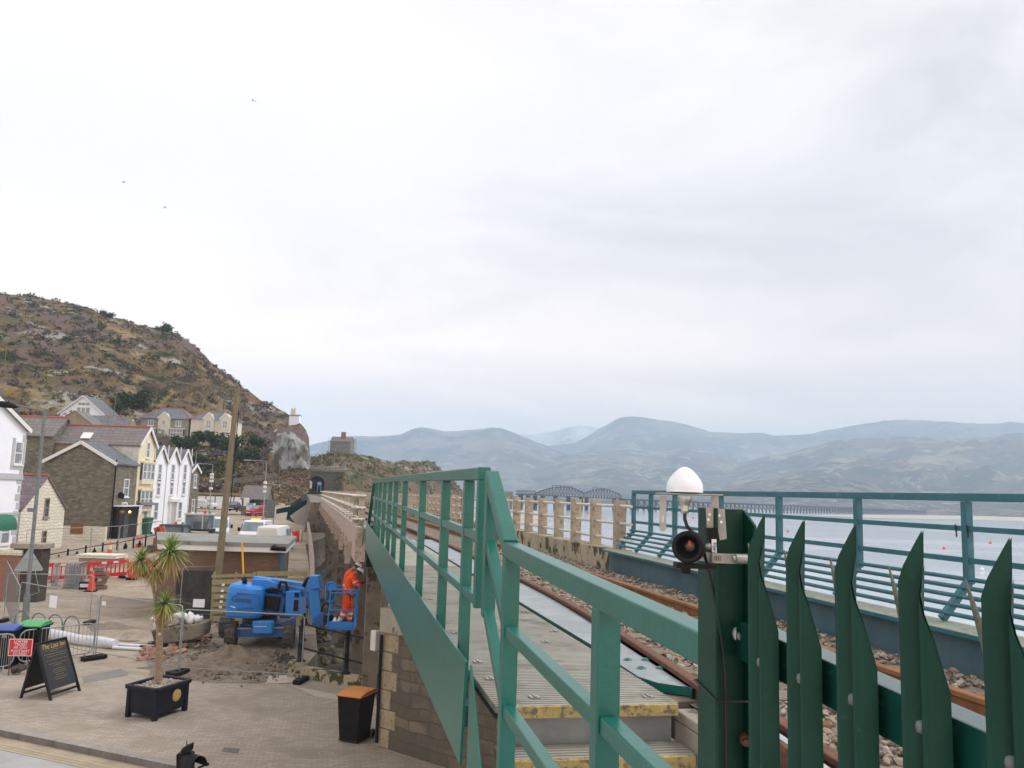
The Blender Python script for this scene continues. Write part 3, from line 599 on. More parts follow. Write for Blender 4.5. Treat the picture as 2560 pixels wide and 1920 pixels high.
b.add(vs, [(i, i+1, m_+i+1, m_+i) for i in range(m_-1)]); b.build('wall', STONEW, tp)
b = B(); b.add([Vector((x*1.0, 0, z-.5)) for x, z in arc]+[Vector((x, 22, z-.5)) for x, z in arc], [(i, m_+i, m_+i+1, i+1) for i in range(m_-1)]); b.add([Vector((x, 22, z-.5)) for x, z in arc], [tuple(range(m_))]); b.build('lining', M('tunnel_dark', (.012, .012, .012), (.02, .02, .02), 1, rough=1), tp)  # lining painted near black for the dark interior
b = B(); b.add([Vector((x*1.16, -.08, (z-.5)*1.04)) for x, z in arc]+[Vector((x, -.08, z-.5)) for x, z in arc], [(i, i+1, m_+i+1, m_+i) for i in range(m_-1)]); b.build('arch_ring', BRICKR, tp)
b = B(); b.bx(W0, W1, -.4, .5, TZ-.5, TZ+.1); b.build('coping', CONC, tp)
rl = thing('road_railing', 'pale concrete railing along the road above the tunnel mouth', 'railing', P(800, 1176, 277), -PSI+.12)
for i in range(9): b = B(); x = -30*s_+i*11.2*s_; b.bx(x-.12, x+.12, -.12, .12, 0, 1.5); b.build('post', CONC, rl)
for z in (.5, .95, 1.42): b = B(); b.bx(-31*s_, 61*s_, -.07, .07, z-.07, z+.07); b.build('rail', PIPEW, rl)
ts = thing('direction_sign', 'blue sign board with yellow arrow in front of the tunnel mouth', 'sign', P(798, 1226, 262), -PSI)
k = 262/2150; b = B(); b.bx(-6*k, 5*k, -.05, .05, 11*k, 22*k); b.build('board', M('sign_blue', (.02, .16, .62), (.03, .18, .64), 4, rough=.5), ts)
b = B(); b.bx(-4.6*k, .5*k, -.08, -.052, 15*k, 18.5*k); b.prism([(.5*k, -.08, 13.2*k), (4.6*k, -.08, 16.7*k), (.5*k, -.08, 20.2*k)], (0, .026, 0)); b.build('arrow', M('sign_yellow', (.85, .62, .08), (.8, .6, .1), 4), ts)
for x in (-5*k, 3.5*k): b = B(); b.cyl((x, 0, -.6), (x, 0, 11*k), .09); b.build('post', GALV, ts)
# ================================================================== FAR RAILWAY BRIDGE
DB = 610; kb = DB/2150; NAVY = M('bridge_iron', (.006, .008, .012), (.012, .015, .020), .4, rough=.6)
fb = thing('railway_bridge', 'dark iron railway bridge of arched trusses and long trestles over the estuary', 'bridge', P(1400, 1276, DB))
def q2(px, py, dd=0): return P(px, py, DB+dd+(px-1405)*.45)
def truss(pxs, ys_top, yb, ya):
    for dd in (0, 5.5):
        b = B(); tops = [q2(x, y, dd) for x, y in zip(pxs, ys_top)]; bots = [q2(x, lerp(x, [(pxs[0], yb[0]), (pxs[-1], yb[1])]), dd) for x in pxs]
        for i in range(len(pxs)-1):
            b.bar(tops[i], tops[i+1], .55, .6); b.bar(bots[i], bots[i+1], .55, .6); b.bar(bots[i], tops[i], .3, .3)
            b.bar(bots[i], tops[i+1], .22, .22); b.bar(tops[i], bots[i+1], .22, .22)
        b.bar(bots[-1], tops[-1], .4, .4); b.build('truss', NAVY, fb, w=True)
xs = [1338+i*7.15 for i in range(18)]; truss(xs, [lerp(x, [(1338, 1233), (1355, 1226), (1380, 1219.5), (1405, 1217.5), (1430, 1220), (1450, 1227), (1460, 1233)]) for x in xs], (1237, 1243), 0)
xs = [1462+i*7.0 for i in range(14)]; truss(xs, [lerp(x, [(1462, 1232), (1480, 1225.5), (1500, 1223), (1522, 1226), (1545, 1233), (1553, 1240)]) for x in xs], (1243, 1247), 0)
for x0, x1, y0, y1 in ((1381, 1431, 1216.5, 1220), (1483, 1526, 1222, 1226)):
    b = B()
    for dd in (0, 5.5):
        for i in range(6): x = x0+(x1-x0)*i/5; y = y0+(y1-y0)*i/5; b.bar(q2(x, y+3.5, dd), q2(x, y-3, dd), .3, .3)
        b.bar(q2(x0, y0-3, dd), q2(x1, y1-3, dd), .35, .35)
    b.build('top_frame', NAVY, fb, w=True)
b = B()
for dd in (0, 5.5):
    for i in range(10):
        x = 1290+i*5; b.bar(q2(x, 1227, dd), q2(x+5, 1227.5, dd), .35, .4); b.bar(q2(x, 1236, dd), q2(x+5, 1236.5, dd), .5, .6); b.bar(q2(x, 1236, dd), q2(x+5, 1227, dd), .2, .2); b.bar(q2(x, 1227, dd), q2(x+5, 1236, dd), .2, .2)
b.build('approach_girder', NAVY, fb, w=True)
for px in (1301, 1320, 1337, 1356, 1388, 1421, 1452, 1466, 1535, 1552):
    p = q2(px, 1276); top = q2(px, lerp(px, [(1290, 1237), (1552, 1247)])); b = B(); b.lathe([(1.5, -.5), (1.5, top.z+2.05-.6), (1.9, top.z+2.05-.5), (1.9, top.z+2.05)], 10, Matrix.Translation((p.x, p.y, -2.05))); b.build('pier', NAVY, fb, w=True)
for a, c in ((1301, 1320), (1337, 1356), (1388, 1421), (1452, 1466), (1535, 1552)):
    b = B(); z0, z1 = -1.2, 6.5
    A, C_ = q2(a, 1276), q2(c, 1276)
    for (u, v) in (((A.x, A.y, z0), (C_.x, C_.y, z1)), ((A.x, A.y, z1), (C_.x, C_.y, z0))): b.bar(u, v, .3, .3)
    b.build('brace', NAVY, fb, w=True)
p = P(1268, 1260, 585); b = B(); b.bx(p.x-7, p.x+3, p.y-3, p.y+4, -3, 9.5); b.build('abutment', STONEW, fb, w=True)
# trestles
Na = 96; p0 = q2(1555, 1276); T0 = Vector((p0.x, p0.y, 0)); p1 = P(2312, 1288, 1390); T1 = Vector((p1.x, p1.y, 0)); zt = lambda f: lerp(f, [(0, 6.2), (1, 3.6)])
stf = B(); tv = (T1-T0).normalized(); tn = Vector((-tv.y, tv.x, 0))
for i in range(Na+1):
    f = i/Na; c = T0.lerp(T1, f); z = zt(f); b = B()
    for s in (-1, 1):
        for e in (-2.4, 2.4): b.bar(c+tn*e+tv*s*.8+Vector((0, 0, -2.6)), c+tn*e*.8+tv*s*.5+Vector((0, 0, z)), .36, .36)
        b.bar(c+tn*-2.4+tv*s*.8+Vector((0, 0, -1.6)), c+tn*2+tv*s*.5+Vector((0, 0, z)), .25, .25)
    b.bar(c-tn*3.0+Vector((0, 0, z)), c+tn*3.0+Vector((0, 0, z)), .7, .5); b.bar(c-tn*2.2+Vector((0, 0, z-.2)), c-tn*2.2+tv*3.2+Vector((0, 0, z-2.8)), .25, .25)
    b.build('trestle', NAVY, fb, w=True)
b = B(); b.bar(T0-tn*2+Vector((0, 0, zt(0)+.5)), T1-tn*2+Vector((0, 0, zt(1)+.5)), .5, .6); b.bar(T0+tn*2+Vector((0, 0, zt(0)+.5)), T1+tn*2+Vector((0, 0, zt(1)+.5)), .5, .6); b.bar(T0+Vector((0, 0, zt(0)+1.0)), T1+Vector((0, 0, zt(1)+1.0)), 5, .3); b.build('deck', NAVY, fb, w=True)
b = B()
for s in (-2.6, 2.6):
    b.bar(T0+tn*s+Vector((0, 0, zt(0)+2.3)), T1+tn*s+Vector((0, 0, zt(1)+2.3)), .12, .14)
    for i in range(0, 193): c = T0.lerp(T1, i/192)+tn*s; b.bar(c+Vector((0, 0, zt(i/192)+.9)), c+Vector((0, 0, zt(i/192)+2.3)), .14, .14, up=(0, 1, 0))
b.build('handrail', GALVD, fb, w=True)
# ================================================================== FOOTBRIDGE IN THE FOREGROUND
def rz_(Y): return lerp(Y, [(0, 5.595), (4.3, 5.62), (11.5, 5.70), (21.5, 5.765)])
def fz(Y): return lerp(Y, [(4.5, 4.645), (20, 4.83)])
gd = thing('footbridge', 'footbridge walkway of grey grating with a long green side panel over the street', 'footbridge', (1.3, 5, 4.1))
b = B(); b.prism([(.70, 4.58, fz(4.58)), (.70, 20.6, fz(20.6)), (.70, 20.6, fz(20.6)-.62), (.70, 4.66, fz(4.6)-.535)], (.014, 0, 0)); b.build('side_panel', GREEN, gd, w=True)
b = B(); b.bx(.74, .80, 4.9, 20.5, 4.24, 4.35); b.bx(1.75, 1.82, 4.7, 20.5, 3.95, 4.38); b.build('beam', BLUEDK, gd, w=True)
b = B(); Y = 4.44
while Y < 13: b.bx(.84, 1.82, Y, Y+.026, 4.42, 4.455); Y += .043
b.bx(.84, 1.82, 13, 20.6, 4.425, 4.455); b.build('grating', GRP, gd, w=True)
b = B(); b.bx(.84, 1.82, 4.46, 13, 4.39, 4.395); b.build('grating_gap_shade', M('grating_gap_shade', (.03, .03, .028), (.02, .02, .02), 3, rough=.95), gd, w=True)  # near-black sheet under the slats stands in for shade in the gaps
b = B(); b.bx(.86, 1.80, 4.395, 4.437, 4.402, 4.4555); b.build('nosing', YELLOW, gd, w=True)
ep = [G(*p, 4.462) for p in [(1307, 1498), (1543, 1660), (1597, 1690), (1645, 1713), (1790, 1741)]]
xe = lambda Y: 2.05+ro(Y)-.038
front = [G(*p, 4.462) for p in [(1543, 1657), (1597, 1692), (1645, 1707), (1700, 1715), (1742, 1719)]]
poly = [(1.86, 20.6, 4.462), (1.86, front[0].y+.3, 4.462)]+[tuple(p) for p in front]+[(xe(Y), Y, 4.462) for Y in (4.72, 5.2, 5.8, 6.5, 7.5, 8.5, 9.6, 10.7, 20.6)]
b = B(); b.add([Vector(p) for p in poly], [tuple(range(len(poly)))]); b.add([Vector(p)-Vector((0, 0, .05)) for p in poly], [tuple(reversed(range(len(poly))))])
b.m = 1
for i in range(len(poly)): p, c = Vector(poly[i]), Vector(poly[(i+1) % len(poly)]); b.quad(p, p-Vector((0, 0, .05)), c-Vector((0, 0, .05)), c)
b.build('edge_plate', [PLATE, GREEN], gd, w=True)
for p in [(1569, 1650), (1614, 1650), (1603, 1671), (1650, 1671)]:
    q = G(*p, 4.463); b = B(); b.lathe([(.0, .016), (.012, .014), (.026, .006), (.032, 0)], 16, Matrix.Translation(q)); b.build('bolt_cover', GREEN, gd, w=True)
for p in [(1075, 1498), (1140, 1582), (1194, 1655), (1226, 1697), (1313, 1529), (1384, 1578), (1336, 1743), (1620, 1742), (1364, 1605), (1033, 1443), (1028, 1425), (1130, 1400), (1160, 1415), (1055, 1470)]:
    q = G(*p, 4.457); b = B(); b.bx(q.x-.028, q.x+.028, q.y-.03, q.y+.03, 4.4555, 4.462); b.bx(q.x-.006, q.x+.006, q.y-.03, q.y+.03, 4.462, 4.468); b.build('fixing_clip', STEEL, gd, w=True)
# far end of the footbridge: black block standing in for the dark gap, and the next green panel
b = B(); b.prism([(.70, 22.0, 4.62), (.62, 25.5, 4.9), (.55, 28, 4.15), (.66, 23.2, 3.72)], (.014, 0, 0)); b.build('end_panel', GREEN, gd, w=True)
b = B(); b.bx(.74, 1.0, 20.65, 21.9, 3.8, 4.75); b.build('dark_gap', BLACK, gd, w=True)
# railing on the footbridge
def rail_bar(b, p, q, s=.064): b.bar(p, q, s, s)
ra = thing('railing', 'green square bar railing on the far side panel of the footbridge', 'railing', (.765, 4.4, 4.5), group='green railings beside the footbridge')
XR = .765
PY = [PX(px, 1400, XR).y for px in (1166, 1108, 1050, 1005, 982, 967, 953.5, 942, 933)]
YN = PX(1205, 1300, XR).y; YF = PY[-1]+1.2
ysr = [YN, 11.5, YF]
b = B()
for a, c in zip(ysr, ysr[1:]): rail_bar(b, (XR, a-.03 if a == YN else a, rz_(a)), (XR, c, rz_(c)), .07)
b.build('top_rail', GREEN, ra, w=True, bev=.006)
for o_ in (-.335, -.67):
    b = B(); pts = [YN]+PY+[YF]
    for a, c in zip(pts, pts[1:]): rail_bar(b, (XR, a+.03, rz_(a)+o_), (XR, c-.03, rz_(c)+o_), .05)
    b.build('mid_rail', GREEN, ra, w=True, bev=.005)
for Y in PY: b = B(); b.bar((XR, Y, fz(Y)-.3), (XR, Y, rz_(Y)-.036), .062, .062, up=(0, 1, 0)); b.build('post', GREEN, ra, w=True, bev=.005)
b = B(); b.bar((XR, YN, rz_(YN)-.705), (XR, YN, rz_(YN)-.036), .062, .062, up=(0, 1, 0)); b.build('end_post', GREEN, ra, w=True, bev=.005)
b = B(); b.bar((XR, YF+.03, rz_(YF)+.02), (XR, YF+2.9, rz_(YF)-1.25), .07, .07); b.build('sloping_rail', GREEN, ra, w=True)
r2 = thing('railing', 'short green railing where the footbridge steps down onto the viaduct', 'railing', (.76, 25, 4.5), group='green railings beside the footbridge')
for Y in (24.5, 25.8, 27.1): b = B(); b.bar((.66-.03*(Y-24.5), Y, 4.3), (.66-.03*(Y-24.5), Y, 5.33), .07, .07, up=(0, 1, 0)); b.build('post', GREEN, r2, w=True)
for z in (5.33, 4.98, 4.65): b = B(); b.bar((.66, 24.4, z), (.58, 27.2, z), .07, .07); b.build('rail', GREEN, r2, w=True)
# stair and its railing next to the photographer
sr = thing('railing', 'near green railing that slopes down beside the steps to the palisade post', 'railing', (.765, 3, 4), group='green railings beside the footbridge')
Y0 = PX(1228, 1300, XR).y; Y1 = PX(1277, 1450, XR).y; Y2 = PX(1512, 1750, XR).y; YE = 1.605
def nzl(Y): return lerp(Y, [(1.6, 5.205), (3.6, 5.272)])
b = B(); rail_bar(b, (XR, Y0+.03, 5.605), (XR, Y1+.03, nzl(Y1)+.012), .068); rail_bar(b, (XR, Y1+.04, nzl(Y1)), (XR, YE, nzl(YE)), .068); b.build('top_rail', GREEN, sr, w=True, bev=.006)
for o_ in (-.345, -.675):
    b = B(); rail_bar(b, (XR, Y0, 5.61+o_), (XR, Y1+.03, nzl(Y1)+o_+.01), .05); b.build('sloping_mid_rail', GREEN, sr, w=True, bev=.005)
    b = B(); rail_bar(b, (XR, Y1-.03, nzl(Y1)+o_), (XR, Y2+.035, nzl(Y2)+o_), .05); rail_bar(b, (XR, Y2-.035, nzl(Y2)+o_), (XR, YE, nzl(YE)+o_), .05); b.build('mid_rail', GREEN, sr, w=True, bev=.005)
b = B(); b.bar((XR, Y0+.01, 4.91), (XR, Y0+.01, 5.60), .062, .062, up=(0, 1, 0)); b.build('post', GREEN, sr, w=True, bev=.005)
for Y in (Y1, Y2): b = B(); b.bar((XR, Y, 3.6), (XR, Y, nzl(Y)-.034), .068, .068, up=(0, 1, 0)); b.build('post', GREEN, sr, w=True, bev=.005)
stp = thing('steps', 'grey grating steps with worn yellow edges beside the near railing', 'steps', (1.3, 4.2, 3.8))
for k_, (z, Yf) in enumerate(((4.255, 4.19), (4.055, 3.94), (3.855, 3.69))):
    b = B(); Y = Yf+.045
    while Y < Yf+.30: b.bx(.84, 1.83, Y, Y+.026, z-.03, z); Y += .043
    b.build('tread', GRP, stp, w=True); b = B(); b.bx(.86, 1.81, Yf, Yf+.04, z-.052, z); b.build('nosing', YELLOW, stp, w=True)
    b = B(); b.bx(.90, 1.80, Yf+.30, Yf+.304, z-.02, z+.125); b.build('riser', GALV, stp, w=True)
    b = B(); b.bx(1.52, 1.60, Yf+.02, Yf+.08, z-.075, z-.055); b.bx(.98, 1.06, Yf+.02, Yf+.08, z-.075, z-.055); b.build('fixing_clip', STEEL, stp, w=True)
b = B(); b.prism([(.715, 4.52, 4.64), (.715, 4.12, 4.22), (.715, 3.2, 3.5), (.715, 3.2, 2.9), (.715, 4.52, 2.9)], (.012, 0, 0)); b.build('stringer', GREEN, stp, w=True)
b = B(); b.prism([(.85, 4.4, 4.42), (.85, 3.4, 3.62), (.85, 3.4, 3.3), (.85, 4.4, 4.05)], (.012, 0, 0)); b.build('stringer', GREEN, stp, w=True)
ab = thing('abutment', 'rough concrete block carrying the end of the railway bridge beside the steps', 'abutment', (2.1, 3.5, 3.5))
b = B(); b.bx(1.84, 2.3, 3.9, 4.55, 2.5, 4.345); b.bx(1.84, 1.96, 3.9, 4.55, 4.346, 4.40); b.build('block', CONC, ab, w=True, bev=.01)
# girder and blue-green railing on the estuary side
gr = thing('bridge_girder', 'blue painted steel girder with a weathered top flange beside the track', 'girder', (4.3, 7, 4))
def gz(Y): return lerp(Y, [(0, 4.655), (5, 4.675), (13.4, 4.725)])
b = B(); b.prism([(4.29, .3, gz(.3)-.03), (4.29, 13.35, gz(13.35)-.03), (4.29, 13.35, 3.8), (4.29, .3, 3.8)], (.02, 0, 0)); b.build('web', BLUEDK, gr, w=True)
b = B(); b.bar((4.36, .3, gz(.3)-.014), (4.36, 13.4, gz(13.4)-.014), .34, .028); b.build('top_flange', BLUEG, gr, w=True)
b = B(); b.bar((4.36, .3, gz(.3)+.002), (4.36, 13.4, gz(13.4)+.002), .33, .004); b.build('flange_surface', LICHEN, gr, w=True)
er = thing('railing', 'blue green railing with sloping bars along the estuary side girder', 'railing', (4.65, 7, 4.7))
pxs = (1584, 1627, 1687, 1802, 1948, 2145, 2417, 2840); YP = [PX(px, 1300, 4.66).y for px in pxs]+[3.1]
def ez(Y): return lerp(Y, [(3, 5.588), (13.2, 5.645)])
b = B(); b.bar((4.66, 2.5, ez(2.5)), (4.66, YP[0]+.03, ez(YP[0])), .06, .06); b.build('top_rail', BLUEG, er, w=True, bev=.005)
for o_ in (-.235, -.47): b = B(); b.bar((4.66, 2.5, ez(2.5)+o_), (4.66, YP[0], ez(YP[0])+o_), .04, .04); b.build('mid_rail', BLUEG, er, w=True)
for Y in YP:
    b = B(); b.bar((4.66, Y, ez(Y)-.64), (4.66, Y, ez(Y)-.03), .06, .06, up=(0, 1, 0)); b.build('post', BLUEG, er, w=True, bev=.005)
    b = B(); b.bar((4.66, Y, ez(Y)-.62), (4.42, Y, gz(Y)+.03), .05, .05, up=(0, 1, 0)); b.build('sloping_bracket', BLUEG, er, w=True)
for t in (.06, .28, .5, .72, .94):
    b = B(); b.tube([(4.66-.24*t, Y, ez(Y)-.62+(gz(Y)+.03-ez(Y)+.62)*t+.03) for Y in (2.5, 6, 10, YP[0]+.12)], .017, 8); b.build('bar', BLUEG, er, w=True)
for Y, z_, dy in ((YP[6]-.03, ez(YP[6])-.235, .05), (YP[6]+.09, ez(YP[6])-.235, .05), (YP[1]+.06, ez(YP[1])-.235, .12)):
    b = B(); b.tube([(4.632, Y, z_+.03), (4.630, Y-.01, z_-.03), (4.60, Y-dy, z_-.06)], .006, 5); tag(b.build('cable_tie', M('railing_tie', (.01, .01, .012), (.02, .02, .02), 9)), 'black cable tie left hanging on the middle bar of the blue green railing', 'cable tie', 'cable ties on the blue green railing')
# ================================================================== PALISADE FENCE AND SURVEY GEAR
pf = thing('palisade_fence', 'dark green steel palisade fence with splayed spiked pales in the foreground', 'fence', (.74, 1.2, 4.2))
ZT = 5.492
b = B(); b.prism([(.688, 1.505, 3.9), (.688, 1.585, 3.9), (.688, 1.585, ZT), (.688, 1.505, ZT)], (.006, 0, 0)); b.bx(.694, .762, 1.542, 1.548, 3.9, ZT-.001)
b.prism([(.762, 1.500, 3.9), (.762, 1.585, 3.9), (.762, 1.585, ZT-.002), (.762, 1.545, ZT-.002), (.762, 1.500, ZT-.03)], (.006, 0, 0)); b.build('post', GREEND, pf, w=True, bev=.0015)
b = B(); b.bar((.765, 1.535, 5.252), (.765, .25, 5.18), .048, .068); b.build('rail', GREENG, pf, w=True, bev=.003)
cre = [(1905, 345), (2004, 370), (2131, 395), (2297, 425), (2515, 460)]
def pale(Yc, zt):
    b = B(); X0 = .712
    def sheet(prof, tops, lean=None):
        n = len(prof); zs = [3.9, 5.0, zt-.20, zt-.14, zt-.10]
        for sgn, off in ((0, 0), (1, .0026)):
            vs = []
            for z in zs:
                for (y, x), tp in zip(prof, tops):
                    z2 = min(z, tp-.004*(len(zs)-zs.index(z))); e = lean(y, z2) if lean else (0, 0); vs.append(Vector((X0+x+off+e[1], Yc+y+e[0], z2)))
            for (y, x), z in zip(prof, tops): e = lean(y, z) if lean else (0, 0); vs.append(Vector((X0+x+off+e[1], Yc+y+e[0], z)))
            fs = [(i*n+k, i*n+k+1, (i+1)*n+k+1, (i+1)*n+k) for i in range(len(zs)) for k in range(n-1)]
            b.add(vs, fs if sgn else [tuple(reversed(f)) for f in fs], True)
    # far lobe: tall, its tip at the centre crease
    sheet([(.036, .010), (.031, -.006), (.022, -.013), (.013, -.012), (.004, -.002), (.0, .004)], [zt-.135, zt-.095, zt-.066, zt-.045, zt-.015, zt], lambda y, z: (-.004*max(0, z-zt+.05)/.05, 0))
    # near lobe: shorter, bent outwards
    k2 = lambda y, z: (-.016*max(0, (z-(zt-.14))/.14)**1.5, -.006*max(0, (z-(zt-.14))/.14))
    sheet([(.0, .004), (-.006, -.003), (-.015, -.012), (-.024, -.013), (-.032, -.006), (-.037, .009)], [zt-.040, zt-.058, zt-.078, zt-.100, zt-.130, zt-.19], k2)
    o = b.build('pale', GREEND, pf, w=True)
    b = B(); z0 = zt-.165
    b.tube([(X0+.012, Yc+.036, z0-.01), (X0+.016, Yc+.052, z0+.035), (X0+.019, Yc+.070, z0+.075), (X0+.021, Yc+.088, z0+.112)], [.003, .0048, .0040, .0012], 6); b.build('spike', M('worn_spike', (.05, .075, .055), (.13, .13, .10), 60, rough=.7), o, w=True)
    q = Vector((X0+.0005, Yc+.006, 5.238)); Mb = Matrix.Translation(q) @ Matrix.Rotation(-pi/2, 4, 'Y')
    b = B(); b.lathe([(0, .006), (.006, .005), (.009, .002), (.010, -.012)], 12, Mb); b.build('bolt', GALVD, o, w=True)
PYS = []
for px, cy in cre:
    q = PX(px, 1120+cy*.4822, .715); PYS.append(q.y); pale(q.y, q.z)
pale(PYS[-1]-.125, 5.47)
for (px, py, m, s) in ((1850, 1585, WHITEP, .015), (1863, 1848, RUST, .012)):
    q = P(px, py, 1.655); d_ = Vector((-.35, -.94, -.05)).normalized(); b = B(); b.tube([q+d_*.0, q-d_*-.010], [s, s*.85], 14); b.m = 1; b.tube([q+d_*.010, q+d_*.024], s*.52, 12); b.build('post_bolt', [m, STEEL if m is WHITEP else RUST], pf, w=True)
ZIP = M('zip_tie', (.008, .008, .009), (.012, .012, .013), 9, rough=.5)
# survey gear is laid out round the post top, 1.64 m from the lens
DV = 1.63; FH = Vector((sin(PSI), cos(PSI), 0)); RH = Vector((cos(PSI), -sin(PSI), 0)); UP = Vector((0, 0, 1))
pm = DV/2150
def D(px, py, dd=0.0): return P(px, py, DV+dd)
c0 = D(1711.5, 1232, -.02)
an = thing('satellite_antenna', 'white domed satellite antenna on a steel bracket clipped to the fence post', 'antenna', c0)
r_ = 44.5*pm; b = B(); b.lathe([(r_, .001), (r_, .010), (r_*.985, .0145), (r_*.92, .0205), (r_*.79, .0280), (r_*.62, .0350), (r_*.44, .0410), (r_*.26, .0455), (r_*.10, .0475), (.0, .048)], 40); b.build('dome', WHITEP, an)
b = B(); b.lathe([(0, -.0005), (r_*.8, -.0005), (r_*.8, .0012), (0, .0012)], 32); b.build('seal', BLACKP, an)
b = B(); b.bc(c0+RH*(10*pm)-UP*.0026, 152*pm, .052, .0028, -PSI); b.build('bracket_plate', STEEL, an, w=True, bev=.001)
b = B(); p = D(1658, 1240, -.02); 
for (x0, x1, z0, z1) in ((-8, -3, -78, 0), (3, 8, -78, 0), (-3, 3, -46, 0), (-3, 3, -78, -64)): b.prism([p+RH*x0*pm+UP*z0*pm, p+RH*x1*pm+UP*z0*pm, p+RH*x1*pm+UP*z1*pm, p+RH*x0*pm+UP*z1*pm], FH*.0022)
b.prism([p+RH*(8*cos(a)*pm)+UP*(-78+8*sin(a))*pm for a in [pi+pi*i/8 for i in range(9)]], FH*.0022); b.build('bracket_tab', STEEL, an, w=True)
b = B(); b.prism([D(*q, -.005) for q in ((1778, 1241), (1796, 1241), (1798, 1272), (1780, 1272))], FH*.0025); b.prism([D(*q, -.012) for q in ((1765, 1269), (1812, 1273), (1817, 1347), (1800, 1351), (1796, 1330), (1768, 1330))], FH*.003); b.build('back_plate', STEEL, an, w=True)
for q in ((1774, 1286), (1771, 1299), (1798, 1289), (1803, 1305)):
    v = D(*q, -.0145); b = B(); b.tube([v, v+FH*.001], .0028, 10); b.build('slot', WHITEP, an, w=True)
v = D(1712, 1242, -.02); b = B(); b.lathe([(.013, 0), (.013, -.006), (.0085, -.012), (.0065, -.016), (.0065, -.020), (.0072, -.021), (.0072, -.030), (.004, -.031)], 12, Matrix.Translation(v)); b.build('cable_gland', M('nickel', (.5, .47, .41), (.58, .55, .49), 40, rough=.35, metal=.8), an, w=True)
b = B(); b.tube([D(1712, 1280, -.02), D(1712, 1298, -.02), D(1717, 1314, -.02), D(1730, 1329, -.02), D(1742, 1343, -.02), D(1752, 1358, -.02), D(1758, 1375, -.015), D(1762, 1390, -.01), D(1768, 1412, -.01), D(1776, 1450, -.012), D(1785, 1500, -.014), D(1796, 1560, -.016), D(1807, 1620, -.016), D(1812, 1680, -.016), D(1813, 1735, -.012), D(1814, 1930, -.008)], [.0032]*8+[.0026]*8, 10)
tag(b.build('cable', ZIP), 'black cable running from the white antenna down the green fence post', 'cable')
v = D(1722, 1367, -.04); pr = thing('survey_prism', 'round black survey prism with a red glint under the white antenna', 'survey prism', v)
ax = (FH*-.93+RH*-.32+UP*.0).normalized(); Mx = Matrix.Translation(v) @ ax.to_track_quat('Z', 'Y').to_matrix().to_4x4(); R = 39*pm*.98
b = B(); b.lathe([(R*.0, -.016), (R, -.016), (R, .012), (R*.96, .014), (R*.74, .014), (R*.70, .012), (R*.45, -.010), (0, -.012)], 32, Mx); b.build('housing', BLACKP, pr, w=True)
b = B(); b.lathe([(0, -.0095), (R*.40, -.0085), (R*.44, -.0098)], 20, Mx); b.build('glass', M('prism_glass', (.03, .02, .02), (.02, .02, .02), 20, rough=.05), pr, w=True)
b = B(); b.prism([Mx @ Vector((x*R, y*R, -.0078)) for x, y in ((-.1, .05), (.16, .0), (.1, .3), (-.02, .42))], ax*.0004); b.build('red_reflection', M('prism_red', (.75, .05, .02), (.6, .03, .02), 20, rough=.3), pr, w=True)  # glint painted as a flat red patch over the glass
b = B(); b.prism([D(*q, -.045) for q in ((1692, 1407), (1793, 1412), (1793, 1420), (1768, 1423), (1692, 1421))], FH*.035); b.prism([D(*q, -.04) for q in ((1706, 1421), (1727, 1422), (1726, 1435), (1708, 1434))], FH*.02); b.build('mount', BLACKP, pr, w=True)
b = B(); b.prism([D(*q, -.022) for q in ((1768, 1320), (1795, 1320), (1795, 1390), (1780, 1390))], FH*.02); ho_ = b.build('holder', BLACKP, pr, w=True)
b = B(); b.prism([D(*q, -.0235) for q in ((1779, 1348), (1791, 1348), (1792, 1384), (1780, 1384))], FH*.001); lb = b.build('label', WHITEP, ho_, w=True)
tl = text_mesh('lettering', 'Leica', .0098, BLACK, ho_, D(1785.5, 1370, -.0245)-v, Matrix((RH, UP, -FH)).transposed() @ Matrix.Rotation(radians(84), 3, 'Z'), .2, depth=.0002)
b = B(); b.tube([D(1768, 1366, -.03), D(1776, 1366, -.03)], .006, 6); b.tube([D(1762, 1366, -.03), D(1768, 1366, -.03)], .0045, 10); b.build('lock_screw', STEEL, pr, w=True)
hc_ = thing('hose_clamp', 'slotted stainless hose clamp round the top of the green fence post', 'clamp', D(1850, 1395))
zc = D(1850, 1395).z
b = B(); ring = [(.680, 1.50), (.682, 1.594), (.772, 1.594), (.775, 1.494), (.72, 1.490)]
for a, c in zip(ring, ring[1:]+ring[:1]): b.bar((*a, zc), (*c, zc), .0012, .018)
b.build('band', STEEL, hc_, w=True)
b = B()
for i in range(28):
    t = (i+.5)/28; a = Vector((.682, 1.4988, zc)); c = Vector((.770, 1.4918, zc)); q = a.lerp(c, t); q.y -= .0035*(1-abs(2*t-1)) + .0008
    if not .42 < t < .72: b.bc(q, .0012, .0006, .009)
b.build('slot', BLACK, hc_, w=True)
v = Vector((.735, 1.487, zc)); b = B(); b.tube([v+Vector((-.016, 0, 0)), v+Vector((.016, -.001, 0))], .0085, 10); b.tube([v+Vector((-.022, 0, 0)), v+Vector((-.016, 0, 0))], .0062, 6); b.build('screw_housing', STEEL, hc_, w=True)
b = B(); zt_ = P(1850, 1737, 1.66).z
for a, c in (((.684, 1.59, zt_+.018), (.686, 1.499, zt_)), ((.686, 1.499, zt_), (.77, 1.494, zt_-.002)), ((.77, 1.494, zt_-.002), (.77, 1.59, zt_+.018)), ((.77, 1.59, zt_+.018), (.684, 1.59, zt_+.018))): b.tube([a, c], .0022, 6)
tag(b.build('cable_tie', ZIP), 'black cable tie strapped round the green fence post at mid height', 'cable tie')
b = B(); b.tube([P(1790, 1388, 1.64), P(1800, 1395, 1.62), P(1801, 1412, 1.62)], .0045, 6); tag(b.build('cable_tie', ZIP), 'black cable tie holding the survey prism to the hose clamp', 'cable tie')
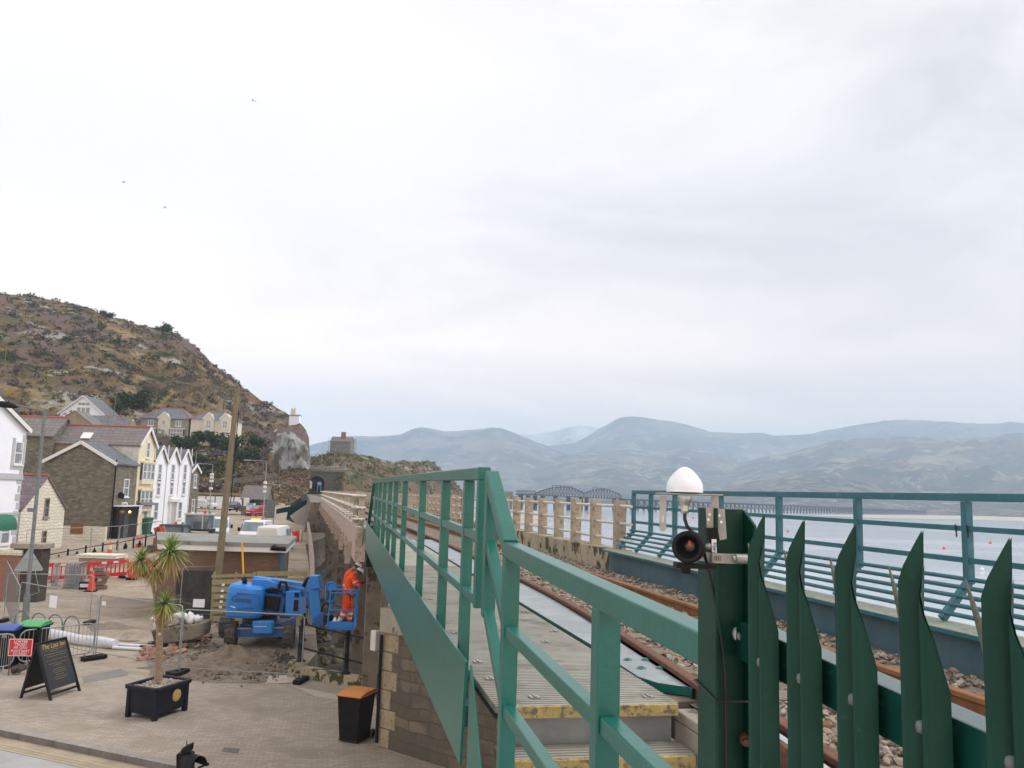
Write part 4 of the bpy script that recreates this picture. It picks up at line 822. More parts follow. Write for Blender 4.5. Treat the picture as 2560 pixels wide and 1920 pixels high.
# masonry abutment on the far side of the street
C1 = lat_d(G(945, 1866)); C2 = lat_d(G(1130, 1925)); dx_, dy_ = C2[0]-C1[0], C2[1]-C1[1]
a = Wd(*C1); c = Wd(*C2); ang = atan2(c.y-a.y, c.x-a.x); Mm = Matrix.Translation(a) @ Matrix.Rotation(ang, 4, 'Z'); capz = P(945, 1580, lat_d(a)[1]).z; topz = P(945, 1517, lat_d(a)[1]).z
ma = thing('abutment', 'dark masonry abutment with a concrete cap under the far end of the footbridge', 'abutment', a, ang)
b = B(); b.bx(0, 6, 0, 4, -.05, capz); b.build('masonry', MASON, ma)
for k in range(6):
    w_ = .52 if k % 2 else .34; z0_ = capz*k/6; b = B(); b.bx(-.012, w_, -.014, .3, z0_+.008, capz*(k+1)/6-.008); b.build('quoin', M('tan_quoin', (.27, .215, .14), (.36, .30, .205), 3, rough=.9, c3=(.16, .12, .08), scale3=14, lo3=.56, hi3=.64, bump=.6, bscale=20), ma, bev=.02)
b = B(); b.bx(-.06, 6, -.08, 4.2, capz+.001, topz, Mm); b.build('cap', CONC, ma, w=True, bev=.03)
b = B(); b.bx(.25, .55, .5, 4.0, topz+.001, topz+1.0, Mm); b.build('bearing_wall', CONCD, ma, w=True)
b = B(); b.bx(-.05, .0, .15, .75, capz-.4, topz+.12, Mm); b.build('notice_board', M('notice_panel', (.55, .5, .5), (.35, .3, .42), 3, rough=.6), ma, w=True)
b = B(); b.tube([Mm @ Vector((.02, -.07, z)) for z in (capz-.05, 1.5, .1)], .035, 8); b.build('conduit', BLACK, ma, w=True)
b = B(); b.bx(-.30, -.12, -.12, .02, capz-.42, capz+.02, Mm); b.build('cable_box', M('cable_box_grey', (.52, .50, .47), (.6, .58, .55), 4, rough=.5), ma, w=True, bev=.02)
# ================================================================== TOWN
def window(parent, u, v, w, h, face, off, frame=TRIM, glass=GLASS, cols=1, rows=2, sill=True, name='window'):
    """face 'f': front (local -Y, u along x); face 'r': right side (local +X, u along y); off = plane position"""
    def bx(b, u0, u1, v0, v1, d0, d1):
        if face == 'f': b.bx(u0, u1, off-d1, off-d0, v0, v1)
        else: b.bx(off+d0, off+d1, u0, u1, v0, v1)
    t = min(.09, w*.14); b = B()
    bx(b, u-w/2, u-w/2+t, v, v+h, -.02, .05); bx(b, u+w/2-t, u+w/2, v, v+h, -.02, .05); bx(b, u-w/2+t, u+w/2-t, v, v+t, -.02, .05); bx(b, u-w/2+t, u+w/2-t, v+h-t, v+h, -.02, .05)
    for i in range(1, cols): x = u-w/2+w*i/cols; bx(b, x-t*.4, x+t*.4, v+t, v+h-t, -.02, .045)
    for i in range(1, rows): z = v+h*i/rows; bx(b, u-w/2+t, u+w/2-t, z-t*.4, z+t*.4, -.02, .042)
    o = b.build(name, frame, parent); b = B(); bx(b, u-w/2+t*.5, u+w/2-t*.5, v+t*.5, v+h-t*.5, .002, .012); b.build('pane', glass, o)
    if sill: b = B(); bx(b, u-w/2-.08, u+w/2+.08, v-.10, v-.002, -.02, .13); b.build('sill', frame if frame is not TRIM else TRIM, o)
    return o
def house(name, label, cat, pxr, d, W, L, zb, ze, zr_, ridge, wall, roof, group=None, over=.25, trim=TRIM, ridge_m=None, gables=1, rz=None, barge=True, py=1300):
    """local frame: origin at the near right corner at ground height, -x to the left along the front, +y away"""
    base = P(pxr, py, d); base.z = zb; t = thing(name, label, cat, base, -PSI if rz is None else rz, group)
    H_, R_ = ze-zb, zr_-zb; b = B(); g0 = -.8
    b.add([(-W, 0, g0), (0, 0, g0), (0, L, g0), (-W, L, g0), (-W, 0, H_), (0, 0, H_), (0, L, H_), (-W, L, H_)], [(0, 1, 5, 4), (1, 2, 6, 5), (2, 3, 7, 6), (3, 0, 4, 7)])
    if ridge == 'y': b.add([(-W, 0, H_), (0, 0, H_), (-W/2, 0, R_)], [(0, 1, 2)]); b.add([(-W, L, H_), (0, L, H_), (-W/2, L, R_)], [(2, 1, 0)])
    elif ridge == 'x':
        for i in range(gables):
            y0, y1 = L*i/gables, L*(i+1)/gables
            b.add([(0, y0, H_), (0, y1, H_), (0, (y0+y1)/2, R_)], [(0, 1, 2)]); b.add([(-W, y0, H_), (-W, y1, H_), (-W, (y0+y1)/2, R_)], [(2, 1, 0)])
    b.build('wall', wall, t); b = B(); th = .12
    def slab(p): b.prism(p, (0, 0, th))
    o_ = over
    if ridge == 'y':
        s = (R_-H_)/(W/2); e = o_*s
        slab([(-W-o_, -o_, H_-e), (-W-o_, L+o_, H_-e), (-W/2, L+o_, R_), (-W/2, -o_, R_)]); slab([(-W/2, -o_, R_), (-W/2, L+o_, R_), (o_, L+o_, H_-e), (o_, -o_, H_-e)])
    elif ridge == 'x':
        for i in range(gables):
            y0, y1 = L*i/gables, L*(i+1)/gables; ym = (y0+y1)/2; s = (R_-H_)/(ym-y0); oo = o_ if gables == 1 else 0; e = oo*s
            slab([(-W-o_, y0-oo, H_-e), (-W-o_, ym, R_), (o_, ym, R_), (o_, y0-oo, H_-e)]); slab([(-W-o_, ym, R_), (-W-o_, y1+oo, H_-e), (o_, y1+oo, H_-e), (o_, ym, R_)])
    else:
        m = min(W, L)*.42; a, c = (-W+m, L/2, R_), (-m, L/2, R_); q = [(-W-o_, -o_, H_-.05), (o_, -o_, H_-.05), (o_, L+o_, H_-.05), (-W-o_, L+o_, H_-.05)]
        b.add(q+[a, c], [(0, 1, 5, 4), (1, 2, 5), (2, 3, 4, 5), (3, 0, 4), (3, 2, 1, 0)])
    ro = b.build('roof', roof, t)
    if ridge_m is not None:
        b = B()
        if ridge == 'y': b.tube([(-W/2, -o_, R_+th), (-W/2, L+o_, R_+th)], .11, 6)
        elif ridge == 'x': b.tube([(-W-o_, L/2, R_+th), (o_, L/2, R_+th)], .11, 6)
        else:
            b.tube([a, c], .13, 6)
            for u, v in ((q[0], a), (q[1], c), (q[2], c)): b.tube([u, v], .11, 6)
        b.build('ridge_tiles', ridge_m, ro)
    if barge and ridge in 'xy':
        b = B()
        if ridge == 'y':
            for sx in (-1, 1): b.bar((-W/2+sx*(W/2+o_), -o_-.03, H_-o_*s+.02), (-W/2, -o_-.03, R_+.02), .06, .26)
        else:
            for i in range(gables):
                y0, y1 = L*i/gables, L*(i+1)/gables; ym = (y0+y1)/2; oo = o_ if gables == 1 else 0
                for yy in (y0-oo, y1+oo): b.bar((o_+.03, yy, H_-oo*s+.02), (o_+.03, ym, R_+.02), .06, .26)
        b.build('bargeboard', trim, t)
    return t
def chimney(parent, x, y, z0, z1, s=.5, m=BRICKR, pots=2, potm=None):
    b = B(); b.bx(x-s, x+s, y-s*.6, y+s*.6, z0, z1); b.bx(x-s-.06, x+s+.06, y-s*.6-.06, y+s*.6+.06, z1, z1+.15); c = b.build('chimney', m, parent)
    for i in range(pots): b = B(); xx = x-s*.6+(1.2*s*i/max(1, pots-1) if pots > 1 else .6*s); b.lathe([(.16, z1+.15), (.13, z1+.55), (.17, z1+.62), (.11, z1+.62), (.1, z1+.3)], 10, Matrix.Translation((xx, y, 0))); b.build('chimney_pot', potm or M('terracotta', (.45, .17, .07), (.5, .26, .10), 4, rough=.8), c)
def zat(px, py, d): return P(px, py, d).z
# white public house at the left edge
h = house('public_house', 'white rendered public house with grey quoins and a green awning at the left edge', 'house', -209, 47.5, 9, 9.75, zg(50)-.2, zat(58, 1075, 57), zat(11, 990, 56)+.05, 'x', WHITEW, SLATEP, over=.2)
H0 = h.location.z
QUO = M('grey_quoin', (.42, .43, .46), (.48, .49, .52), 3, rough=.8)
for k in range(15): b = B(); w = .55 if k % 2 else .35; b.bx(.001, .03, 9.75-w, 9.77, .4+k*.55, .4+k*.55+.44); b.build('quoin', QUO, h)
b = B(); b.bx(.0, .10, 0, 9.77, 5.62, 5.85); b.bx(.0, .07, 0, 9.77, 5.85, 6.0); b.bx(.0, .07, 0, 9.77, 3.35, 3.5); b.build('string_course', QUO, h)
for (y, z, w, hh) in ((9.05, 6.6, .95, 1.5), (6.2, 6.6, .95, 1.5), (8.5, 1.5, 1.0, 1.5)): window(h, y, z, w, hh, 'r', 0)
b = B(); b.bx(.0, .05, 8.3, 9.75, 6.3, 6.55); b.bx(.0, .05, 8.3, 8.55, 6.55, 8.3); b.bx(.0, .05, 9.55, 9.8, 6.55, 8.3); b.build('window_surround', QUO, h)
tag(h, h['label'], 'house')
sg = thing('pub_sign', 'framed hanging sign board on the white public house', 'sign', P(14, 1178, 55.9), -PSI)
b = B(); b.bx(-.75, .25, -.04, .04, .05, 1.5); b.build('board', M('sign_board_grey', (.40, .44, .45), (.55, .58, .58), 2), sg); b = B(); b.bx(-.8, .32, -.07, .07, -.06, .05); b.bx(-.8, .32, -.07, .07, 1.5, 1.62); b.bx(.25, .32, -.07, .07, .05, 1.5); b.build('frame', BLACK, sg)
b = B(); b.prism([(-.55, -.05, 1.62), (.15, -.05, 1.62), (.05, -.05, 1.72), (-.15, -.05, 1.86), (-.4, -.05, 1.75)], (0, .1, 0)); b.build('crest', GOLD, sg)
aw = thing('awning', 'green fabric awning over the doorway of the white public house', 'awning', P(-2, 1335, 54), -PSI)
b = B(); pr_ = [(0, 1.2), (.35, 1.15), (.6, .95), (.72, .6), (.72, .25)]
b.add([(-1.5, -x if False else 0, z) for x, z in []]+[(-1.2, 0, z) for x, z in pr_], []); b = B()
vs = []
for x, z in pr_: vs += [(x, -1.6, z), (x, .6, z)]
b.add(vs, [(2*i, 2*i+1, 2*i+3, 2*i+2) for i in range(len(pr_)-1)], True); b.add([(x, -1.6, z) for x, z in pr_]+[(0, -1.6, .25)], [tuple(range(6))]); b.add([(x, .6, z) for x, z in pr_]+[(0, .6, .25)], [tuple(range(6))]); b.build('canopy', M('awning_green', (.01, .12, .07), (.015, .15, .09), 4), aw)
fbk = tag(MB0 if False else (lambda: None)() or bpy.data.objects.new('x', None), 'x', 'x') if False else None
def foliage(b, c, R, n, s, squash=1.0, dense=.55):
    for _ in range(n):
        v = Vector((random.gauss(0, 1), random.gauss(0, 1), random.gauss(0, 1))).normalized()*R*(dense+(1-dense)*random.random()); v.z *= squash
        v *= .8+.35*noise.noise(v*(2/R)+Vector(c)); p = Vector(c)+v
        a = Vector((random.uniform(-1, 1), random.uniform(-1, 1), random.uniform(-.6, 1))).normalized()*s*random.uniform(.6, 1.3); e = a.orthogonal().normalized(); e = Matrix.Rotation(random.uniform(0, 6), 3, a.normalized()) @ e*s*random.uniform(.35, .7)
        b.add([p-a, p+e*.8, p+a, p-e], [(0, 1, 2, 3)])
LEAFG = MLEAF('evergreen_leaf', [(.018, .036, .012), (.035, .065, .02), (.06, .095, .028), (.028, .042, .018)])
LEAFO = MLEAF('gorse_leaf', [(.04, .05, .015), (.075, .08, .025), (.30, .19, .02), (.09, .085, .03)])
LEAFB = MLEAF('bare_twig', [(.10, .075, .062), (.15, .115, .10), (.085, .065, .06), (.17, .13, .10)])
fb_ = thing('hanging_basket', 'wilted hanging flower basket on the white public house wall', 'plant', P(17, 1268, 56.5)); b = B(); foliage(b, (0, 0, .25), .42, 160, .11, .8); b.build('flowers', MLEAF('wilted_flower', [(.28, .16, .10), (.12, .11, .05), (.35, .24, .18)]), fb_)
b = B(); b.lathe([(.02, -.2), (.2, -.12), (.3, .05)], 12); b.build('basket', BLACK, fb_)
# cottage with purple roof
h = house('cottage', 'cream limewashed stone cottage with a purple slate roof', 'house', 50, 58, 5, 5.7, zg(58)-.2, zat(50, 1275, 58), zat(112, 1193, 60.8), 'x', STONEL, SLATEP, over=.12, barge=False, ridge_m=REDT)
for y, z, w, hh in ((3.15, zat(105, 1290, 61)-h.location.z-.1, .62, 1.35), (3.2, zat(105, 1350, 61)-h.location.z-.35, .6, 1.0)): window(h, y, z, w, hh, 'r', 0, frame=STONEL if False else BROWNR, glass=GLASSD, rows=2)
# stone inn and neighbours along the street
h = house('stone_inn', 'dark rubble stone house with a wide front gable beside the street', 'house', 277, 72, 5.9, 4.3, zg(72)-.1, zat(277, 1158, 72), zat(190, 1106, 72), 'y', STONEW, SLATE, over=.2)
Z0 = h.location.z
for py, ph in ((1224, 44), (1283, 44)):
    window(h, 2.3, zat(303, py, 74)-Z0-.6, 1.0, ph*74/2150, 'r', 0)
b = B(); b.tube([(.06, -.06, zz) for zz in (.2, 3, 6.6)], .06, 8); b.build('drainpipe', BLACK, h)
b = B(); b.bx(.005, .55, .25, 3.9, 0, 2.5); b.build('shop_front', M('black_shopfront', (.008, .008, .01), (.015, .015, .018), 2, rough=.35), h); b = B(); b.bx(.0, .75, .1, 4.1, 2.5, 2.75); b.build('fascia', BLACK, h)
b = B(); b.bx(.0, .85, .05, 4.15, 2.75, 2.83); b.build('cornice', TRIM, h)
b = B(); b.bx(.55, .57, 1.2, 2.1, .1, 2.1); b.build('door', GLASSD, h)
lm = bpy.data.materials.new('lamp_glow'); lm.use_nodes = True; e_ = lm.node_tree.nodes['Principled BSDF']; e_.inputs['Emission Color'].default_value = (1, .45, .08, 1); e_.inputs['Emission Strength'].default_value = 6
b = B(); b.lathe([(0, -.12), (.12, 0), (0, .12)], 10, Matrix.Translation((.85, 1.5, 2.3))); b.build('wall_lamp', lm, h)
b = B(); b.bx(.76, .80, 3.5, 4.0, 2.0, 2.8); b.build('sign_panel', WHITEP, h)
b = B(); b.lathe([(.02, 0), (.18, .05), (.30, .14)], 14, Matrix.Translation((.2, .9, 3.6)) @ Matrix.Rotation(-1.2, 4, 'X')); b.build('satellite_dish', BLACKP, h)
h = house('townhouse', 'cream townhouse with stacked bay windows and a long old slate roof', 'house', 333, 76.6, 7.9, 3.5, zg(77), zat(343, 1112, 77), zat(366, 1071, 78.4), 'x', CREAM, SLATEO, over=.18, ridge_m=REDT)
Z0 = h.location.z
b = B(); b.bx(-7.9, -3.1, -.03, -.001, 2, zat(343, 1112, 77)-Z0-.15); b.build('side_render', BROWNR, h)
b = B(); b.bx(-3.1, -.1, -.04, -.002, 2, zat(343, 1112, 77)-Z0-.15); b.build('side_render', M('peeling_white', (.72, .72, .7), (.5, .48, .44), 1.3, rough=.9), h)
b = B(); b.bx(-2.0, -1.2, -.35, -.30, 0, .01); 
zr0 = zat(343, 1112, 77)-Z0
b = B(); Mv = Matrix.Translation((-5.0, .55, zr0+.62)) @ Matrix.Rotation(atan2(zat(366, 1071, 78.4)-zat(343, 1112, 77), 1.75), 4, 'X'); b.bx(-.45, .45, -.4, .4, .05, .14, Mv); b.build('rooflight', TRIM, h)
for py0, py1 in ((1158, 1200), (1226, 1268)):
    z0, z1 = zat(355, py1, 78.5)-Z0, zat(355, py0, 78.5)-Z0; b = B(); b.bx(.005, .27, .55, 3.1, z0-.35, z0); b.bx(.005, .36, .45, 3.2, z1, z1+.16); ob = b.build('bay', CREAM, h)
    for y in (.95, 1.82, 2.7): window(h, y, z0, .8, z1-z0, 'r', .24, sill=False)
    b = B(); b.bx(.005, .235, .6, 3.05, z0, z1); b.build('bay_core', GLASSD, h)
window(h, 1.85, zat(362, 1120, 78.5)-Z0-.9, .7, 1.45, 'r', 0)
b = B(); b.prism([(.0, .3, 2.9), (.6, .3, 2.65), (.6, .3, 2.75), (0, .3, 3.02)], (0, 3.0, 0)); b.build('door_canopy', SLATEO, h); window(h, 2.4, 0.1, .85, 2.1, 'r', 0, sill=False, name='door')
h = house('terrace', 'white three storey terrace with three small steep gables', 'house', 372, 79.9, 7, 9.4, zg(82)+.25, zat(420, 1160, 85), zat(420, 1121, 85), 'x', WHITEW, SLATE, gables=3, over=.18)
Z0 = h.location.z
for i, y in enumerate((1.55, 4.7, 7.85)):
    window(h, y, zat(400+i*28, 1172, 81+y)-Z0-1.3, .85, 1.75, 'r', 0); window(h, y, zat(400+i*28, 1208, 81+y)-Z0-1.15, .85, 1.55, 'r', 0)
for y in (1.4, 7.3): window(h, y, .9, .95, 1.7, 'r', 0)
b = B(); b.bx(0, .25, 4.3, 4.5, 0, 2.6); b.bx(0, .25, 5.8, 6.0, 0, 2.6); b.bx(0, .4, 4.1, 6.2, 2.6, 2.85); b.prism([(0, 4.1, 2.85), (.4, 4.1, 2.85), (0, 4.1, 3.1)], (0, 2.1, 0)); b.build('door_case', TRIM, h); b = B(); b.bx(0, .06, 4.6, 5.7, 0, 2.3); b.build('door', M('grey_door', (.5, .5, .52), (.45, .45, .47), 4), h)
for y in (.08, 3.15, 6.25, 9.3): b = B(); b.tube([(.06, y, .2), (.06, y, 8)], .05, 6); b.build('drainpipe', TRIM, h)
h = house('stone_house', 'narrow dark stone house at the far end of the white terrace', 'house', 468, 89.5, 4, 2.6, zg(90), zat(472, 1180, 90), zat(478, 1163, 91), 'x', STONEW, SLATE, over=.12)
for z in (1, 3.6): window(h, 1.3, z+.6, .8, 1.4, 'r', 0)
h = house('stone_house', 'tall stone house with a grey roof and red ridge behind the cottage', 'house', 110, 76, 4.0, 4.2, zg(76), zat(110, 1088, 76), zat(120, 1046, 78), 'x', STONEW, SLATEO, over=.2, ridge_m=REDT, barge=False)
window(h, 2.4, zat(118, 1118, 78)-h.location.z-.6, .7, 1.2, 'r', 0)
h = house('house', 'brown roughcast gable end of a house above the long slate roof', 'house', 236, 95, 4.6, 3.2, 2, zat(236, 1066, 95), zat(176, 1028, 95), 'y', BROWNR, SLATEO, over=.05, barge=False, py=1055)
h = house('house', 'low blue slate roof with terracotta chimney pots behind the stone inn', 'house', 318, 101, 5.2, 3.2, 2, zat(300, 1064, 101), zat(280, 1042, 102.5), 'x', BROWNR, SLATE, over=.1, barge=False, py=1055)
Z0 = h.location.z
for x, pots, m, pm_ in ((-.4, 2, CREAM, M('yellow_pot', (.55, .32, .06), (.5, .28, .05), 4)), (-1.5, 2, BRICKR, None), (-2.7, 1, CREAM, None)): chimney(h, x, 1.5, zat(300, 1064, 101)-Z0, zat(300, 1049, 101)-Z0, .35, m, pots, pm_)
# houses on the hillside
h = house('chalet', 'white gable fronted chalet standing alone on the hillside', 'house', 261, 186, 9.6, 8, zat(205, 1046, 186), zat(261, 1036, 186), zat(212, 990, 186), 'y', WHITEW, SLATE, over=.35, py=1030)
Z0 = h.location.z
for x in (-5.6, -4.6, -3.6): window(h, x, .7, .95, 1.75, 'f', 0, rows=1, sill=False)
window(h, -4.6, 2.75, 2.6, .75, 'f', 0, rows=1, cols=3, sill=False)
h = house('villa', 'grey pebbledash villa with a hipped roof and red hip tiles on the hillside', 'house', 471, 200, 11.2, 8, zat(410, 1096, 200), zat(410, 1046, 200), zat(410, 1020, 204), 'h', GREYR, SLATE, ridge_m=REDT, over=.4, barge=False, py=1070)
Z0 = h.location.z; He = zat(410, 1046, 200)-Z0
for x in (-8.8, -2.4): window(h, x, He-1.75, 1.3, 1.3, 'f', 0, cols=2, rows=1)
b = B(); b.prism([(-6.9, -.6, 0), (-4.2, -.6, 0), (-4.2, -.6, He), (-5.55, -.6, He+1.3), (-6.9, -.6, He)], (0, 3.2, 0)); b.build('porch_gable', CREAM2, h); b = B(); b.bar((-7.1, -.68, He-.1), (-5.55, -.68, He+1.45), .1, .25); b.bar((-4.0, -.68, He-.1), (-5.55, -.68, He+1.45), .1, .25); b.build('bargeboard', TRIM, h); window(h, -5.55, He-1.5, .8, 1.1, 'f', -.6, rows=1)
for x in (-8.8, -2.4):
    b = B(); b.bx(x-1.6, x+1.6, -.9, 0, 0, .55); b.bx(x-1.7, x+1.7, -1.0, 0, 2.2, 2.35); b.build('bay', TRIM, h); window(h, x, .55, 3.0, 1.65, 'f', -.8, cols=4, rows=2, sill=False)
    b = B(); b.bx(x-1.5, x+1.5, -.79, 0, .55, 2.2); b.build('bay_core', GLASSD, h)
window(h, -5.6, .1, 1.1, 2.0, 'f', -.6, rows=1, sill=False, name='door')
h = house('villa', 'cream double fronted villa with two small gables right of the grey villa', 'house', 577, 200, 9.4, 8, zat(530, 1106, 200), zat(530, 1048, 200), zat(530, 1026, 204), 'h', CREAM2, SLATE, ridge_m=REDT, over=.35, barge=False, py=1075)
Z0 = h.location.z; He = zat(530, 1048, 200)-Z0
for x in (-5.1, -1.3):
    b = B(); b.prism([(x-1.2, -.5, 0), (x+1.2, -.5, 0), (x+1.2, -.5, He), (x, -.5, He+1.35), (x-1.2, -.5, He)], (0, 3, 0)); b.build('front_gable', CREAM2, h); b = B(); b.bar((x-1.4, -.58, He-.1), (x, -.58, He+1.5), .1, .25); b.bar((x+1.4, -.58, He-.1), (x, -.58, He+1.5), .1, .25); b.build('bargeboard', TRIM, h)
    window(h, x, He-2.2, 1.1, 1.9, 'f', -.5, cols=2, rows=2); window(h, x, .5, 1.7, 2.0, 'f', -.5, cols=3, rows=2)
window(h, -8.2, .7, .9, 1.3, 'f', 0)
chimney(h, -4.2, 3.5, He+1, zat(530, 1012, 203)-Z0, .6, BROWNR, 3)
h = house('cottage', 'small white cottage with a pale chimney on the hill skyline above the cliff', 'house', 748, 262, 3.0, 3, zat(738, 1068, 262), zat(738, 1040, 262), zat(738, 1037, 263), 'x', WHITEW, SLATE, over=.1, barge=False, py=1035)
chimney(h, -2.2, 1.5, .5, zat(738, 1024, 262)-h.location.z, .7, CREAM2, 2)
h = house('castle_house', 'square grey stone house wrapped in scaffolding on the headland', 'house', 876, 312, 7.4, 7, zat(850, 1140, 312), zat(850, 1104, 312), zat(850, 1092, 314), 'x', GREYR, SLATEO, over=.1, barge=False, py=1120)
Z0 = h.location.z; chimney(h, -3.2, 2.5, 5.5, zat(850, 1081, 314)-Z0, .8, BRICKR, 0)
b = B()
for i in range(8):
    x = -7.8+i*1.2; b.cyl((x, -.6, -1), (x, -.6, 6.4), .05, 6)
for z in (1.5, 3.2, 4.9, 6.3): b.bar((-8, -.6, z), (.8, -.6, z), .1, .1); b.bar((.8, -.6, z), (.8, 7, z), .1, .1)
for y in (.5, 2.5, 4.5, 6.5): b.cyl((.8, y, -1), (.8, y, 6.6), .05, 6)
b.build('scaffolding', GALVD, h)
# garages and shelter by the car park
t = thing('garage_block', 'row of white garage doors with dark posts at the back of the car park', 'garages', P(536, 1273, 150), -PSI); kk = 150/2150
b = B(); b.bx(-70*kk, 70*kk, 0, 5, -.3, 2.45); b.build('wall', CONCD, t); b = B(); b.bx(-72*kk, 71*kk, -.3, 5.2, 2.45, 2.75); b.build('roof', BROWNR, t)
for i in range(6): x = -68*kk+i*23.2*kk; b = B(); b.bx(x, x+20.3*kk, -.06, 0, .1, 2.2); b.build('door', WHITEW, t)
h = house('stone_shelter', 'small stone shelter with a slate roof at the entrance to the car park', 'shelter', 664, 128, 3.7, 3.0, zg(128), zat(640, 1246, 128), zat(640, 1216, 129.5), 'x', STONEW, SLATEO, over=.2, barge=False)
Z0 = h.location.z
b = B(); foliage(b, (-1.8, -.3, 1.9), 1.1, 420, .16, .55, .3); o = b.build('ivy', LEAFG, h)
for px, w, hh, z, m, n_, lb_ in ((613, .8, 1.2, 1.5, M('poster_white', (.75, .76, .78), (.2, .22, .25), .8, lo=.6, hi=.62), 'notice_board', 'black framed notice board beside the stone shelter'), (625, 1.3, .95, 1.0, M('poster_blue', (.10, .30, .60), (.7, .74, .78), .7, lo=.48, hi=.52), 'information_board', 'blue and white information board in front of the stone shelter')):
    t = thing(n_, lb_, 'sign', P(px, 1300, 124), -PSI); t.location.z = zg(124); b = B(); b.bx(-w/2, w/2, -.04, .04, z, z+hh); b.build('panel', m, t); b = B(); b.bx(-w/2-.05, w/2+.05, .04, .08, z-.05, z+hh+.05); b.cyl((0, .1, -.3), (0, .1, z+.3), .05, 8); b.build('frame', BLACK, t)
# ------------------------------------------------------------------ vegetation on the hill
def shrub_at(b, c, R, n, s, sq=.75): foliage(b, c, R, n, s, sq, .45)
b1, b2, b3, b4 = B(), B(), B(), B()
rnd = random.Random(11)
for i in range(3000):
    ci = rnd.uniform(8, len(HCOL)-14); r = rnd.uniform(1, HROW); px = lerp(ci, list(enumerate(HCOL))); q = hill_pt(ci, r)
    if px > 688 and r > HROW*.5: r = rnd.uniform(1, HROW*.48); q = hill_pt(ci, r)
    nz_ = nz(q.x*.03, q.y*.03, 8)+rnd.uniform(-.25, .25); tgt = b3 if nz_ > .12 else b1 if nz_ < -.18 else b2
    R = rnd.uniform(.5, 1.5)*(1.15 if tgt is b3 else 1); (foliage)(tgt, (q.x, q.y, q.z+R*.25), R, 16 if tgt is not b3 else 20, R*.36, .7, .35)
for i in range(150):
    ci = rnd.uniform(8, len(HCOL)-30); q = hill_pt(ci, rnd.uniform(2, HROW*.9)); R = rnd.uniform(1.8, 3.6)
    if nz(q.x*.02, q.y*.02, 4) > -.05: foliage(b3, (q.x, q.y, q.z+R*.35), R, 90, R*.16, .7, .2)
    elif rnd.random() < .35: foliage(b1, (q.x, q.y, q.z+R*.3), R*.8, 90, R*.15, .7, .2)
bg_ = B()
for i in range(1500):
    px = rnd.uniform(600, 786); ci = lerp(px, [(v, k) for k, v in enumerate(HCOL)]); q = hill_pt(ci, rnd.uniform(0, HROW*.52)); R = rnd.uniform(.3, .8); foliage(bg_, (q.x, q.y, q.z+R*.2), R, 12, R*.5, .8, .2)
o = bg_.build('bank_grass', MLEAF('dead_bracken', [(.22, .13, .075), (.30, .19, .11), (.16, .12, .06), (.09, .11, .03)])); o['kind'] = 'stuff'
for bb, m, nm in ((b1, LEAFG, 'scrub'), (b2, LEAFO, 'gorse'), (b3, LEAFB, 'bracken')): o = bb.build(nm, m); o['kind'] = 'stuff'
bb = B()
for i in range(520):
    r, k = rnd.uniform(1, 25), rnd.uniform(0, 80); q = hill2[int(r)][int(k)]
    R = rnd.uniform(.5, 1.5); foliage(bb, (q.x, q.y, q.z+.3), R, 16, R*.35, .7, .35)
o = bb.build('gorse', LEAFO); o['kind'] = 'stuff'
def tree(name, label, px, py, d, hgt, R, kind, group):
    base = P(px, py, d); t = thing(name, label, 'tree', base, 0, group); b = B(); n = 5; tips = []
    b.tube([(0, 0, -.5), (.05*hgt, 0, hgt*.25), (.03*hgt, .02*hgt, hgt*.5)], [hgt*.035, hgt*.026, hgt*.018], 7)
    for k in range(9 if kind == 'bare' else 6):
        a = rnd.uniform(0, 6.3); z0 = hgt*rnd.uniform(.18, .5); e = Vector((cos(a)*R*rnd.uniform(.5, .9), sin(a)*R*rnd.uniform(.5, .9), hgt*rnd.uniform(.6, .95))); s = Vector((.04*hgt, 0, z0)); m_ = s.lerp(e, .5)+Vector((0, 0, -.05*hgt)); b.tube([s, m_, e], [hgt*.014, hgt*.009, hgt*.004], 5); tips += [m_, e]
    b.build('trunk', TIMBER, t); b = B()
    if kind == 'bare':
        for _ in range(170):
            s = rnd.choice(tips)+Vector((rnd.gauss(0, .12), rnd.gauss(0, .12), rnd.gauss(0, .1)))*R; e = s+Vector((rnd.gauss(0, .22)*R, rnd.gauss(0, .22)*R, rnd.uniform(.02, .32)*R)); w = (e-s).cross(Vector((.3, 1, .2))).normalized()*.035*hgt/5; b.add([s-w, s+w, e+w*.3, e-w*.3], [(0, 1, 2, 3)])
        b.build('crown', LEAFB, t)
    else:
        for c in tips+[Vector((0, 0, hgt*.6))]: foliage(b, (c.x*.8, c.y*.8, c.z*.85), R*.55, 75, R*.13, .8, .3)
        b.build('crown', LEAFG, t)
GT = 'trees on the hillside'
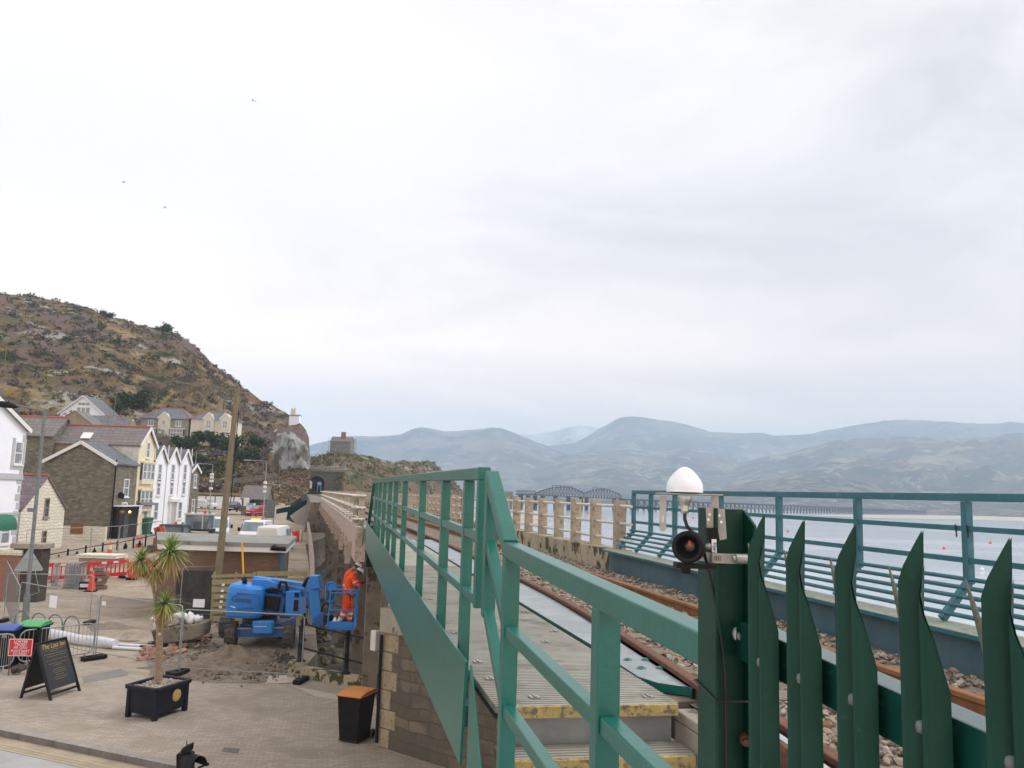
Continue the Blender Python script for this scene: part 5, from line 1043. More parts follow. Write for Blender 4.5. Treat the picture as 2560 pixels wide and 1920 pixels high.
for a in ((330, 1035, 203, 6.5, 4.2, 'e', 'broad dark evergreen left of the grey villa'), (300, 1040, 200, 5, 2.6, 'e', 'dark evergreen below the chalet'), (385, 1020, 222, 8, 4, 'bare', 'bare brown tree behind the roof of the grey villa'), (345, 985, 240, 9, 4.5, 'bare', 'tall bare tree on the slope above the broad evergreen'), (445, 1012, 220, 7, 3.6, 'bare', 'bare tree between the two villas'), (505, 1012, 222, 7.5, 4, 'bare', 'bare tree behind the cream villa chimney'), (560, 1020, 220, 7, 3.4, 'bare', 'bare tree on the slope behind the utility pole'), (470, 960, 262, 8, 4, 'bare', 'bare grey tree high on the hillside above the villas'), (420, 930, 275, 8, 4, 'bare', 'bare tree below the rocky outcrop'), (600, 1060, 210, 5.5, 3, 'bare', 'bare tree right of the cream villa'), (505, 1110, 188, 3.2, 2.6, 'e', 'rounded evergreen shrub under the cream villa'), (540, 1125, 184, 3.6, 3.0, 'e', 'dense evergreen shrub below the cream villa steps'), (575, 1140, 178, 4.2, 3.4, 'e', 'dark laurel thicket behind the utility pole'), (620, 1165, 176, 4.0, 3.4, 'e', 'dark laurel thicket right of the utility pole'), (460, 1130, 182, 3.5, 3.0, 'e', 'dark shrub below the grey villa'), (490, 1170, 170, 3.4, 2.6, 'e', 'dark shrub above the garages'), (650, 1130, 196, 4, 3, 'e', 'green thicket at the foot of the cliff'), (52, 772, 330, 6, 6, 'e', 'dark conifer clump on the hilltop near the left edge'), (410, 842, 318, 5, 4.5, 'e', 'dark rounded tree on the hill skyline'), (270, 800, 330, 4, 3, 'e', 'small dark tree on the hill skyline')):
    tree('evergreen_tree' if a[5] == 'e' else 'bare_tree', a[6], *a[:6], GT)
for px, py, d, hh in ((285, 1040, 190, 6.5), (10, 925, 190, 8.5), (695, 1225, 200, 6)):
    tag(B().cyl(P(px, py, d)-UP*.5, P(px, py, d)+UP*hh, .09, 6).build('telegraph_pole', POLEW), {285: 'thin wooden pole between the chalet and the grey villa', 10: 'thin pole on the slope at the left edge', 695: 'wooden pole on the brown bank left of the tunnel'}[px], 'pole')
gw = thing('garden_wall', 'grey stone garden wall and shed below the grey villa', 'wall', P(395, 1098, 192), -PSI); k_ = 192/2150; b = B(); b.bx(-45*k_, -2*k_, 0, 3, -1.5, 32*k_*.5); b.build('shed', CONCD, gw); b = B(); b.bx(-2*k_, 70*k_, 0, .6, -2, 8*k_); b.build('wall', STONEW, gw)
hw = thing('retaining_wall', 'low stone wall running across the hillside above the garages', 'wall', P(540, 1220, 160), -PSI)
b = B(); pts = [P(x, y, 163) for x, y in ((460, 1215), (520, 1208), (580, 1203), (650, 1195), (690, 1188))]
for p, c in zip(pts, pts[1:]): b.bar(p, c, .5, 1.0)
b.build('wall', STONEW, hw, w=True)
bw = thing('boundary_wall', 'low stone boundary wall along the footpath to the tunnel', 'wall', P(770, 1225, 240)); b = B()
pts = [P(x, y, d) for x, y, d in ((715, 1212, 225), (745, 1207, 232), (770, 1203, 238), (778, 1208, 245))]
for p, c in zip(pts, pts[1:]): b.bar(p-UP*.6, c-UP*.6, .5, 2)
b.build('wall', CONCP, bw, w=True)
gp_ = thing('palisade_fence', 'green palisade fence on the bank beside the slipway', 'fence', P(700, 1290, 150)); b = B()
pts = [P(x, y, d) for x, y, d in ((690, 1300, 138), (730, 1288, 155), (765, 1270, 180), (797, 1255, 225))]
for p, c in zip(pts, pts[1:]):
    n = int((c-p).length/.22); b.bar(p+UP*.5, c+UP*.5, .06, .06); b.bar(p+UP*1.6, c+UP*1.6, .06, .06)
    for i in range(n): q = p.lerp(c, i/n); b.bar(q-UP*.5, q+UP*1.7, .10, .05, up=(0, 1, 0))
b.build('pales', GREEND, gp_, w=True)
# lamp posts, utility pole
def lamp(px, pyb, pyt, d, arm, label, r=.06):
    base = P(px, pyb, d); top = P(px, pyt, d); hh = top.z-base.z; t = thing('street_lamp', label, 'street lamp', base, -PSI, 'grey street lamps'); b = B(); b.tube([(0, 0, -.4), (0, 0, 1.2), (0, 0, 1.25), (0, 0, hh)], [r*1.6, r*1.6, r, r*.8], 8); b.build('post', GALV, t)
    b = B(); b.tube([(0, 0, hh), (arm*.5, 0, hh+.05), (arm, 0, hh+.06)], r*.6, 6); b.build('arm', GALV, t); b = B(); s = 1 if arm > 0 else -1; b.bx(min(arm, arm+s*.75), max(arm, arm+s*.75), -.14, .14, hh-.02, hh+.14); b.build('lantern', GALV, t, bev=.03)
    return t, hh
t, hh = lamp(524, 1272, 1161, 118, -1.5, 'tall grey street lamp with camera boxes behind the white vans'); 
for z in (2.6, 3.6, 4.1, 4.5): b = B(); b.bx(-.22, .22, -.25, .05, z, z+.3); b.build('camera_box', WHITEP, t)
t, hh = lamp(657, 1302, 1153, 100, -1.9, 'tall grey street lamp with white boxes beside the slipway fence')
for z in (3.2, 3.7, 4.2): b = B(); b.bx(-.16, .16, -.2, .05, z, z+.32); b.build('camera_box', WHITEP, t)
lamp(488, 1170, 1126, 168, .9, 'small grey street lamp on the hillside path'); lamp(835, 1174, 1117, 275, 1.1, 'pale street lamp above the tunnel nearest the scaffolded house'); lamp(803, 1174, 1110, 285, .8, 'pale street lamp above the tunnel beside the cliff'); lamp(753, 1178, 1118, 246, .6, 'pale street lamp in front of the cliff face')
base = GG(36, 1585); base = G(60, 1575, 0); t = thing('street_lamp', 'tall dark grey street lamp leaning over the fenced yard at the left', 'street lamp', base, 0, None)
topp = P(112, 1028, lat_d(base)[1]); ax_ = topp-base; b = B(); b.tube([(0, 0, -.3), (0, 0, 0), ax_*.155, ax_*.165, ax_], [.125, .125, .115, .075, .06], 12); b.build('post', GALVD, t)
e0 = P(40, 1014, lat_d(base)[1])-base; b = B(); b.tube([ax_*.998, ax_+(e0-ax_)*.5+UP*.02, e0], .028, 8); b.build('arm', GALVD, t)
e1 = P(-5, 1010, lat_d(base)[1])-base; e2 = P(44, 1018, lat_d(base)[1])-base; b = B(); b.tube([e2+(e1-e2)*f+UP*(.03*sin(pi*f)) for f in (0, .1, .4, .8, 1.15, 1.3)], [.03, .07, .12, .13, .09, .02], 12); b.build('lantern', BLACKP, t)
b = B(); p = P(80, 1275, lat_d(base)[1])-base; b.bc(p, .28, .16, .14, -PSI); b.build('camera_box', GALVD, t)
# utility pole
d_ = 36.7; base = P(534, 1540, d_); base.z = 0; topp = P(594, 970, d_); t = thing('utility_pole', 'leaning brown wooden utility pole behind the low brick building', 'utility pole', base); ax_ = topp-base
b = B(); b.tube([ax_*f for f in (-.03, .3, .7, 1)], [.165, .15, .125, .10], 12); b.build('pole', POLEW, t)
b = B()
for f, s in ((.55, -1), (.62, 1), (.72, -1), (.8, -1), (.86, 1)): c = ax_*f; b.cyl(c, c+RH*.32*s, .025, 6)
b.bar(ax_*.995-RH*.35, ax_*.995+RH*.45, .05, .05); b.build('steps', GALVD, t)
b = B(); b.tube([ax_*.5+RH*.2, ax_*.51+RH*.21, ax_*.9+RH*.15], .02, 5); b.build('cable', BLACK, t)
# ================================================================== VEHICLES AND SITE
def wheel(parent, c, R, w, tyre=RUBBER, rim=GALV, name='wheel', tread=False, M_=None):
    Mx = Matrix.Translation(Vector(c)) @ Matrix.Rotation(pi/2, 4, 'Y'); Mx = Mx if M_ is None else M_ @ Mx
    b = B(); b.lathe([(R*.55, -w/2), (R*.9, -w/2), (R, -w*.38), (R, w*.38), (R*.9, w/2), (R*.55, w/2)], 22, Mx)
    if tread:
        for i in range(15):
            a = 2*pi*i/15
            for s in (-1, 1): b.add([Mx @ Vector((cos(a+da)*r, sin(a+da)*r, z)) for r in (R*.97, R*1.06) for da, z in ((0, 0), (.16, 0), (.30, s*w*.47), (.14, s*w*.47))], [(0, 1, 2, 3), (7, 6, 5, 4), (0, 4, 5, 1), (1, 5, 6, 2), (2, 6, 7, 3), (3, 7, 4, 0)])
    o = b.build(name, tyre, parent); b = B(); b.lathe([(0, w*.3), (R*.5, w*.3), (R*.58, w*.42)], 16, Mx); b.lathe([(R*.58, -w*.42), (R*.5, -w*.3), (0, -w*.3)], 16, Mx); b.build('rim', rim, o); return o
HEADL = M('headlight', (.75, .77, .8), (.6, .62, .66), 9, rough=.15); CARGL = M('car_glass', (.10, .13, .16), (.2, .25, .3), .8, rough=.06, spec=.8)
def loft(b, secs):
    n = len(secs[0]); vs = [v for s in secs for v in s]
    b.add(vs, [(i*n+k, i*n+(k+1) % n, (i+1)*n+(k+1) % n, (i+1)*n+k) for i in range(len(secs)-1) for k in range(n)]+[tuple(range(n)), tuple(reversed(range((len(secs)-1)*n, len(secs)*n)))])
def sec(y, w, wt, z0, z1, r=.1):
    return [(-w+r*.3, y, z0), (w-r*.3, y, z0), (w, y, z0+r), (w*.99, y, (z0+z1)*.55), (wt, y, z1-r*.5), (wt-r, y, z1), (-wt+r, y, z1), (-wt, y, z1-r*.5), (-w*.99, y, (z0+z1)*.55), (-w, y, z0+r)]
def van(label, px, py, d, rz, paint=None, rear=False, beacon=False, rack=False, letters=True):
    base = P(px, py, d); base.z = zg(d); t = thing('van', label, 'van', base, rz, 'white vans parked behind the low brick building'); pt = paint or WHITEV
    b = B(); loft(b, [sec(-2.45, .80, .74, .35, .95), sec(-2.35, .92, .88, .28, 1.02), sec(-1.75, .97, .92, .25, 1.14), sec(-1.65, .97, .90, .25, 1.18)]); loft(b, [sec(-1.66, .97, .89, .25, 1.16), sec(-.95, .97, .80, .25, 1.93), sec(-.6, .97, .82, .25, 2.0), sec(2.3, .97, .84, .25, 1.98), sec(2.4, .95, .80, .3, 1.93)]); b.build('body', pt, t)
    b = B(); b.add([(-.84, -1.63, 1.22), (.84, -1.63, 1.22), (.74, -1.03, 1.86), (-.74, -1.03, 1.86)], [(0, 1, 2, 3)]); 
    for v in b.v: v.y -= .035; v.z += .015
    b.build('windscreen', CARGL, t)
    for s in (-1, 1):
        b = B(); b.add([(s*.985, -1.35, 1.22), (s*.985, -.45, 1.22), (s*.90, -.5, 1.75), (s*.90, -.92, 1.75)], [(0, 1, 2, 3) if s > 0 else (3, 2, 1, 0)]); b.build('side_window', CARGL, t)
        b = B(); b.bx(s*1.0 if s > 0 else -1.18, 1.18 if s > 0 else -1.0, -1.3, -1.15, 1.15, 1.45); b.build('mirror', BLACKP, t)
        b = B(); b.add([(s*.88, -2.37, .80), (s*.5, -2.46, .76), (s*.55, -2.44, .94), (s*.92, -2.28, 1.0)], [(0, 1, 2, 3) if s < 0 else (3, 2, 1, 0)]); b.build('headlight', HEADL, t)
        for y in (-1.6, 1.5): wheel(t, (s*.88, y, .33), .33, .22)
    b = B(); b.bx(-.45, .45, -2.475, -2.44, .78, .86); b.bx(-.75, .75, -2.50, -2.42, .36, .52); b.build('grille', BLACKP, t)
    b = B(); b.bx(-.26, .26, -2.51, -2.48, .55, .66); b.build('number_plate', WHITEP, t)
    if rear: b = B(); b.bx(-.72, .72, 2.36, 2.43, 1.25, 1.75); b.build('rear_window', CARGL, t)
    if beacon:
        lb = bpy.data.materials.new('beacon_amber'); lb.use_nodes = True; e_ = lb.node_tree.nodes['Principled BSDF']; e_.inputs['Base Color'].default_value = (1, .3, .02, 1); e_.inputs['Emission Color'].default_value = (1, .35, .03, 1); e_.inputs['Emission Strength'].default_value = 1.5
        b = B(); b.bx(-.35, .35, -.4, -.22, 2.0, 2.12); b.build('beacon', lb, t, bev=.02)
    if rack:
        b = B()
        for y in (-.4, .6, 1.6): b.bar((-.8, y, 2.09), (.8, y, 2.09), .05, .05)
        for x in (-.7, .7): b.bar((x, -.5, 2.13), (x, 2.0, 2.13), .05, .05)
        b.build('roof_rack', GALV, t)
    if letters:
        b = B(); y = 0.2
        for w in (.22, .06, .12, .2, .18, .2, .1): b.bx(.975, .982, y, y+w, 1.32, 1.5); y += w+.06
        b.build('lettering', M('letter_grey', (.12, .14, .2), (.3, .1, .1), .7, rough=.5), t)
    return t
WHITEV = M('van_white', (.74, .75, .77), (.70, .71, .73), 1, rough=.3)
van('white van with a roof rack beside the digger cab', 545, 1320, 73, -PSI+.30, rack=True)
van('white van with an amber roof beacon in the middle of the row', 640, 1325, 70, -PSI+.10, beacon=True)
t = thing('van', 'small white van seen from behind at the end of the row', 'van', P(690, 1340, 66.5), -PSI-.06, 'white vans parked behind the low brick building'); t.location.z = zg(68)
b = B(); loft(b, [sec(-2.0, .86, .70, .3, 1.70), sec(-1.9, .89, .76, .28, 1.80), sec(.4, .89, .76, .28, 1.84), sec(.9, .89, .72, .28, 1.78), sec(1.35, .89, .86, .28, 1.1), sec(2.0, .84, .78, .3, .9)]); b.build('body', WHITEV, t)
b = B(); b.bx(-.62, .62, -2.03, -1.97, 1.12, 1.55); b.build('rear_panel', M('van_panel', (.66, .66, .62), (.62, .62, .58), 1, rough=.35), t)
for s in (-1, 1):
    b = B(); b.bx(s*.9-.02, s*.9+.02, -.2, .7, 1.15, 1.6); b.build('side_window', CARGL, t); b = B(); b.bx(s*.82-.06, s*.82+.06, -2.04, -1.95, .8, 1.15); b.build('tail_light', RED, t)
    for y in (-1.3, 1.3): wheel(t, (s*.8, y, .31), .31, .2)
def car(label, px, py, d, rz, paint):
    base = P(px, py, d); t = thing('car', label, 'car', base, rz, 'cars in the car park'); b = B()
    loft(b, [sec(-2.0, .70, .64, .35, .75), sec(-1.9, .82, .78, .25, .82), sec(-1.0, .86, .82, .22, .95), sec(1.5, .86, .82, .22, 1.0), sec(1.95, .82, .76, .28, .95), sec(2.05, .74, .66, .35, .85)]); loft(b, [sec(-1.05, .82, .76, .8, .96), sec(-.35, .80, .62, .8, 1.46), sec(.9, .80, .63, .8, 1.48), sec(1.6, .80, .72, .8, 1.0)]); b.build('body', paint, t)
    b = B(); b.add([(-.70, -1.04, 1.0), (.70, -1.04, 1.0), (.58, -.42, 1.42), (-.58, -.42, 1.42)], [(0, 1, 2, 3)])
    for v in b.v: v.y -= .03; v.z += .015
    b.build('windscreen', CARGL, t)
    for s in (-1, 1):
        b = B(); b.add([(s*.815, -.75, 1.0), (s*.815, 1.2, 1.0), (s*.665, .85, 1.4), (s*.665, -.3, 1.4)], [(0, 1, 2, 3) if s > 0 else (3, 2, 1, 0)]); b.build('side_window', CARGL, t)
        b = B(); b.add([(s*.80, -1.93, .60), (s*.45, -2.0, .58), (s*.48, -1.97, .72), (s*.82, -1.85, .76)], [(0, 1, 2, 3) if s < 0 else (3, 2, 1, 0)]); b.build('headlight', HEADL, t)
        for y in (-1.25, 1.3): wheel(t, (s*.76, y, .3), .3, .2)
    b = B(); b.bx(-.4, .4, -2.03, -1.98, .48, .58); b.build('number_plate', WHITEP, t)
car('white car parked in front of the white garage doors', 513, 1271, 140, -PSI+1.25, M('car_white', (.7, .72, .74), (.66, .68, .7), 2, rough=.25))
car('dark car with a red bonnet edge parked near the stone shelter', 583, 1279, 131, -PSI+.12, M('car_maroon', (.10, .012, .02), (.035, .03, .035), .5, rough=.25))
t_ = car('large red car behind the grey road sign by the slipway', 648, 1291, 116, -PSI-.5, M('car_red', (.40, .025, .03), (.36, .02, .025), 2, rough=.25))
sg = thing('road_sign', 'back of a large grey rectangular road sign beside the slipway fence', 'sign', P(672, 1318, 98), -PSI); k = 98/2150
b = B(); b.bx(-12*k, 12*k, -.03, .03, 22*k, 64*k); b.build('panel', GALVD, sg)
for x in (-9*k, 10*k): b = B(); b.cyl((x, .08, -.3), (x, .08, 64*k), .05, 8); b.build('post', GALV, sg)
# excavator and dumper behind the building
t = thing('dumper', 'site dumper with a glazed cab, red and green lights and a muddy skip', 'dumper', P(492, 1342, 69), -PSI); t.location.z = zg(69); k = 69/2150
zb_ = lambda py: zat(492, py, 69)-t.location.z
FRAMEW = M('cab_frame', (.55, .58, .6), (.48, .5, .52), 3, rough=.5)
b = B(); z0, z1 = zb_(1322), zb_(1287)
for x, y in ((-.82, -.5), (.55, -.5), (.95, .9), (-.82, .9)): b.bar((x, y, z0), (x, y, z1), .09, .09, up=(0, 1, 0))
b.bx(-.9, 1.0, -.6, 1.0, z1, z1+.12); b.build('cab_frame', FRAMEW, t); b = B(); b.bx(-.78, .51, -.48, -.46, z0, z1); b.bx(.56, .93, -.44, .86, z0, z1); b.bx(-.80, -.78, -.46, .88, z0, z1); b.build('cab_glass', CARGL, t)
b = B(); b.bx(-.6, .4, -.2, .7, z0-.4, z0+.45); b.build('seat', BLACK, t)
b = B(); b.prism([(-1.15, -2.3, z0-.1), (1.2, -2.3, z0-.15), (1.0, -2.3, z0-.85), (-1.0, -2.3, z0-.85)], (0, 1.5, 0)); b.build('skip', M('muddy_skip', (.42, .31, .17), (.52, .40, .24), 2, rough=.9), t)
b = B(); b.bx(-.8, .9, -1.0, 1.6, .45, z0); b.build('chassis', BLACK, t)
for s in (-.85, .95):
    for y in (-1.4, 1.0): wheel(t, (s, y, .5), .5, .35)
for x, m in ((.62, RED), (1.0, GREENP)): b = B(); b.lathe([(.1, 0), (.12, .12), (.07, .24), (0, .26)], 10, Matrix.Translation((x, -.3, z1+.12))); b.build('beacon', m, t)
t = thing('excavator', 'orange mini excavator with its arm folded behind the cordyline', 'excavator', P(408, 1375, 62), -PSI); t.location.z = zg(62); k = 62/2150
EXO = M('excavator_orange', (.55, .10, .03), (.46, .08, .03), 3, rough=.5, c3=(.2, .08, .04), scale3=6)
def e_(px, py, dd=0): q = P(px, py, 62+dd); return (Matrix.Translation(t.location) @ Matrix.Rotation(-PSI, 4, 'Z')).inverted() @ q
b = B(); b.bar(e_(392, 1318), e_(402, 1352), .34, .36); b.build('boom', EXO, t); b = B(); b.bar(e_(404, 1316, -.3), e_(412, 1348, -.3), .3, .34); b.build('boom', EXO, t); b = B(); b.bar(e_(390, 1345, -.2), e_(386, 1384, -.2), .25, .26); b.build('dipper', M('excavator_ram', (.16, .10, .08), (.3, .12, .06), 6), t)
b = B(); b.prism([e_(384, 1378, -.5), e_(400, 1376, -.5), e_(404, 1388, -.5), (e_(392, 1394, -.5)), (e_(382, 1390, -.5))], (0, .6, 0)); b.build('bucket', EXO, t)
b = B(); b.tube([e_(398, 1316, -.4), e_(389, 1330, -.5), e_(392, 1352, -.5)], .04, 6); b.tube([e_(400, 1318, -.4), e_(394, 1334, -.5), e_(397, 1360, -.5)], .04, 6); b.build('hose', BLACK, t)
c = e_(437, 1345, 3); b = B(); b.bx(c.x-.85, c.x+.75, c.y-.6, c.y+.8, c.z-.3, c.z+.85); b.build('cab', CARGL, t); b = B()
for x in (-.88, .78):
    for y in (-.62, .82): b.bar((c.x+x, c.y+y, c.z-.3), (c.x+x, c.y+y, c.z+.85), .1, .1, up=(0, 1, 0))
b.bx(c.x-.95, c.x+.85, c.y-.7, c.y+.9, c.z+.85, c.z+1.0); b.build('cab_frame', M('cab_dark', (.05, .06, .09), (.07, .08, .1), 4), t)
b = B(); b.bx(c.x+.85, c.x+1.7, c.y-.6, c.y+1, c.z-.5, c.z+.35); b.build('engine_cover', M('engine_black', (.02, .022, .03), (.04, .04, .05), 4), t); b = B(); b.bx(-1, 1.6, -.4, 1.6, .02, .5); b.build('track', RUBBER, t)
for x, m in ((.0, RED), (.5, GREENP)): b = B(); b.lathe([(.08, 0), (.1, .12), (.05, .2), (0, .22)], 10, Matrix.Translation((c.x+x, c.y, c.z+1.0))); b.build('beacon', m, t)
# low flat roofed brick building
bt = thing('brick_building', 'low flat roofed brown brick building with a white fascia board', 'building', P(560, 1460, 55), -PSI); dB = lat_d(GG(640, 1482))[1]
DBd = 37.6; bt.location = P(560, 1460, DBd); bt.location.z = zg(DBd); k = DBd/2150; zo = bt.location.z
zf = zat(560, 1376, DBd)-zo; zf2 = zat(560, 1365, DBd)-zo; zrf = zat(560, 1357, DBd)-zo
xl, xr2 = (405-560)*k, (707-560)*k
iv = (Matrix.Translation(bt.location) @ Matrix.Rotation(-PSI, 4, 'Z')).inverted()
def foot(l, r, l2, r2, o=0): return [(iv @ P(px, 1300, dd)).xy for px, dd in ((l, DBd-o), (r, DBd-o), (r2, DBd+6.2), (l2, DBd+6.2))]
f1 = foot(405, 707, 405, 728); f2 = foot(400, 722, 396, 742, .45)
b = B(); b.prism([(x, y, -.3) for x, y in f1], (0, 0, zf+.3)); b.build('wall', BRICKB, bt)
b = B(); b.prism([(x, y, zf+.001) for x, y in f2], (0, 0, zf2-zf+.03)); b.build('fascia_board', TRIM, bt)
b = B(); b.prism([(x, y, zf2+.035) for x, y in foot(398, 725, 394, 745, .5)], (0, 0, zrf-zf2+.03)); b.build('roof', M('roof_felt', (.22, .225, .21), (.30, .30, .28), .6, rough=.9, c3=(.16, .17, .14), scale3=2), bt)
b = B(); b.bx(xr2-.28, xr2+.02, -.06, -.001, 0, zf); b.bx(xr2-.12, xr2+.04, -.28, -.08, 0, zf); b.build('corner_post', BLUEDK, bt)
b = B(); b.tube([(xr2+.1, -.5, zf2-.02), (xr2-.5, -.62, zf2+.0), (xr2-.3, -.75, zf2+.1)], .09, 8); b.build('security_camera', BLACK, bt)
b = B(); b.bx(xl+.7, xl+2.3, -.06, -.002, .05, 2.0); b.build('metal_gate', M('soot_panel', (.03, .03, .032), (.07, .065, .06), 1.5, rough=.9), bt)
# wall lining of the quay edge: rough boards beside the slipway
wl = thing('quay_fence', 'weathered board edging along the quay beside the slipway', 'fence', P(785, 1450, 52)); b = B()
pts = [(790, 1505, 45), (786, 1450, 54), (778, 1400, 68), (772, 1365, 82), (769, 1325, 100)]
qs = [P(x, 1300, d) for x, y, d in pts]
for q, (x, y, d) in zip(qs, pts): q.z = zg(d)
for i, (p, c) in enumerate(zip(qs, qs[1:])):
    n = 7
    for j in range(n): u = p.lerp(c, j/n); v = p.lerp(c, (j+1)/n); w = random.uniform(-.05, .05); b.bar(u+UP*(.45+w), v+UP*(.45-w*.5), .14, .95)
    b.bar(p+UP*.98, c+UP*1.0, .24, .12)
b.build('boards', CONCP, wl, w=True)
# pallet fence
pl = thing('pallet_fence', 'greenish wooden pallet fence behind the blue boom lift', 'fence', GG(540, 1560)); dp_ = 35.9; k = dp_/2150
def pq(px, py, dd=0): return P(px, py, dp_+dd)
rows_ = [1436, 1452, 1470, 1489, 1507, 1525, 1544]
for i, y in enumerate(rows_):
    b = B(); yy = y+random.uniform(-2, 2)
    b.bar(pq(531+random.uniform(-3, 2), yy+4), pq(640, yy+1), .022, .20 if i else .12); b.bar(pq(642, yy-2, .05), pq(768, yy+random.uniform(-3, 2), .1), .022, .19); b.build('board', WOODP, pl, w=True)
for px in (536, 590, 636, 690, 764): b = B(); p = pq(px, 1440, .12); b.bar((p.x, p.y, 0), (p.x, p.y, p.z+.15), .10, .10, up=(0, 1, 0)); b.build('post', WOODP, pl, w=True)
for x, y in ((558, 1462), (556, 1477), (555, 1491), (553, 1504), (551, 1518)): b = B(); b.bc(pq(x, y, -.04), .11, .03, .09, -PSI+.3); b.build('paper_tag', WHITEP, pl, w=True)
tag(B().tube([pq(605, 1355, .3), pq(607, 1400, .3), pq(609, 1452, .2), pq(610, 1520, .2)], .04, 8).build('pole', M('yellow_pole', (.75, .36, .03), (.7, .4, .05), 8)), 'orange and yellow pole sticking up behind the pallet fence', 'pole')
# ------------------------------------------------------------------ blue boom lift
bl = thing('boom_lift', 'blue articulated boom lift with chunky tyres and a raised work basket', 'boom lift', GG(650, 1605)); DL = 31.3; DLb = DL+1.2
def L(px, py, dd=0): return P(px, py, DL+dd)
k = DL/2150; Mr = Matrix.Translation(bl.location) @ Matrix.Rotation(-PSI, 4, 'Z'); IM = Matrix.Translation(bl.location).inverted()
Rl = Matrix.Rotation(-PSI, 4, 'Z')
for (px, dd, st) in ((579, 0, 0), (723, 0.1, 0)):
    c = L(px, 1583, dd)-bl.location; c.z = .43; wheel(bl, (0, 0, 0), .43, .36, name='wheel', tread=True, rim=BLUELD, M_=Matrix.Translation(c) @ Matrix.Rotation(-PSI+.12, 4, 'Z'))
for (px, dd) in ((566, 2.0), (712, 2.0)):
    c = P(px, 1570, DL+dd)-bl.location; c.z = .43; wheel(bl, (0, 0, 0), .43, .36, name='wheel', tread=True, rim=BLUELD, M_=Matrix.Translation(c) @ Rl)
def bp(b, poly, dd0, depth): b.prism([L(x, y, dd0) for x, y in poly], FH*depth)
b = B(); bp(b, [(590, 1569), (715, 1569), (715, 1592), (590, 1593)], -.1, .35); bp(b, [(600, 1560), (706, 1560), (706, 1590), (600, 1590)], .3, 2.0); b.build('chassis', BLUELD, bl, w=True)
b = B(); b.bar(L(592, 1571, -.14), L(628, 1571, -.14), .05, .05); b.bar(L(682, 1570, -.14), L(716, 1569, -.14), .05, .05); b.build('axle_rod', GALV, bl, w=True)
b = B(); bp(b, [(630, 1553), (680, 1553), (680, 1585), (631, 1585)], -.45, .34); o = b.build('front_box', BLUEL, bl, w=True, bev=.04)
b = B(); x = 636
for w in (2, 1.4, 1.6, 1.5, 1.6, 1.4, 1.6, .8, 2, 1.2, 1.5, 1.4, 1.4): b.prism([L(x, 1565.2, -.462), L(x+w, 1565.2, -.462), L(x+w, 1567.2, -.462), L(x, 1567.2, -.462)], FH*.008); x += w+.9
b.build('lettering', WHITEP, o, w=True)
b = B(); bp(b, [(648, 1556), (652, 1553.5), (655, 1556)], -.455, .01); b.build('warning_label', M('label_yellow', (.7, .5, .05), (.6, .45, .05), 9), o, w=True)
b = B(); b.lathe([(.55, .62), (.62, .70), (.62, 1.0), (.0, 1.0)], 20, Matrix.Translation(L(648, 1570, 1.0)-UP*(L(648, 1570, 1).z))); b.build('turntable', BLACK, bl, w=True)
# engine cover (rounded), local shape in the camera facing frame
c = L(618, 1540, .2); z0 = L(618, 1541, 0).z; z1 = L(618, 1462, 0).z; hw = 42*k
def rr(w, d, r, n=6): 
    o = []
    for sx, sy, a0 in ((1, -1, -pi/2), (1, 1, 0), (-1, 1, pi/2), (-1, -1, pi)):
        rr_ = r if not (sx == 1 and sy == -1) else r*2.2
        for i in range(n+1): a = a0+pi/2*i/n; o.append((sx*(w-rr_)+rr_*cos(a), sy*(d-rr_)+rr_*sin(a)))
    return o
Mc = Matrix.Translation((c.x, c.y, 0)) @ Matrix.Rotation(-PSI+.05, 4, 'Z'); b = B()
secs = []
for z, f in ((z0, .90), (z0+.10, .965), (z0+.14, .96), (z0+.16, .985), (z0+.5, 1.0), (z1-.28, .99), (z1-.22, .97), (z1-.08, .93), (z1, .80)): secs.append([Mc @ Vector((x*f, y*f, z+(.06*-x/hw if z > z1-.3 else 0))) for x, y in rr(hw, .75, .16)])
loft(b, secs); ec = b.build('engine_cover', BLUEL, bl, w=True)
b = B(); bp(b, [(591, 1482), (645, 1486), (645, 1488.5), (591, 1484)], -.60, .05); bp(b, [(592, 1521), (646, 1517), (647, 1514.5), (646, 1488), (648, 1488), (649, 1518), (592, 1523.5)], -.60, .05); b.build('panel_crease', BLUELD, ec, w=True)
text_mesh('lettering', 'Genie', .30, BLUELD, ec, L(603, 1499, -.585)-bl.location, Matrix((RH, UP, -FH)).transposed() @ Matrix.Rotation(radians(-4), 3, 'Z'), .15, depth=.01)
b = B(); bp(b, [(576, 1515), (588, 1518), (588, 1520), (576, 1517)], -.58, .03); b.build('stripe', WHITEP, ec, w=True)
b = B(); b.tube([L(611, 1464, .2), L(612, 1452, .2), L(610, 1447, .1)], [.09, .085, .09], 10); b.build('exhaust', BLACK, bl, w=True)
b = B(); bp(b, [(664, 1484), (700, 1488), (712, 1496), (712, 1541), (690, 1539), (664, 1528)], .1, 1.2); b.build('turret', BLUELD, bl, w=True)
b = B(); bp(b, [(714, 1478), (750, 1478), (748, 1542), (712, 1540)], .0, 1.0); cb = b.build('control_cabinet', BLUEL, bl, w=True, bev=.03)
b = B(); bp(b, [(735, 1500), (746, 1500), (744, 1528), (733, 1528)], -.02, .05); bp(b, [(736, 1482), (747, 1482), (747, 1493), (736, 1493)], -.02, .05); b.build('control_panel', BLACK, cb, w=True)
b = B(); bp(b, [(664, 1490), (700, 1492), (694, 1530), (664, 1522)], -.02, .1); b.build('engine_bay', BLACK, bl, w=True)
b = B(); b.bar(L(636, 1456, .9), L(770, 1474, .5), .42, .46); b.build('main_boom', BLUEL, bl, w=True, bev=.03)
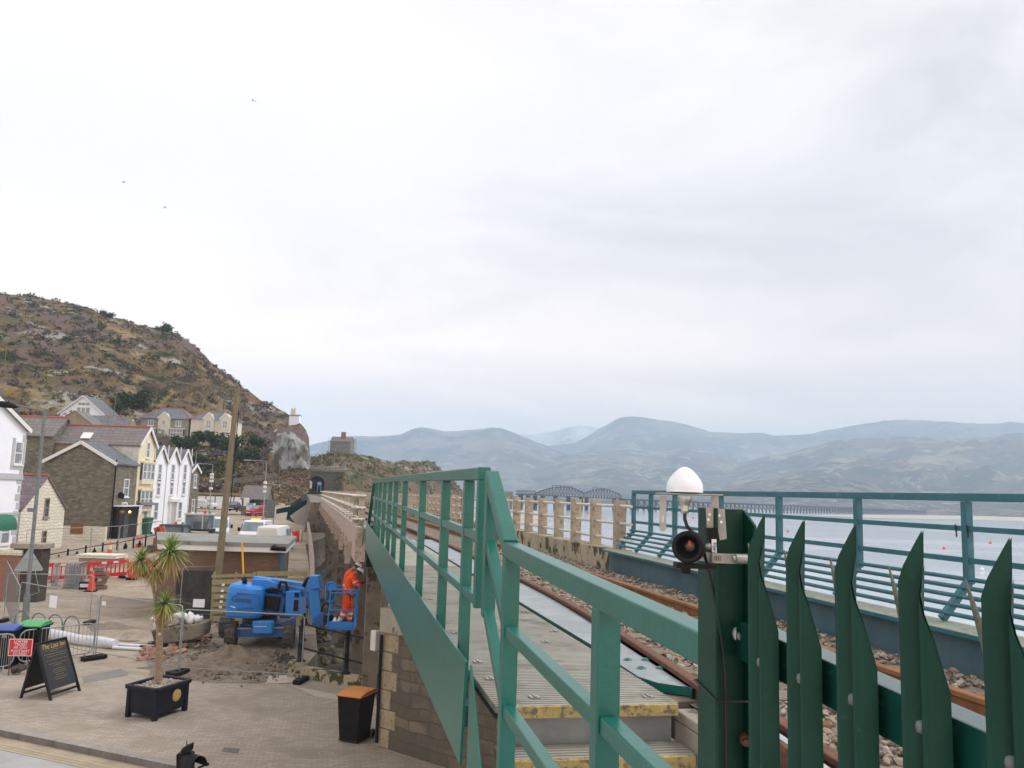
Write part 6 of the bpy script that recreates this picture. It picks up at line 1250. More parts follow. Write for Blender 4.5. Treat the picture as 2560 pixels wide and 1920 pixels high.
b = B(); bp(b, [(630, 1448), (668, 1449), (690, 1458), (694, 1474), (668, 1482), (655, 1470), (631, 1466)], .3, .5); b.build('boom_end', BLUEL, bl, w=True, bev=.03)
b = B(); b.bar(L(694, 1458, .55), L(764, 1470, .45), .30, .04); b.build('boom_top_plate', GALV, bl, w=True)
b = B(); b.tube([L(696, 1480, .1), L(698, 1462, .1), L(702, 1455, .1), L(714, 1456, .1), L(718, 1470, .1), L(716, 1500, .1), L(710, 1530, .1)], .055, 8); b.tube([L(664, 1476, .1), L(680, 1472, .1), L(705, 1477, .1)], .06, 8); b.tube([L(758, 1466, .2), L(768, 1448, .2), L(778, 1444, .2)], .07, 8); b.build('hose', BLACK, bl, w=True)
JD = -2.2
def J(px, py, dd=0): return P(px, py, DL+JD+dd)
b = B(); b.bar(J(783, 1448), J(792, 1556), .34, .30); b.build('jib', BLUEL, bl, w=True, bev=.03); b = B(); bp2 = lambda poly, dd, dep: b.prism([J(x, y, dd) for x, y in poly], FH*dep); bp2([(772, 1440), (796, 1440), (802, 1472), (779, 1474)], -.25, .5); b.build('jib_knuckle', BLUEL, bl, w=True, bev=.03)
b = B(); b.bar(J(770, 1478, .1), J(786, 1562, .1), .14, .12); b.build('jib_ram', BLUELD, bl, w=True)
b = B(); bp2 = lambda poly, dd, dep: b.prism([J(x, y, dd) for x, y in poly], FH*dep); bp2([(782, 1545), (800, 1535), (814, 1540), (818, 1556), (806, 1568), (786, 1568)], -.2, .45); b.build('jib_end', BLUELD, bl, w=True, bev=.03)
b = B(); b.tube([J(804, 1530, -.1), J(808, 1512, -.1), J(820, 1508, -.1), J(823, 1522, -.1)], .03, 6); b.bar(J(800, 1546, .1), J(826, 1548, -.3), .2, .25); b.build('basket_mount', BLACK, bl, w=True)
# basket: a tube frame with a toe board, built as a box turned slightly
BD = DL+JD-.55; bb = [P(x, y, BD) for x, y in ((818, 1572), (884, 1574), (893, 1476), (828, 1474))]
dv = FH*1.15-RH*.14
def edge(b, p, c, r=.024): b.tube([p, c], r, 8)
b = B()
for off in (Vector(), dv):
    for i in range(4): edge(b, bb[i]+off, bb[(i+1) % 4]+off)
    edge(b, bb[0].lerp(bb[3], .48)+off, bb[1].lerp(bb[2], .48)+off); edge(b, bb[0].lerp(bb[3], .92)+off, bb[1].lerp(bb[2], .92)+off)
for i in range(4): edge(b, bb[i], bb[i]+dv)
edge(b, bb[0].lerp(bb[3], .5), bb[0].lerp(bb[3], .5)+dv); edge(b, bb[1].lerp(bb[2], .5), bb[1].lerp(bb[2], .5)+dv); edge(b, bb[0].lerp(bb[1], .0), bb[0].lerp(bb[1], .0)+dv)
b.build('basket_frame', BLUEL, bl, w=True)
b = B(); b.prism([bb[0], bb[1], bb[1]+dv, bb[0]+dv], UP*.04); b.build('basket_floor', BLUELD, bl, w=True)
b = B(); u = UP*.24
for p, c in ((bb[0], bb[1]), (bb[1], bb[1]+dv), (bb[0], bb[0]+dv), (bb[0]+dv, bb[1]+dv)): b.prism([p, c, c+u, p+u], (FH if abs((c-p).dot(RH)) > .5 else RH)*.015)
b.build('toe_board', BLUEL, bl, w=True)
b = B(); ring = [J(x, y, -.5) for x, y in ((814, 1500), (815, 1470), (820, 1458), (830, 1455), (838, 1458), (842, 1468), (842, 1480), (836, 1498), (830, 1504), (818, 1503))]
b.tube(ring+[ring[0]], .026, 8); b.build('control_guard', BLUEL, bl, w=True); b = B(); b.prism([J(x, y, -.48) for x, y in ((816, 1475), (820, 1460), (830, 1456), (840, 1462), (842, 1476))], FH*.12); b.build('control_box', BLUEL, bl, w=True)
b = B(); b.prism([J(x, y, -.45) for x, y in ((818, 1478), (840, 1478), (834, 1500), (820, 1500))], FH*.12); b.build('control_panel', M('control_dark', (.03, .035, .04), (.12, .11, .09), 6), bl, w=True)
# ------------------------------------------------------------------ the two workers in the basket
def person(label, foot, F, joints, rad, edges, band, matfn, helmet, headc, up, group='workers in the boom lift basket'):
    t = thing('person', label, 'person', foot); me = bpy.data.meshes.new('body'); me.from_pydata([tuple(Vector(j)-foot) for j in joints], edges, []); o = bpy.data.objects.new('body', me); COL.objects.link(o); o.parent = t
    md = o.modifiers.new('skin', 'SKIN'); 
    for i, r in enumerate(rad): me.skin_vertices[0].data[i].radius = (r, r) if not isinstance(r, tuple) else r; me.skin_vertices[0].data[i].use_root = (i == 0)
    md.use_smooth_shade = True; sb = o.modifiers.new('sub', 'SUBSURF'); sb.levels = 2; sb.render_levels = 2
    bpy.context.view_layer.update(); nm = bpy.data.meshes.new_from_object(o.evaluated_get(bpy.context.evaluated_depsgraph_get())); o.modifiers.clear(); o.data = nm; nm.materials.clear()
    for m in (ORANGE, REFL, SKIN, BOOT, GLOVE): nm.materials.append(m)
    L_ = [Vector(j)-foot for j in joints]
    for p in nm.polygons:
        c = p.center; best = (9, 0, 0)
        for ei, (a, e) in enumerate(edges):
            A, E = L_[a], L_[e]; ab = E-A; f = max(0, min(1, (c-A).dot(ab)/max(1e-9, ab.length_squared))); d = (c-(A+ab*f)).length
            if d < best[0]: best = (d, ei, f)
        p.material_index = matfn(best[1], best[2]); p.use_smooth = True
    # head details
    Hm = Matrix.Translation(headc-foot) @ up
    b = B(); b.lathe([(.118, .035), (.122, .05), (.118, .09), (.095, .135), (.05, .16), (0, .166)], 18, Hm); b.lathe([(.10, .034), (.122, .04)], 18, Hm); b.prism([Hm @ Vector((.09*cos(a)+.07, .10*sin(a), .03)) for a in [-1.2+.3*i for i in range(9)]], (Hm.to_3x3() @ Vector((0, 0, .012)))); hm = b.build('helmet', WHITEP, t)
    b = B(); b.tube([Hm @ Vector((.1*cos(a), .118*sin(a), .02)) for a in (1.9, 1.6, 1.2)]+[Hm @ Vector((.06, .06, -.12)), Hm @ Vector((.07, 0, -.13)), Hm @ Vector((.06, -.06, -.12))]+[Hm @ Vector((.1*cos(a), -.118*sin(a), .02)) for a in (1.2, 1.6, 1.9)], .008, 5); b.lathe([(.122, .028), (.125, .04), (.122, .048)], 18, Hm); b.build('helmet_strap', BLACK, hm)
    b = B()
    for s in (-1, 1): b.lathe([(.0, -.007), (.011, 0), (0, .007)], 8, Hm @ Matrix.Translation((.088, s*.035, 0)))
    b.build('eyes', BLACK, t)
    b = B()
    for s in (-1, 1): b.lathe([(.0, -.03), (.018, -.012), (.02, .015), (0, .03)], 8, Hm @ Matrix.Translation((-.005, s*.092, -.01)))
    b.add([Hm @ Vector(v) for v in ((.088, -.014, -.03), (.088, .014, -.03), (.122, 0, -.03), (.092, 0, .012))], [(0, 1, 2), (0, 2, 3), (1, 3, 2)]); b.bx(.078, .092, -.025, .025, -.062, -.052, Hm); b.build('face_features', M('skin_red', (.36, .16, .11), (.30, .13, .09), 20, rough=.6), t)
    b = B(); b.lathe([(.0, -.06), (.05, -.05), (.098, .0), (.104, .04), (.09, .06)], 14, Hm @ Matrix.Translation((-.018, 0, -.01))); b.build('hair', M('hair_dark', (.03, .02, .015), (.05, .035, .025), 20), t)
    return t, band
BOOT = M('boot', (.03, .028, .026), (.05, .045, .04), 12, rough=.8); GLOVE = M('glove', (.20, .10, .07), (.26, .13, .09), 12, rough=.8)
def make_worker(label, hip, sho, footL, footR, handL, handR, head, hx):
    # local: F forward (towards the column, image right), Sd sideways (away from the lens)
    F = (RH*.95+FH*.30).normalized(); Sd = FH*.95-RH*.30; Sd.normalize(); J_ = []; Rd = []; E = []; tags = []
    def j(p, r): J_.append(Vector(p)); Rd.append(r); return len(J_)-1
    def e(a, c, tg): E.append((a, c)); tags.append(tg)
    v_ = Vector(sho)-hip; N_ = Vector(sho)+UP*.05+F*.05
    pel = j(hip, (.19, .155)); bl_ = j(hip+v_*.30-F*.01, (.185, .155)); ch = j(hip+v_*.68-F*.03, (.21, .175)); sh = j(Vector(sho)-UP*.05, (.185, .15)); nk = j(N_, .075); jw = j(N_.lerp(head, .62), (.072, .08)); hd = j(head+UP*.01, (.088, .10)); tp = j(head+UP*.10, .075)
    for a, c, tg in ((pel, bl_, 'w'), (bl_, ch, 't'), (ch, sh, 't'), (sh, nk, 'n'), (nk, jw, 's'), (jw, hd, 's'), (hd, tp, 's')): e(a, c, tg)
    for s, hand in ((-1, handL), (1, handR)):
        S = J_[sh]+Sd*s*.23-UP*.02; h = Vector(hand); mid = (S+h)/2; el = mid-UP*.13-F*.05+Sd*s*.07; wr = el+(h-el)*.82
        a0 = j(S, .095); a1 = j(el, .075); a2 = j(wr, .055); a3 = j(h, (.042, .025)); e(sh, a0, 't'); e(a0, a1, 'ua'); e(a1, a2, 'fa'); e(a2, a3, 'g')
        dirn = (h-wr).normalized(); up_ = UP if abs(dirn.z) < .8 else F
        for fi in range(4):
            o_ = Sd*(fi-1.5)*.019; f0 = j(h+dirn*.035+o_, .0095); f1 = j(h+dirn*(.065+.006*(1.5-abs(fi-1.5)))+o_-UP*.012, .0085); f2 = j(h+dirn*(.08)+o_-UP*.032, .0075); e(a3, f0, 'g'); e(f0, f1, 'g'); e(f1, f2, 'g')
        t0 = j(h-dirn*.005-Sd*s*.04+UP*.005, .010); t1 = j(h+dirn*.03-Sd*s*.05-UP*.01, .0085); e(a3, t0, 'g'); e(t0, t1, 'g')
    for s, ft in ((-1, footL), (1, footR)):
        hp = hip+Sd*s*.10-UP*.06; f = Vector(ft); an = f+UP*.10; kn = (hp+an)/2+F*.06
        l0 = j(hp, .130); l1 = j(kn, .100); l2 = j(an, .082); l3 = j(f+UP*.045-F*.03, .05); l4 = j(f+F*.15+UP*.035, (.045, .035)); e(pel, l0, 'w'); e(l0, l1, 'th'); e(l1, l2, 'sn'); e(l2, l3, 'b'); e(l3, l4, 'b')
    def mf(ei, f):
        tg = tags[ei]
        if tg == 's': return 2
        if tg == 'n': return 0 if f < .55 else 2
        if tg == 'g': return 4
        if tg == 'b': return 3
        if tg == 'ua': return 1 if .52 < f < .68 else 0
        if tg == 'fa': return 1 if .30 < f < .46 else 0
        if tg == 'sn': return 1 if (.30 < f < .42 or .62 < f < .74) else 0
        if tg == 'w': return 1 if .70 < f < .9 and ei == 0 else 0
        return 0
    foot = (Vector(footL)+Vector(footR))/2; foot.z = min(footL.z, footR.z)
    Zx = (head+UP*.2-F*.0-(head)).normalized(); fwd = (F*.86-UP*.5).normalized(); zz = (UP*.86+F*.5).normalized(); yy = zz.cross(fwd); Rm = Matrix((fwd, yy, zz)).transposed().to_4x4()
    t, _ = person(label, foot, F, J_, Rd, E, None, mf, None, head+F*.0+UP*.015, Rm)
    return t, F, Sd
fl = bb[0].z+.045
def fp(px, dd): q = P(px, 1560, BD+dd); q.z = fl; return q
DW = BD+.45
hipA = P(871, 1484, DW); hA = P(898, 1432, DW); sA = P(882, 1437, DW)
wk, F_, S_ = make_worker('worker in orange hi vis suit and white helmet nearest the lens in the basket', hipA, sA, fp(846, .35), fp(873, .6), P(901, 1461, DW-.12), P(905, 1458, DW+.14), hA, 0)
W3 = hipA-wk.location; b = B()
b.tube([W3+UP*.02-F_*.10-S_*.20, W3+UP*.0-S_*.23, W3-UP*.10-S_*.24+F_*.10, W3-UP*.02-S_*.12+F_*.19], .016, 6); b.tube([W3-UP*.02-S_*.23+F_*.02, W3-UP*.22-S_*.235+F_*.06], .016, 6); b.build('harness', BLACK, wk)
wk2, F_, S_ = make_worker('second worker in orange with white helmet half hidden behind the first', P(866, 1474, DW+.55), P(878, 1426, DW+.55), fp(850, .85), fp(870, 1.0), P(901, 1452, DW+.45), P(905, 1450, DW+.65), P(893, 1418, DW+.55), 0)
tag(B().tube([P(897, 1459, DW), P(906, 1457, DW), P(914, 1456, DW)], [.022, .02, .012], 8).build('drill', BLACKP), 'small black drill held by the worker nearest the lens', 'tool')
bg = thing('bag', 'crumpled white plastic bag on the basket floor', 'bag', fp(838, .1)); b = B()
for i in range(7): stone(b, (random.uniform(-.1, .12), random.uniform(.02, .16), .12+random.uniform(0, .12)), .09, .8)
b.build('sack', WHITEP, bg)
# ------------------------------------------------------------------ sacks in stone troughs, rubble, pipes
tt = thing('stone_trough', 'dark stone trough heaped with white sacks behind the cordyline', 'trough', GG(440, 1612)); dT = 30.5
def T(px, py, dd=0): return P(px, py, dT+dd)
b = B(); b.prism([T(x, y, 0) for x, y in ((376, 1576), (384, 1605), (398, 1612), (478, 1600), (502, 1592), (506, 1558), (440, 1566))], FH*1.0); b.build('trough', CONCD, tt, w=True, bev=.05)
b = B()
for x in (415, 445, 480): p = T(x, 1606, .3); b.bx(p.x-.12, p.x+.12, p.y-.1, p.y+.5, 0, max(.1, p.z)); 
b.build('foot', CONCD, tt, w=True)
SACK = M('white_sack', (.66, .66, .66), (.74, .74, .75), 6, rough=.8, bump=.6, bscale=18)
rn = random.Random(5)
for i in range(22):
    x = 388+i*5.2; y = 1562-abs(sin(i*1.7))*16-(4 if 6 < i < 20 else -2); q = T(x, y, .15+.7*rn.random()); b = B(); S = rn.uniform(.13, .2)
    for j in range(3): stone(b, q+Vector((rn.uniform(-.1, .1), rn.uniform(-.1, .1), rn.uniform(-.04, .06))), S, .9)
    for i_ in range(len(b.sm)): b.sm[i_] = True
    o = b.build('sack', SACK); tag(o, 'crumpled white sack heaped in the dark stone trough', 'sack', 'white sacks heaped in the stone trough')
BRK = MLEAF('broken_brick', [(.40, .25, .18), (.48, .33, .25), (.34, .20, .14), (.44, .36, .30)], .9)
for i in range(70):
    f = rn.random(); x = 345+f*180+rn.uniform(-10, 10); y = 1648-f*52+rn.gauss(0, 9); q = GG(x, y); b = B(); s = rn.uniform(.06, .15)
    b.bc((0, 0, 0), s*2.1, s*1.3, s*.9, rn.uniform(0, 3), rn.uniform(-.4, .4), rn.uniform(-.4, .4))
    for v in b.v: v.x += rn.uniform(-.02, .02); v.z += rn.uniform(-.02, .02)
    o = b.build('broken_brick', BRK); o.location = (q.x, q.y, s*.45+rn.choice((0, 0, .09))); tag(o, 'broken pink brick in the rubble heap in front of the boom lift', 'brick', 'broken bricks in the rubble heap')
SOIL = M('dug_soil', (.13, .10, .075), (.24, .185, .135), 3, rough=.95, bump=.8, bscale=9, dist=.05)
def mound(name, label, px, py, rx, ry, h, m=SOIL):
    q = GG(px, py); rows = []; b = B(); n = 26
    for i in range(n):
        for j_ in range(n):
            u, v = i/(n-1)*2-1, j_/(n-1)*2-1; r = min(1, sqrt(u*u+v*v)); z = h*(1-r*r)**1.3*(.65+.8*noise.noise(Vector((u*3.1+px, v*3.1, 0)))+.5*noise.noise(Vector((u*9, v*9+py, 3)))) - .02
            b.v.append(Vector((u*rx, v*ry, z)))
    for i in range(n-1):
        for j_ in range(n-1): b.f.append([i*n+j_, (i+1)*n+j_, (i+1)*n+j_+1, i*n+j_+1]); b.mi.append(0); b.sm.append(True)
    o = b.build(name, m); o.location = q; o.rotation_euler.z = -PSI; return tag(o, label, 'soil')
mound('soil_heap', 'low heap of dug soil and rubble in front of the boom lift', 590, 1648, 1.5, 1.0, .46); mound('soil_heap', 'spread of churned soil behind the cordyline planter', 530, 1672, 2.6, 1.0, .24); mound('soil_heap', 'bare earth mound behind the crowd barrier', 320, 1590, 2.2, 1.1, .25, DIRT)
mound('soil_heap', 'small dark heap of debris near the black railing', 712, 1655, .55, .35, .26, M('debris', (.02, .02, .02), (.08, .07, .055), 6, rough=.9, bump=1, bscale=14, dist=.05))
b = B(); rs = B()
for i in range(600):
    x, y = rn.uniform(400, 700), rn.gauss(1672, 26)
    if not 1600 < y < 1706: continue
    q = GG(x, y); stone(rs, q+UP*.02, rn.uniform(.015, .06))
o = rs.build('rubble', MLEAF('rubble_stone_bits', [(.16, .125, .095), (.24, .19, .14), (.10, .085, .07), (.30, .24, .19)], .95)); o['kind'] = 'stuff'
lt = B()
for i in range(150):
    x, y = rn.uniform(40, 900), rn.uniform(1770, 1890)
    if not 1770+(x*.21 if x > 60 else 0) - 100 < y < 1772+x*.205: continue
    q = G(x, y, .012); r_ = rn.uniform(.012, .035); lt.add([q+Vector((r_*cos(t)*rn.uniform(.6, 1.3), r_*sin(t)*rn.uniform(.6, 1.3), .003)) for t in (0, 1.2, 2.5, 3.8, 5.1)], [(0, 1, 2, 3, 4)])
o = lt.build('litter', M('pale_droppings', (.56, .53, .48), (.40, .36, .31), 9)); o['kind'] = 'stuff'
rs = B()
for i in range(420):
    q = GG(rn.uniform(470, 725), rn.gauss(1655, 20)); stone(rs, q+UP*.03, rn.uniform(.035, .11), .7)
o = rs.build('rubble', MLEAF('clod', [(.12, .095, .07), (.20, .16, .12), (.075, .065, .055), (.26, .21, .16)], .95)); o['kind'] = 'stuff'
dl = thing('pallet', 'flat dark board lying under the stone trough', 'board', GG(430, 1622)); b = B(); b.prism([GG(x, y)+UP*.03 for x, y in ((348, 1622), (395, 1628), (530, 1598), (470, 1592))], UP*.08); b.build('board', BLACK, dl, w=True)
tp_ = thing('sheeting', 'long roll of white plastic sheeting on the ground behind the crowd barrier', 'sheeting', GG(200, 1600)); b = B()
pp = [GG(x, y)+UP*.16 for x, y in ((108, 1592), (150, 1602), (200, 1612), (250, 1618), (288, 1622))]; b.tube(pp, [.17, .2, .18, .21, .16], 9); b.build('roll', M('white_sheet', (.68, .69, .74), (.40, .42, .62), 3, rough=.6, lo=.5, hi=.75, stretch=(1, 4, 6), bump=.8, bscale=6), tp_, w=True)
for y, lb_ in ((1620, 'white plastic pipe lying beside the sheeting, upper of two'), (1628, 'white plastic pipe lying beside the sheeting, lower of two')):
    o = B().cyl(GG(282, y-4)+UP*.07, GG(385, y+2)+UP*.07, .055, 10).build('pipe', WHITEP); tag(o, lb_, 'pipe')
# ------------------------------------------------------------------ barriers, cones, fences
MESHM = GALV
def heras(label, p, q, hgt=2.0, blocks=True, mesh=True, r=.018, sheet=None):
    """one wire mesh fence panel between two ground points; the mesh is made of real thin wires"""
    p, q = Vector(p), Vector(q); t = thing('fence_panel', label, 'fence panel', (p+q)/2, 0, 'wire mesh site fence panels'); tv = (q-p); Lq = tv.length; tv.normalize(); b = B(); rc = .10
    u = lambda s, z: p+tv*s+UP*z
    b.tube([u(0, .02), u(0, hgt-rc), u(rc*.3, hgt-rc*.3), u(rc, hgt), u(Lq-rc, hgt), u(Lq-rc*.3, hgt-rc*.3), u(Lq, hgt-rc), u(Lq, .02)], r, 7); b.tube([u(0, .22), u(Lq, .22)], r*.8, 6); b.build('frame', GALV, t, w=True)
    if mesh:
        b = B(); n = int(Lq/.075)
        for i in range(1, n): s = Lq*i/n; b.bar(u(s, .22), u(s, hgt-.02), .0022, .0022, up=tv)
        for i in range(1, 7): z = .22+(hgt-.24)*i/7; b.bar(u(0, z), u(Lq, z), .0022, .0022)
        b.build('mesh', GALVD, t, w=True)
    if blocks:
        for s in (0, Lq): c = u(s, 0); b = B(); b.bx(-.36, .36, -.12, .12, 0, .13, Matrix.Translation(c) @ Matrix.Rotation(atan2(tv.y, tv.x)+pi/2, 4, 'Z')); b.build('foot', BLACKP, t, w=True, bev=.02)
    if sheet:
        s, z, w, h = sheet; n_ = tv.cross(UP); b = B(); b.prism([u(s, z)+n_*.03, u(s+w, z)+n_*.03, u(s+w, z+h)+n_*.03, u(s, z+h)+n_*.03], n_*.004); b.build('notice', WHITEP, t, w=True)
    return t
g = lambda x, y: GG(x, y)
heras('mesh fence panel with a white notice behind the crowd barrier', g(38, 1600), g(233, 1650), 2.0, sheet=(2.2, 1.35, .5, .4))
heras('mesh fence panel between the crowd barrier and the planter', g(238, 1648), g(444, 1686), 2.0, sheet=(.12, 1.7, .2, .12))
heras('mesh fence panel in front of the boom lift', g(448, 1688), g(752, 1706), 1.9)
heras('mesh fence panel standing behind the leaning street lamp', g(8, 1555), g(223, 1560), 1.9)
heras('mesh fence panel angled towards the brick pillar', g(5, 1502), g(36, 1604), 1.9, blocks=False)
heras('mesh fence panel in front of the cream cottage', g(60, 1405), g(222, 1395), 2.0, mesh=False, blocks=False); heras('mesh fence panel before the stone inn shopfront', g(224, 1396), g(292, 1390), 2.0, mesh=False, blocks=False); heras('mesh fence panel before the cream townhouse', g(294, 1390), g(400, 1370), 2.0, mesh=False, blocks=False)
heras('mesh fence panel leaning on the low brick building', G(447, 1552), G(572, 1546), 2.2, mesh=False, blocks=False)
heras('mesh fence panel beside the red car', P(630, 1322, 90)*1.0, P(668, 1316, 92), 1.6, mesh=False, blocks=False)
nb = [('white notice sheet tied to the fence by the dark doorway', 436, 1505, 470, 37), ]
o = B().bc(P(497, 1508, 35.2), .46, .01, .32, -PSI).build('notice', WHITEP); tag(o, 'white paper notice fixed in front of the low brick building', 'notice')
def crowd(label, p, q, hgt=1.1, n=18, grp='steel crowd barriers'):
    p, q = Vector(p), Vector(q); t = thing('crowd_barrier', label, 'barrier', (p+q)/2, 0, grp); tv = q-p; Lq = tv.length; tv.normalize(); u = lambda s, z: p+tv*s+UP*z; r = .021; b = B(); rc = .22; z0 = .18
    pts = []
    for (cxx, czz, a0) in ((Lq-rc, hgt-rc, 90), (rc, hgt-rc, 180)): pass
    def arc(c, z, a0, a1): return [u(c+rc*cos(radians(a0+(a1-a0)*i/4)), z+rc*sin(radians(a0+(a1-a0)*i/4))) for i in range(5)]
    pts = arc(rc, z0+rc, 270, 180)+arc(rc, hgt-rc, 180, 90)+arc(Lq-rc, hgt-rc, 90, 0)+arc(Lq-rc, z0+rc, 0, -90)
    b.tube(pts+[pts[0]], r, 7); b.build('frame', GALV, t, w=True); b = B()
    for i in range(1, n): s = Lq*i/n; b.tube([u(s, z0), u(s, hgt)], .008, 5, caps=False)
    b.build('bars', GALV, t, w=True)
    nn = tv.cross(UP)
    for s in (.25, Lq-.25): b = B(); b.tube([u(s, z0), u(s, .08)+nn*.1, u(s, .02)+nn*.32], .018, 6); b.tube([u(s, z0), u(s, .08)-nn*.1, u(s, .02)-nn*.32], .018, 6); b.build('foot', GALV, t, w=True)
    return t
crowd('steel crowd barrier behind the black menu board', g(42, 1672), g(231, 1645)); crowd('steel crowd barrier in front of the blue lidded bin', g(-75, 1690), g(30, 1680))
for i, (x, d) in enumerate(((128, 0), (158, 0), (165, .2), (171, .3), (177, .4), (184, .5), (190, .6))):
    p = g(x, 1475-i*.5); q = p+Vector((-.15+.03*i, 1.6, 0)); 
    crowd('steel crowd barrier stacked upright against the red barriers', p, q, 1.3, 12, 'steel crowd barriers stacked upright together')
def redbar(label, x0, y0, x1, y1):
    p, q = g(x0, y0), g(x1, y1); t = thing('plastic_barrier', label, 'barrier', (p+q)/2, 0, 'red plastic site barriers'); tv = q-p; Lq = tv.length; tv.normalize(); u = lambda s, z: p+tv*s+UP*z; b = B()
    b.bar(u(0, .93), u(Lq, .93), .06, .20); b.bar(u(.05, .24), u(Lq-.05, .24), .06, .20); n = 9
    for i in range(n+1): s = Lq*i/n; b.bar(u(s, .3), u(s, .88), .06, .07 if 0 < i < n else .11, up=tv)
    b.build('panel', RED, t, w=True); nn = tv.cross(UP)
    for s in (.3, Lq-.3): b = B(); c = u(s, .07); b.bar(c-nn*.3, c+nn*.3, .2, .13); b.build('foot', BLACKP, t, w=True)
    b = B()
    for s in (Lq*.3, Lq*.6): b.bar(u(s, .93)+nn*.034, u(s+.28, .93)+nn*.034, .006, .12); b.bar(u(s, .93)-nn*.034, u(s+.28, .93)-nn*.034, .006, .12)
    b.build('reflector', REFL, t, w=True)
redbar('red plastic barrier beside the stacked crowd barriers', 116, 1456, 218, 1452); redbar('red plastic barrier behind the paving slabs pallet', 220, 1452, 318, 1444); redbar('red plastic barrier behind the cordyline leaves', 320, 1452, 372, 1440); redbar('red plastic barrier next to the low brick building', 372, 1446, 432, 1436)
def cone(label, x, y, h=.75, sleeve=True, grp='traffic cones', m=REDO):
    q = g(x, y); t = thing('traffic_cone', label, 'traffic cone', q, 0, grp); s = h/.75; b = B(); b.bx(-.2*s, .2*s, -.2*s, .2*s, 0, .04); b.build('base', m if sleeve else BLACKP, t); b = B(); b.lathe([(.15*s, .03), (.055*s, h*.85), (.04*s, h), (0, h)], 14); c = b.build('cone', m, t)
    if sleeve: b = B(); b.lathe([(.118*s, .25*s), (.078*s, .52*s)], 14); b.build('sleeve', REFL, c)
cone('tall plain red cone beside the stacked crowd barriers', 228, 1478, 1.05, False); cone('small cone on the pavement below the stone inn', 274, 1383, .8); cone('small cone beside the street railings, left of a pair', 343, 1368, .8); cone('small cone beside the street railings, right of a pair', 352, 1367, .8)
st = thing('slab_stack', 'short stack of dark wooden pallets and slabs beside the red cone', 'stack', g(244, 1472)); b = B(); c = st.location
for i, (w, z) in enumerate(((.9, .1), (.7, .3), (1.0, .62), (.9, .85), (.5, 1.05))): b.bc((0, 0, z), w, .5, .14, random.uniform(-.2, .2)); 
b.bc((-.25, 0, .46), .2, .4, .3); b.bc((.3, 0, .46), .2, .4, .3); b.build('slabs', TIMBER, st)
tb = thing('tool_box', 'small dark box with a white label beside the red cone', 'box', g(214, 1473)); b = B(); b.bx(-.3, .3, -.2, .2, 0, .38); b.build('case', BLACKP, tb, bev=.02); b = B(); b.bx(-.24, .24, -.215, -.205, .12, .3); b.build('label', WHITEP, tb)
pt_ = thing('planter', 'pale stone coping on a low planter behind the red barriers', 'planter', g(240, 1418)); b = B(); b.bx(-1.1, 1.1, 0, 1.4, 0, .55, Matrix.Rotation(-PSI, 4, 'Z')); b.build('base', CONC, pt_); b = B(); b.bx(-1.25, 1.25, -.15, 1.5, .55, .75, Matrix.Rotation(-PSI, 4, 'Z')); b.build('coping', STONEL, pt_)
lw = thing('boundary_wall', 'low pale painted wall in front of the stone inn gable', 'wall', P(200, 1372, 70), -PSI); lw.location.z = zg(70); b = B(); b.bx(-2.0, 1.9, 0, .3, -.2, 1.1); b.build('wall', STONEL, lw); b = B(); b.bx(-.9, .1, -.05, .0, .5, 1.3); b.build('board', ORUST, lw)
# heritage railings along the raised street
hr = thing('street_railing', 'low dark iron railing with diamond motifs along the raised street', 'railing', g(250, 1400)); pts = [(122, 1428), (168, 1418), (212, 1408), (254, 1400), (290, 1394), (330, 1385), (360, 1378), (388, 1370)]
qs = [P(x, 1400, d) for (x, y), d in zip(pts, (57, 58.5, 60, 61.5, 63, 64.5, 66, 67.5))]
for q, (x, y), d in zip(qs, pts, (57, 58.5, 60, 61.5, 63, 64.5, 66, 67.5)): q.z = P(x, y, d).z
for q in qs: b = B(); b.bar(q-UP*.3, q+UP*1.2, .1, .1, up=(0, 1, 0)); b.build('post', BLACK, hr, w=True)
for z in (.2, 1.05):
    b = B()
    for p, c in zip(qs, qs[1:]): b.tube([p+UP*z, c+UP*z], .03, 6)
    b.build('rail', BLACK, hr, w=True)
for p, c in zip(qs, qs[1:]):
    m_ = (p+c)/2+UP*.62; tv = (c-p).normalized()
    if random.random() < .6: b = B(); b.prism([m_-tv*.22, m_+UP*.36, m_+tv*.22, m_-UP*.36], FH*.04); b.build('motif', BLACK, hr, w=True)
# brick pillars, road sign, hoops
pi_ = thing('gate_pillar', 'dark brick pillar with a wide stone cap left of the triangular sign', 'pillar', g(56, 1505), -PSI); k = lat_d(pi_.location)[1]/2150; b = B(); zt_ = zat(74, 1372, lat_d(pi_.location)[1]); b.bx(-34*k, 34*k, 0, .8, -.1, zt_); b.build('shaft', MBRICK('dark_brick', (.05, .042, .038), (.085, .065, .055), (.05, .045, .04), .23, .075, .01, .9, .3), pi_); b = B(); b.bx(-40*k, 40*k, -.15, .95, zt_+.001, zt_+13*k); b.build('cap', CONC, pi_, bev=.03)
pi_ = thing('brick_wall', 'red brick wall with a pale coping at the left edge', 'wall', g(-20, 1505), -PSI); b = B(); zt_ = zat(0, 1388, lat_d(pi_.location)[1]); b.bx(-70*k, 52*k, .3, .9, -.1, zt_); b.build('wall', BRICKR, pi_); b = B(); b.bx(-70*k, 55*k, .2, 1.0, zt_+.001, zt_+.25); b.build('coping', STONEL, pi_)
ts = thing('triangular_sign', 'back of a grey triangular road sign on a folding frame', 'sign', G(75, 1500), 0); dS = lat_d(ts.location)[1]*.955
b = B(); b.prism([P(x, y, dS) for x, y in ((35, 1425), (72, 1372), (76, 1372), (107, 1422), (105, 1427), (37, 1429))], FH*.02); b.build('plate', M('sign_back', (.27, .33, .33), (.34, .40, .40), 3, rough=.5), ts, w=True)
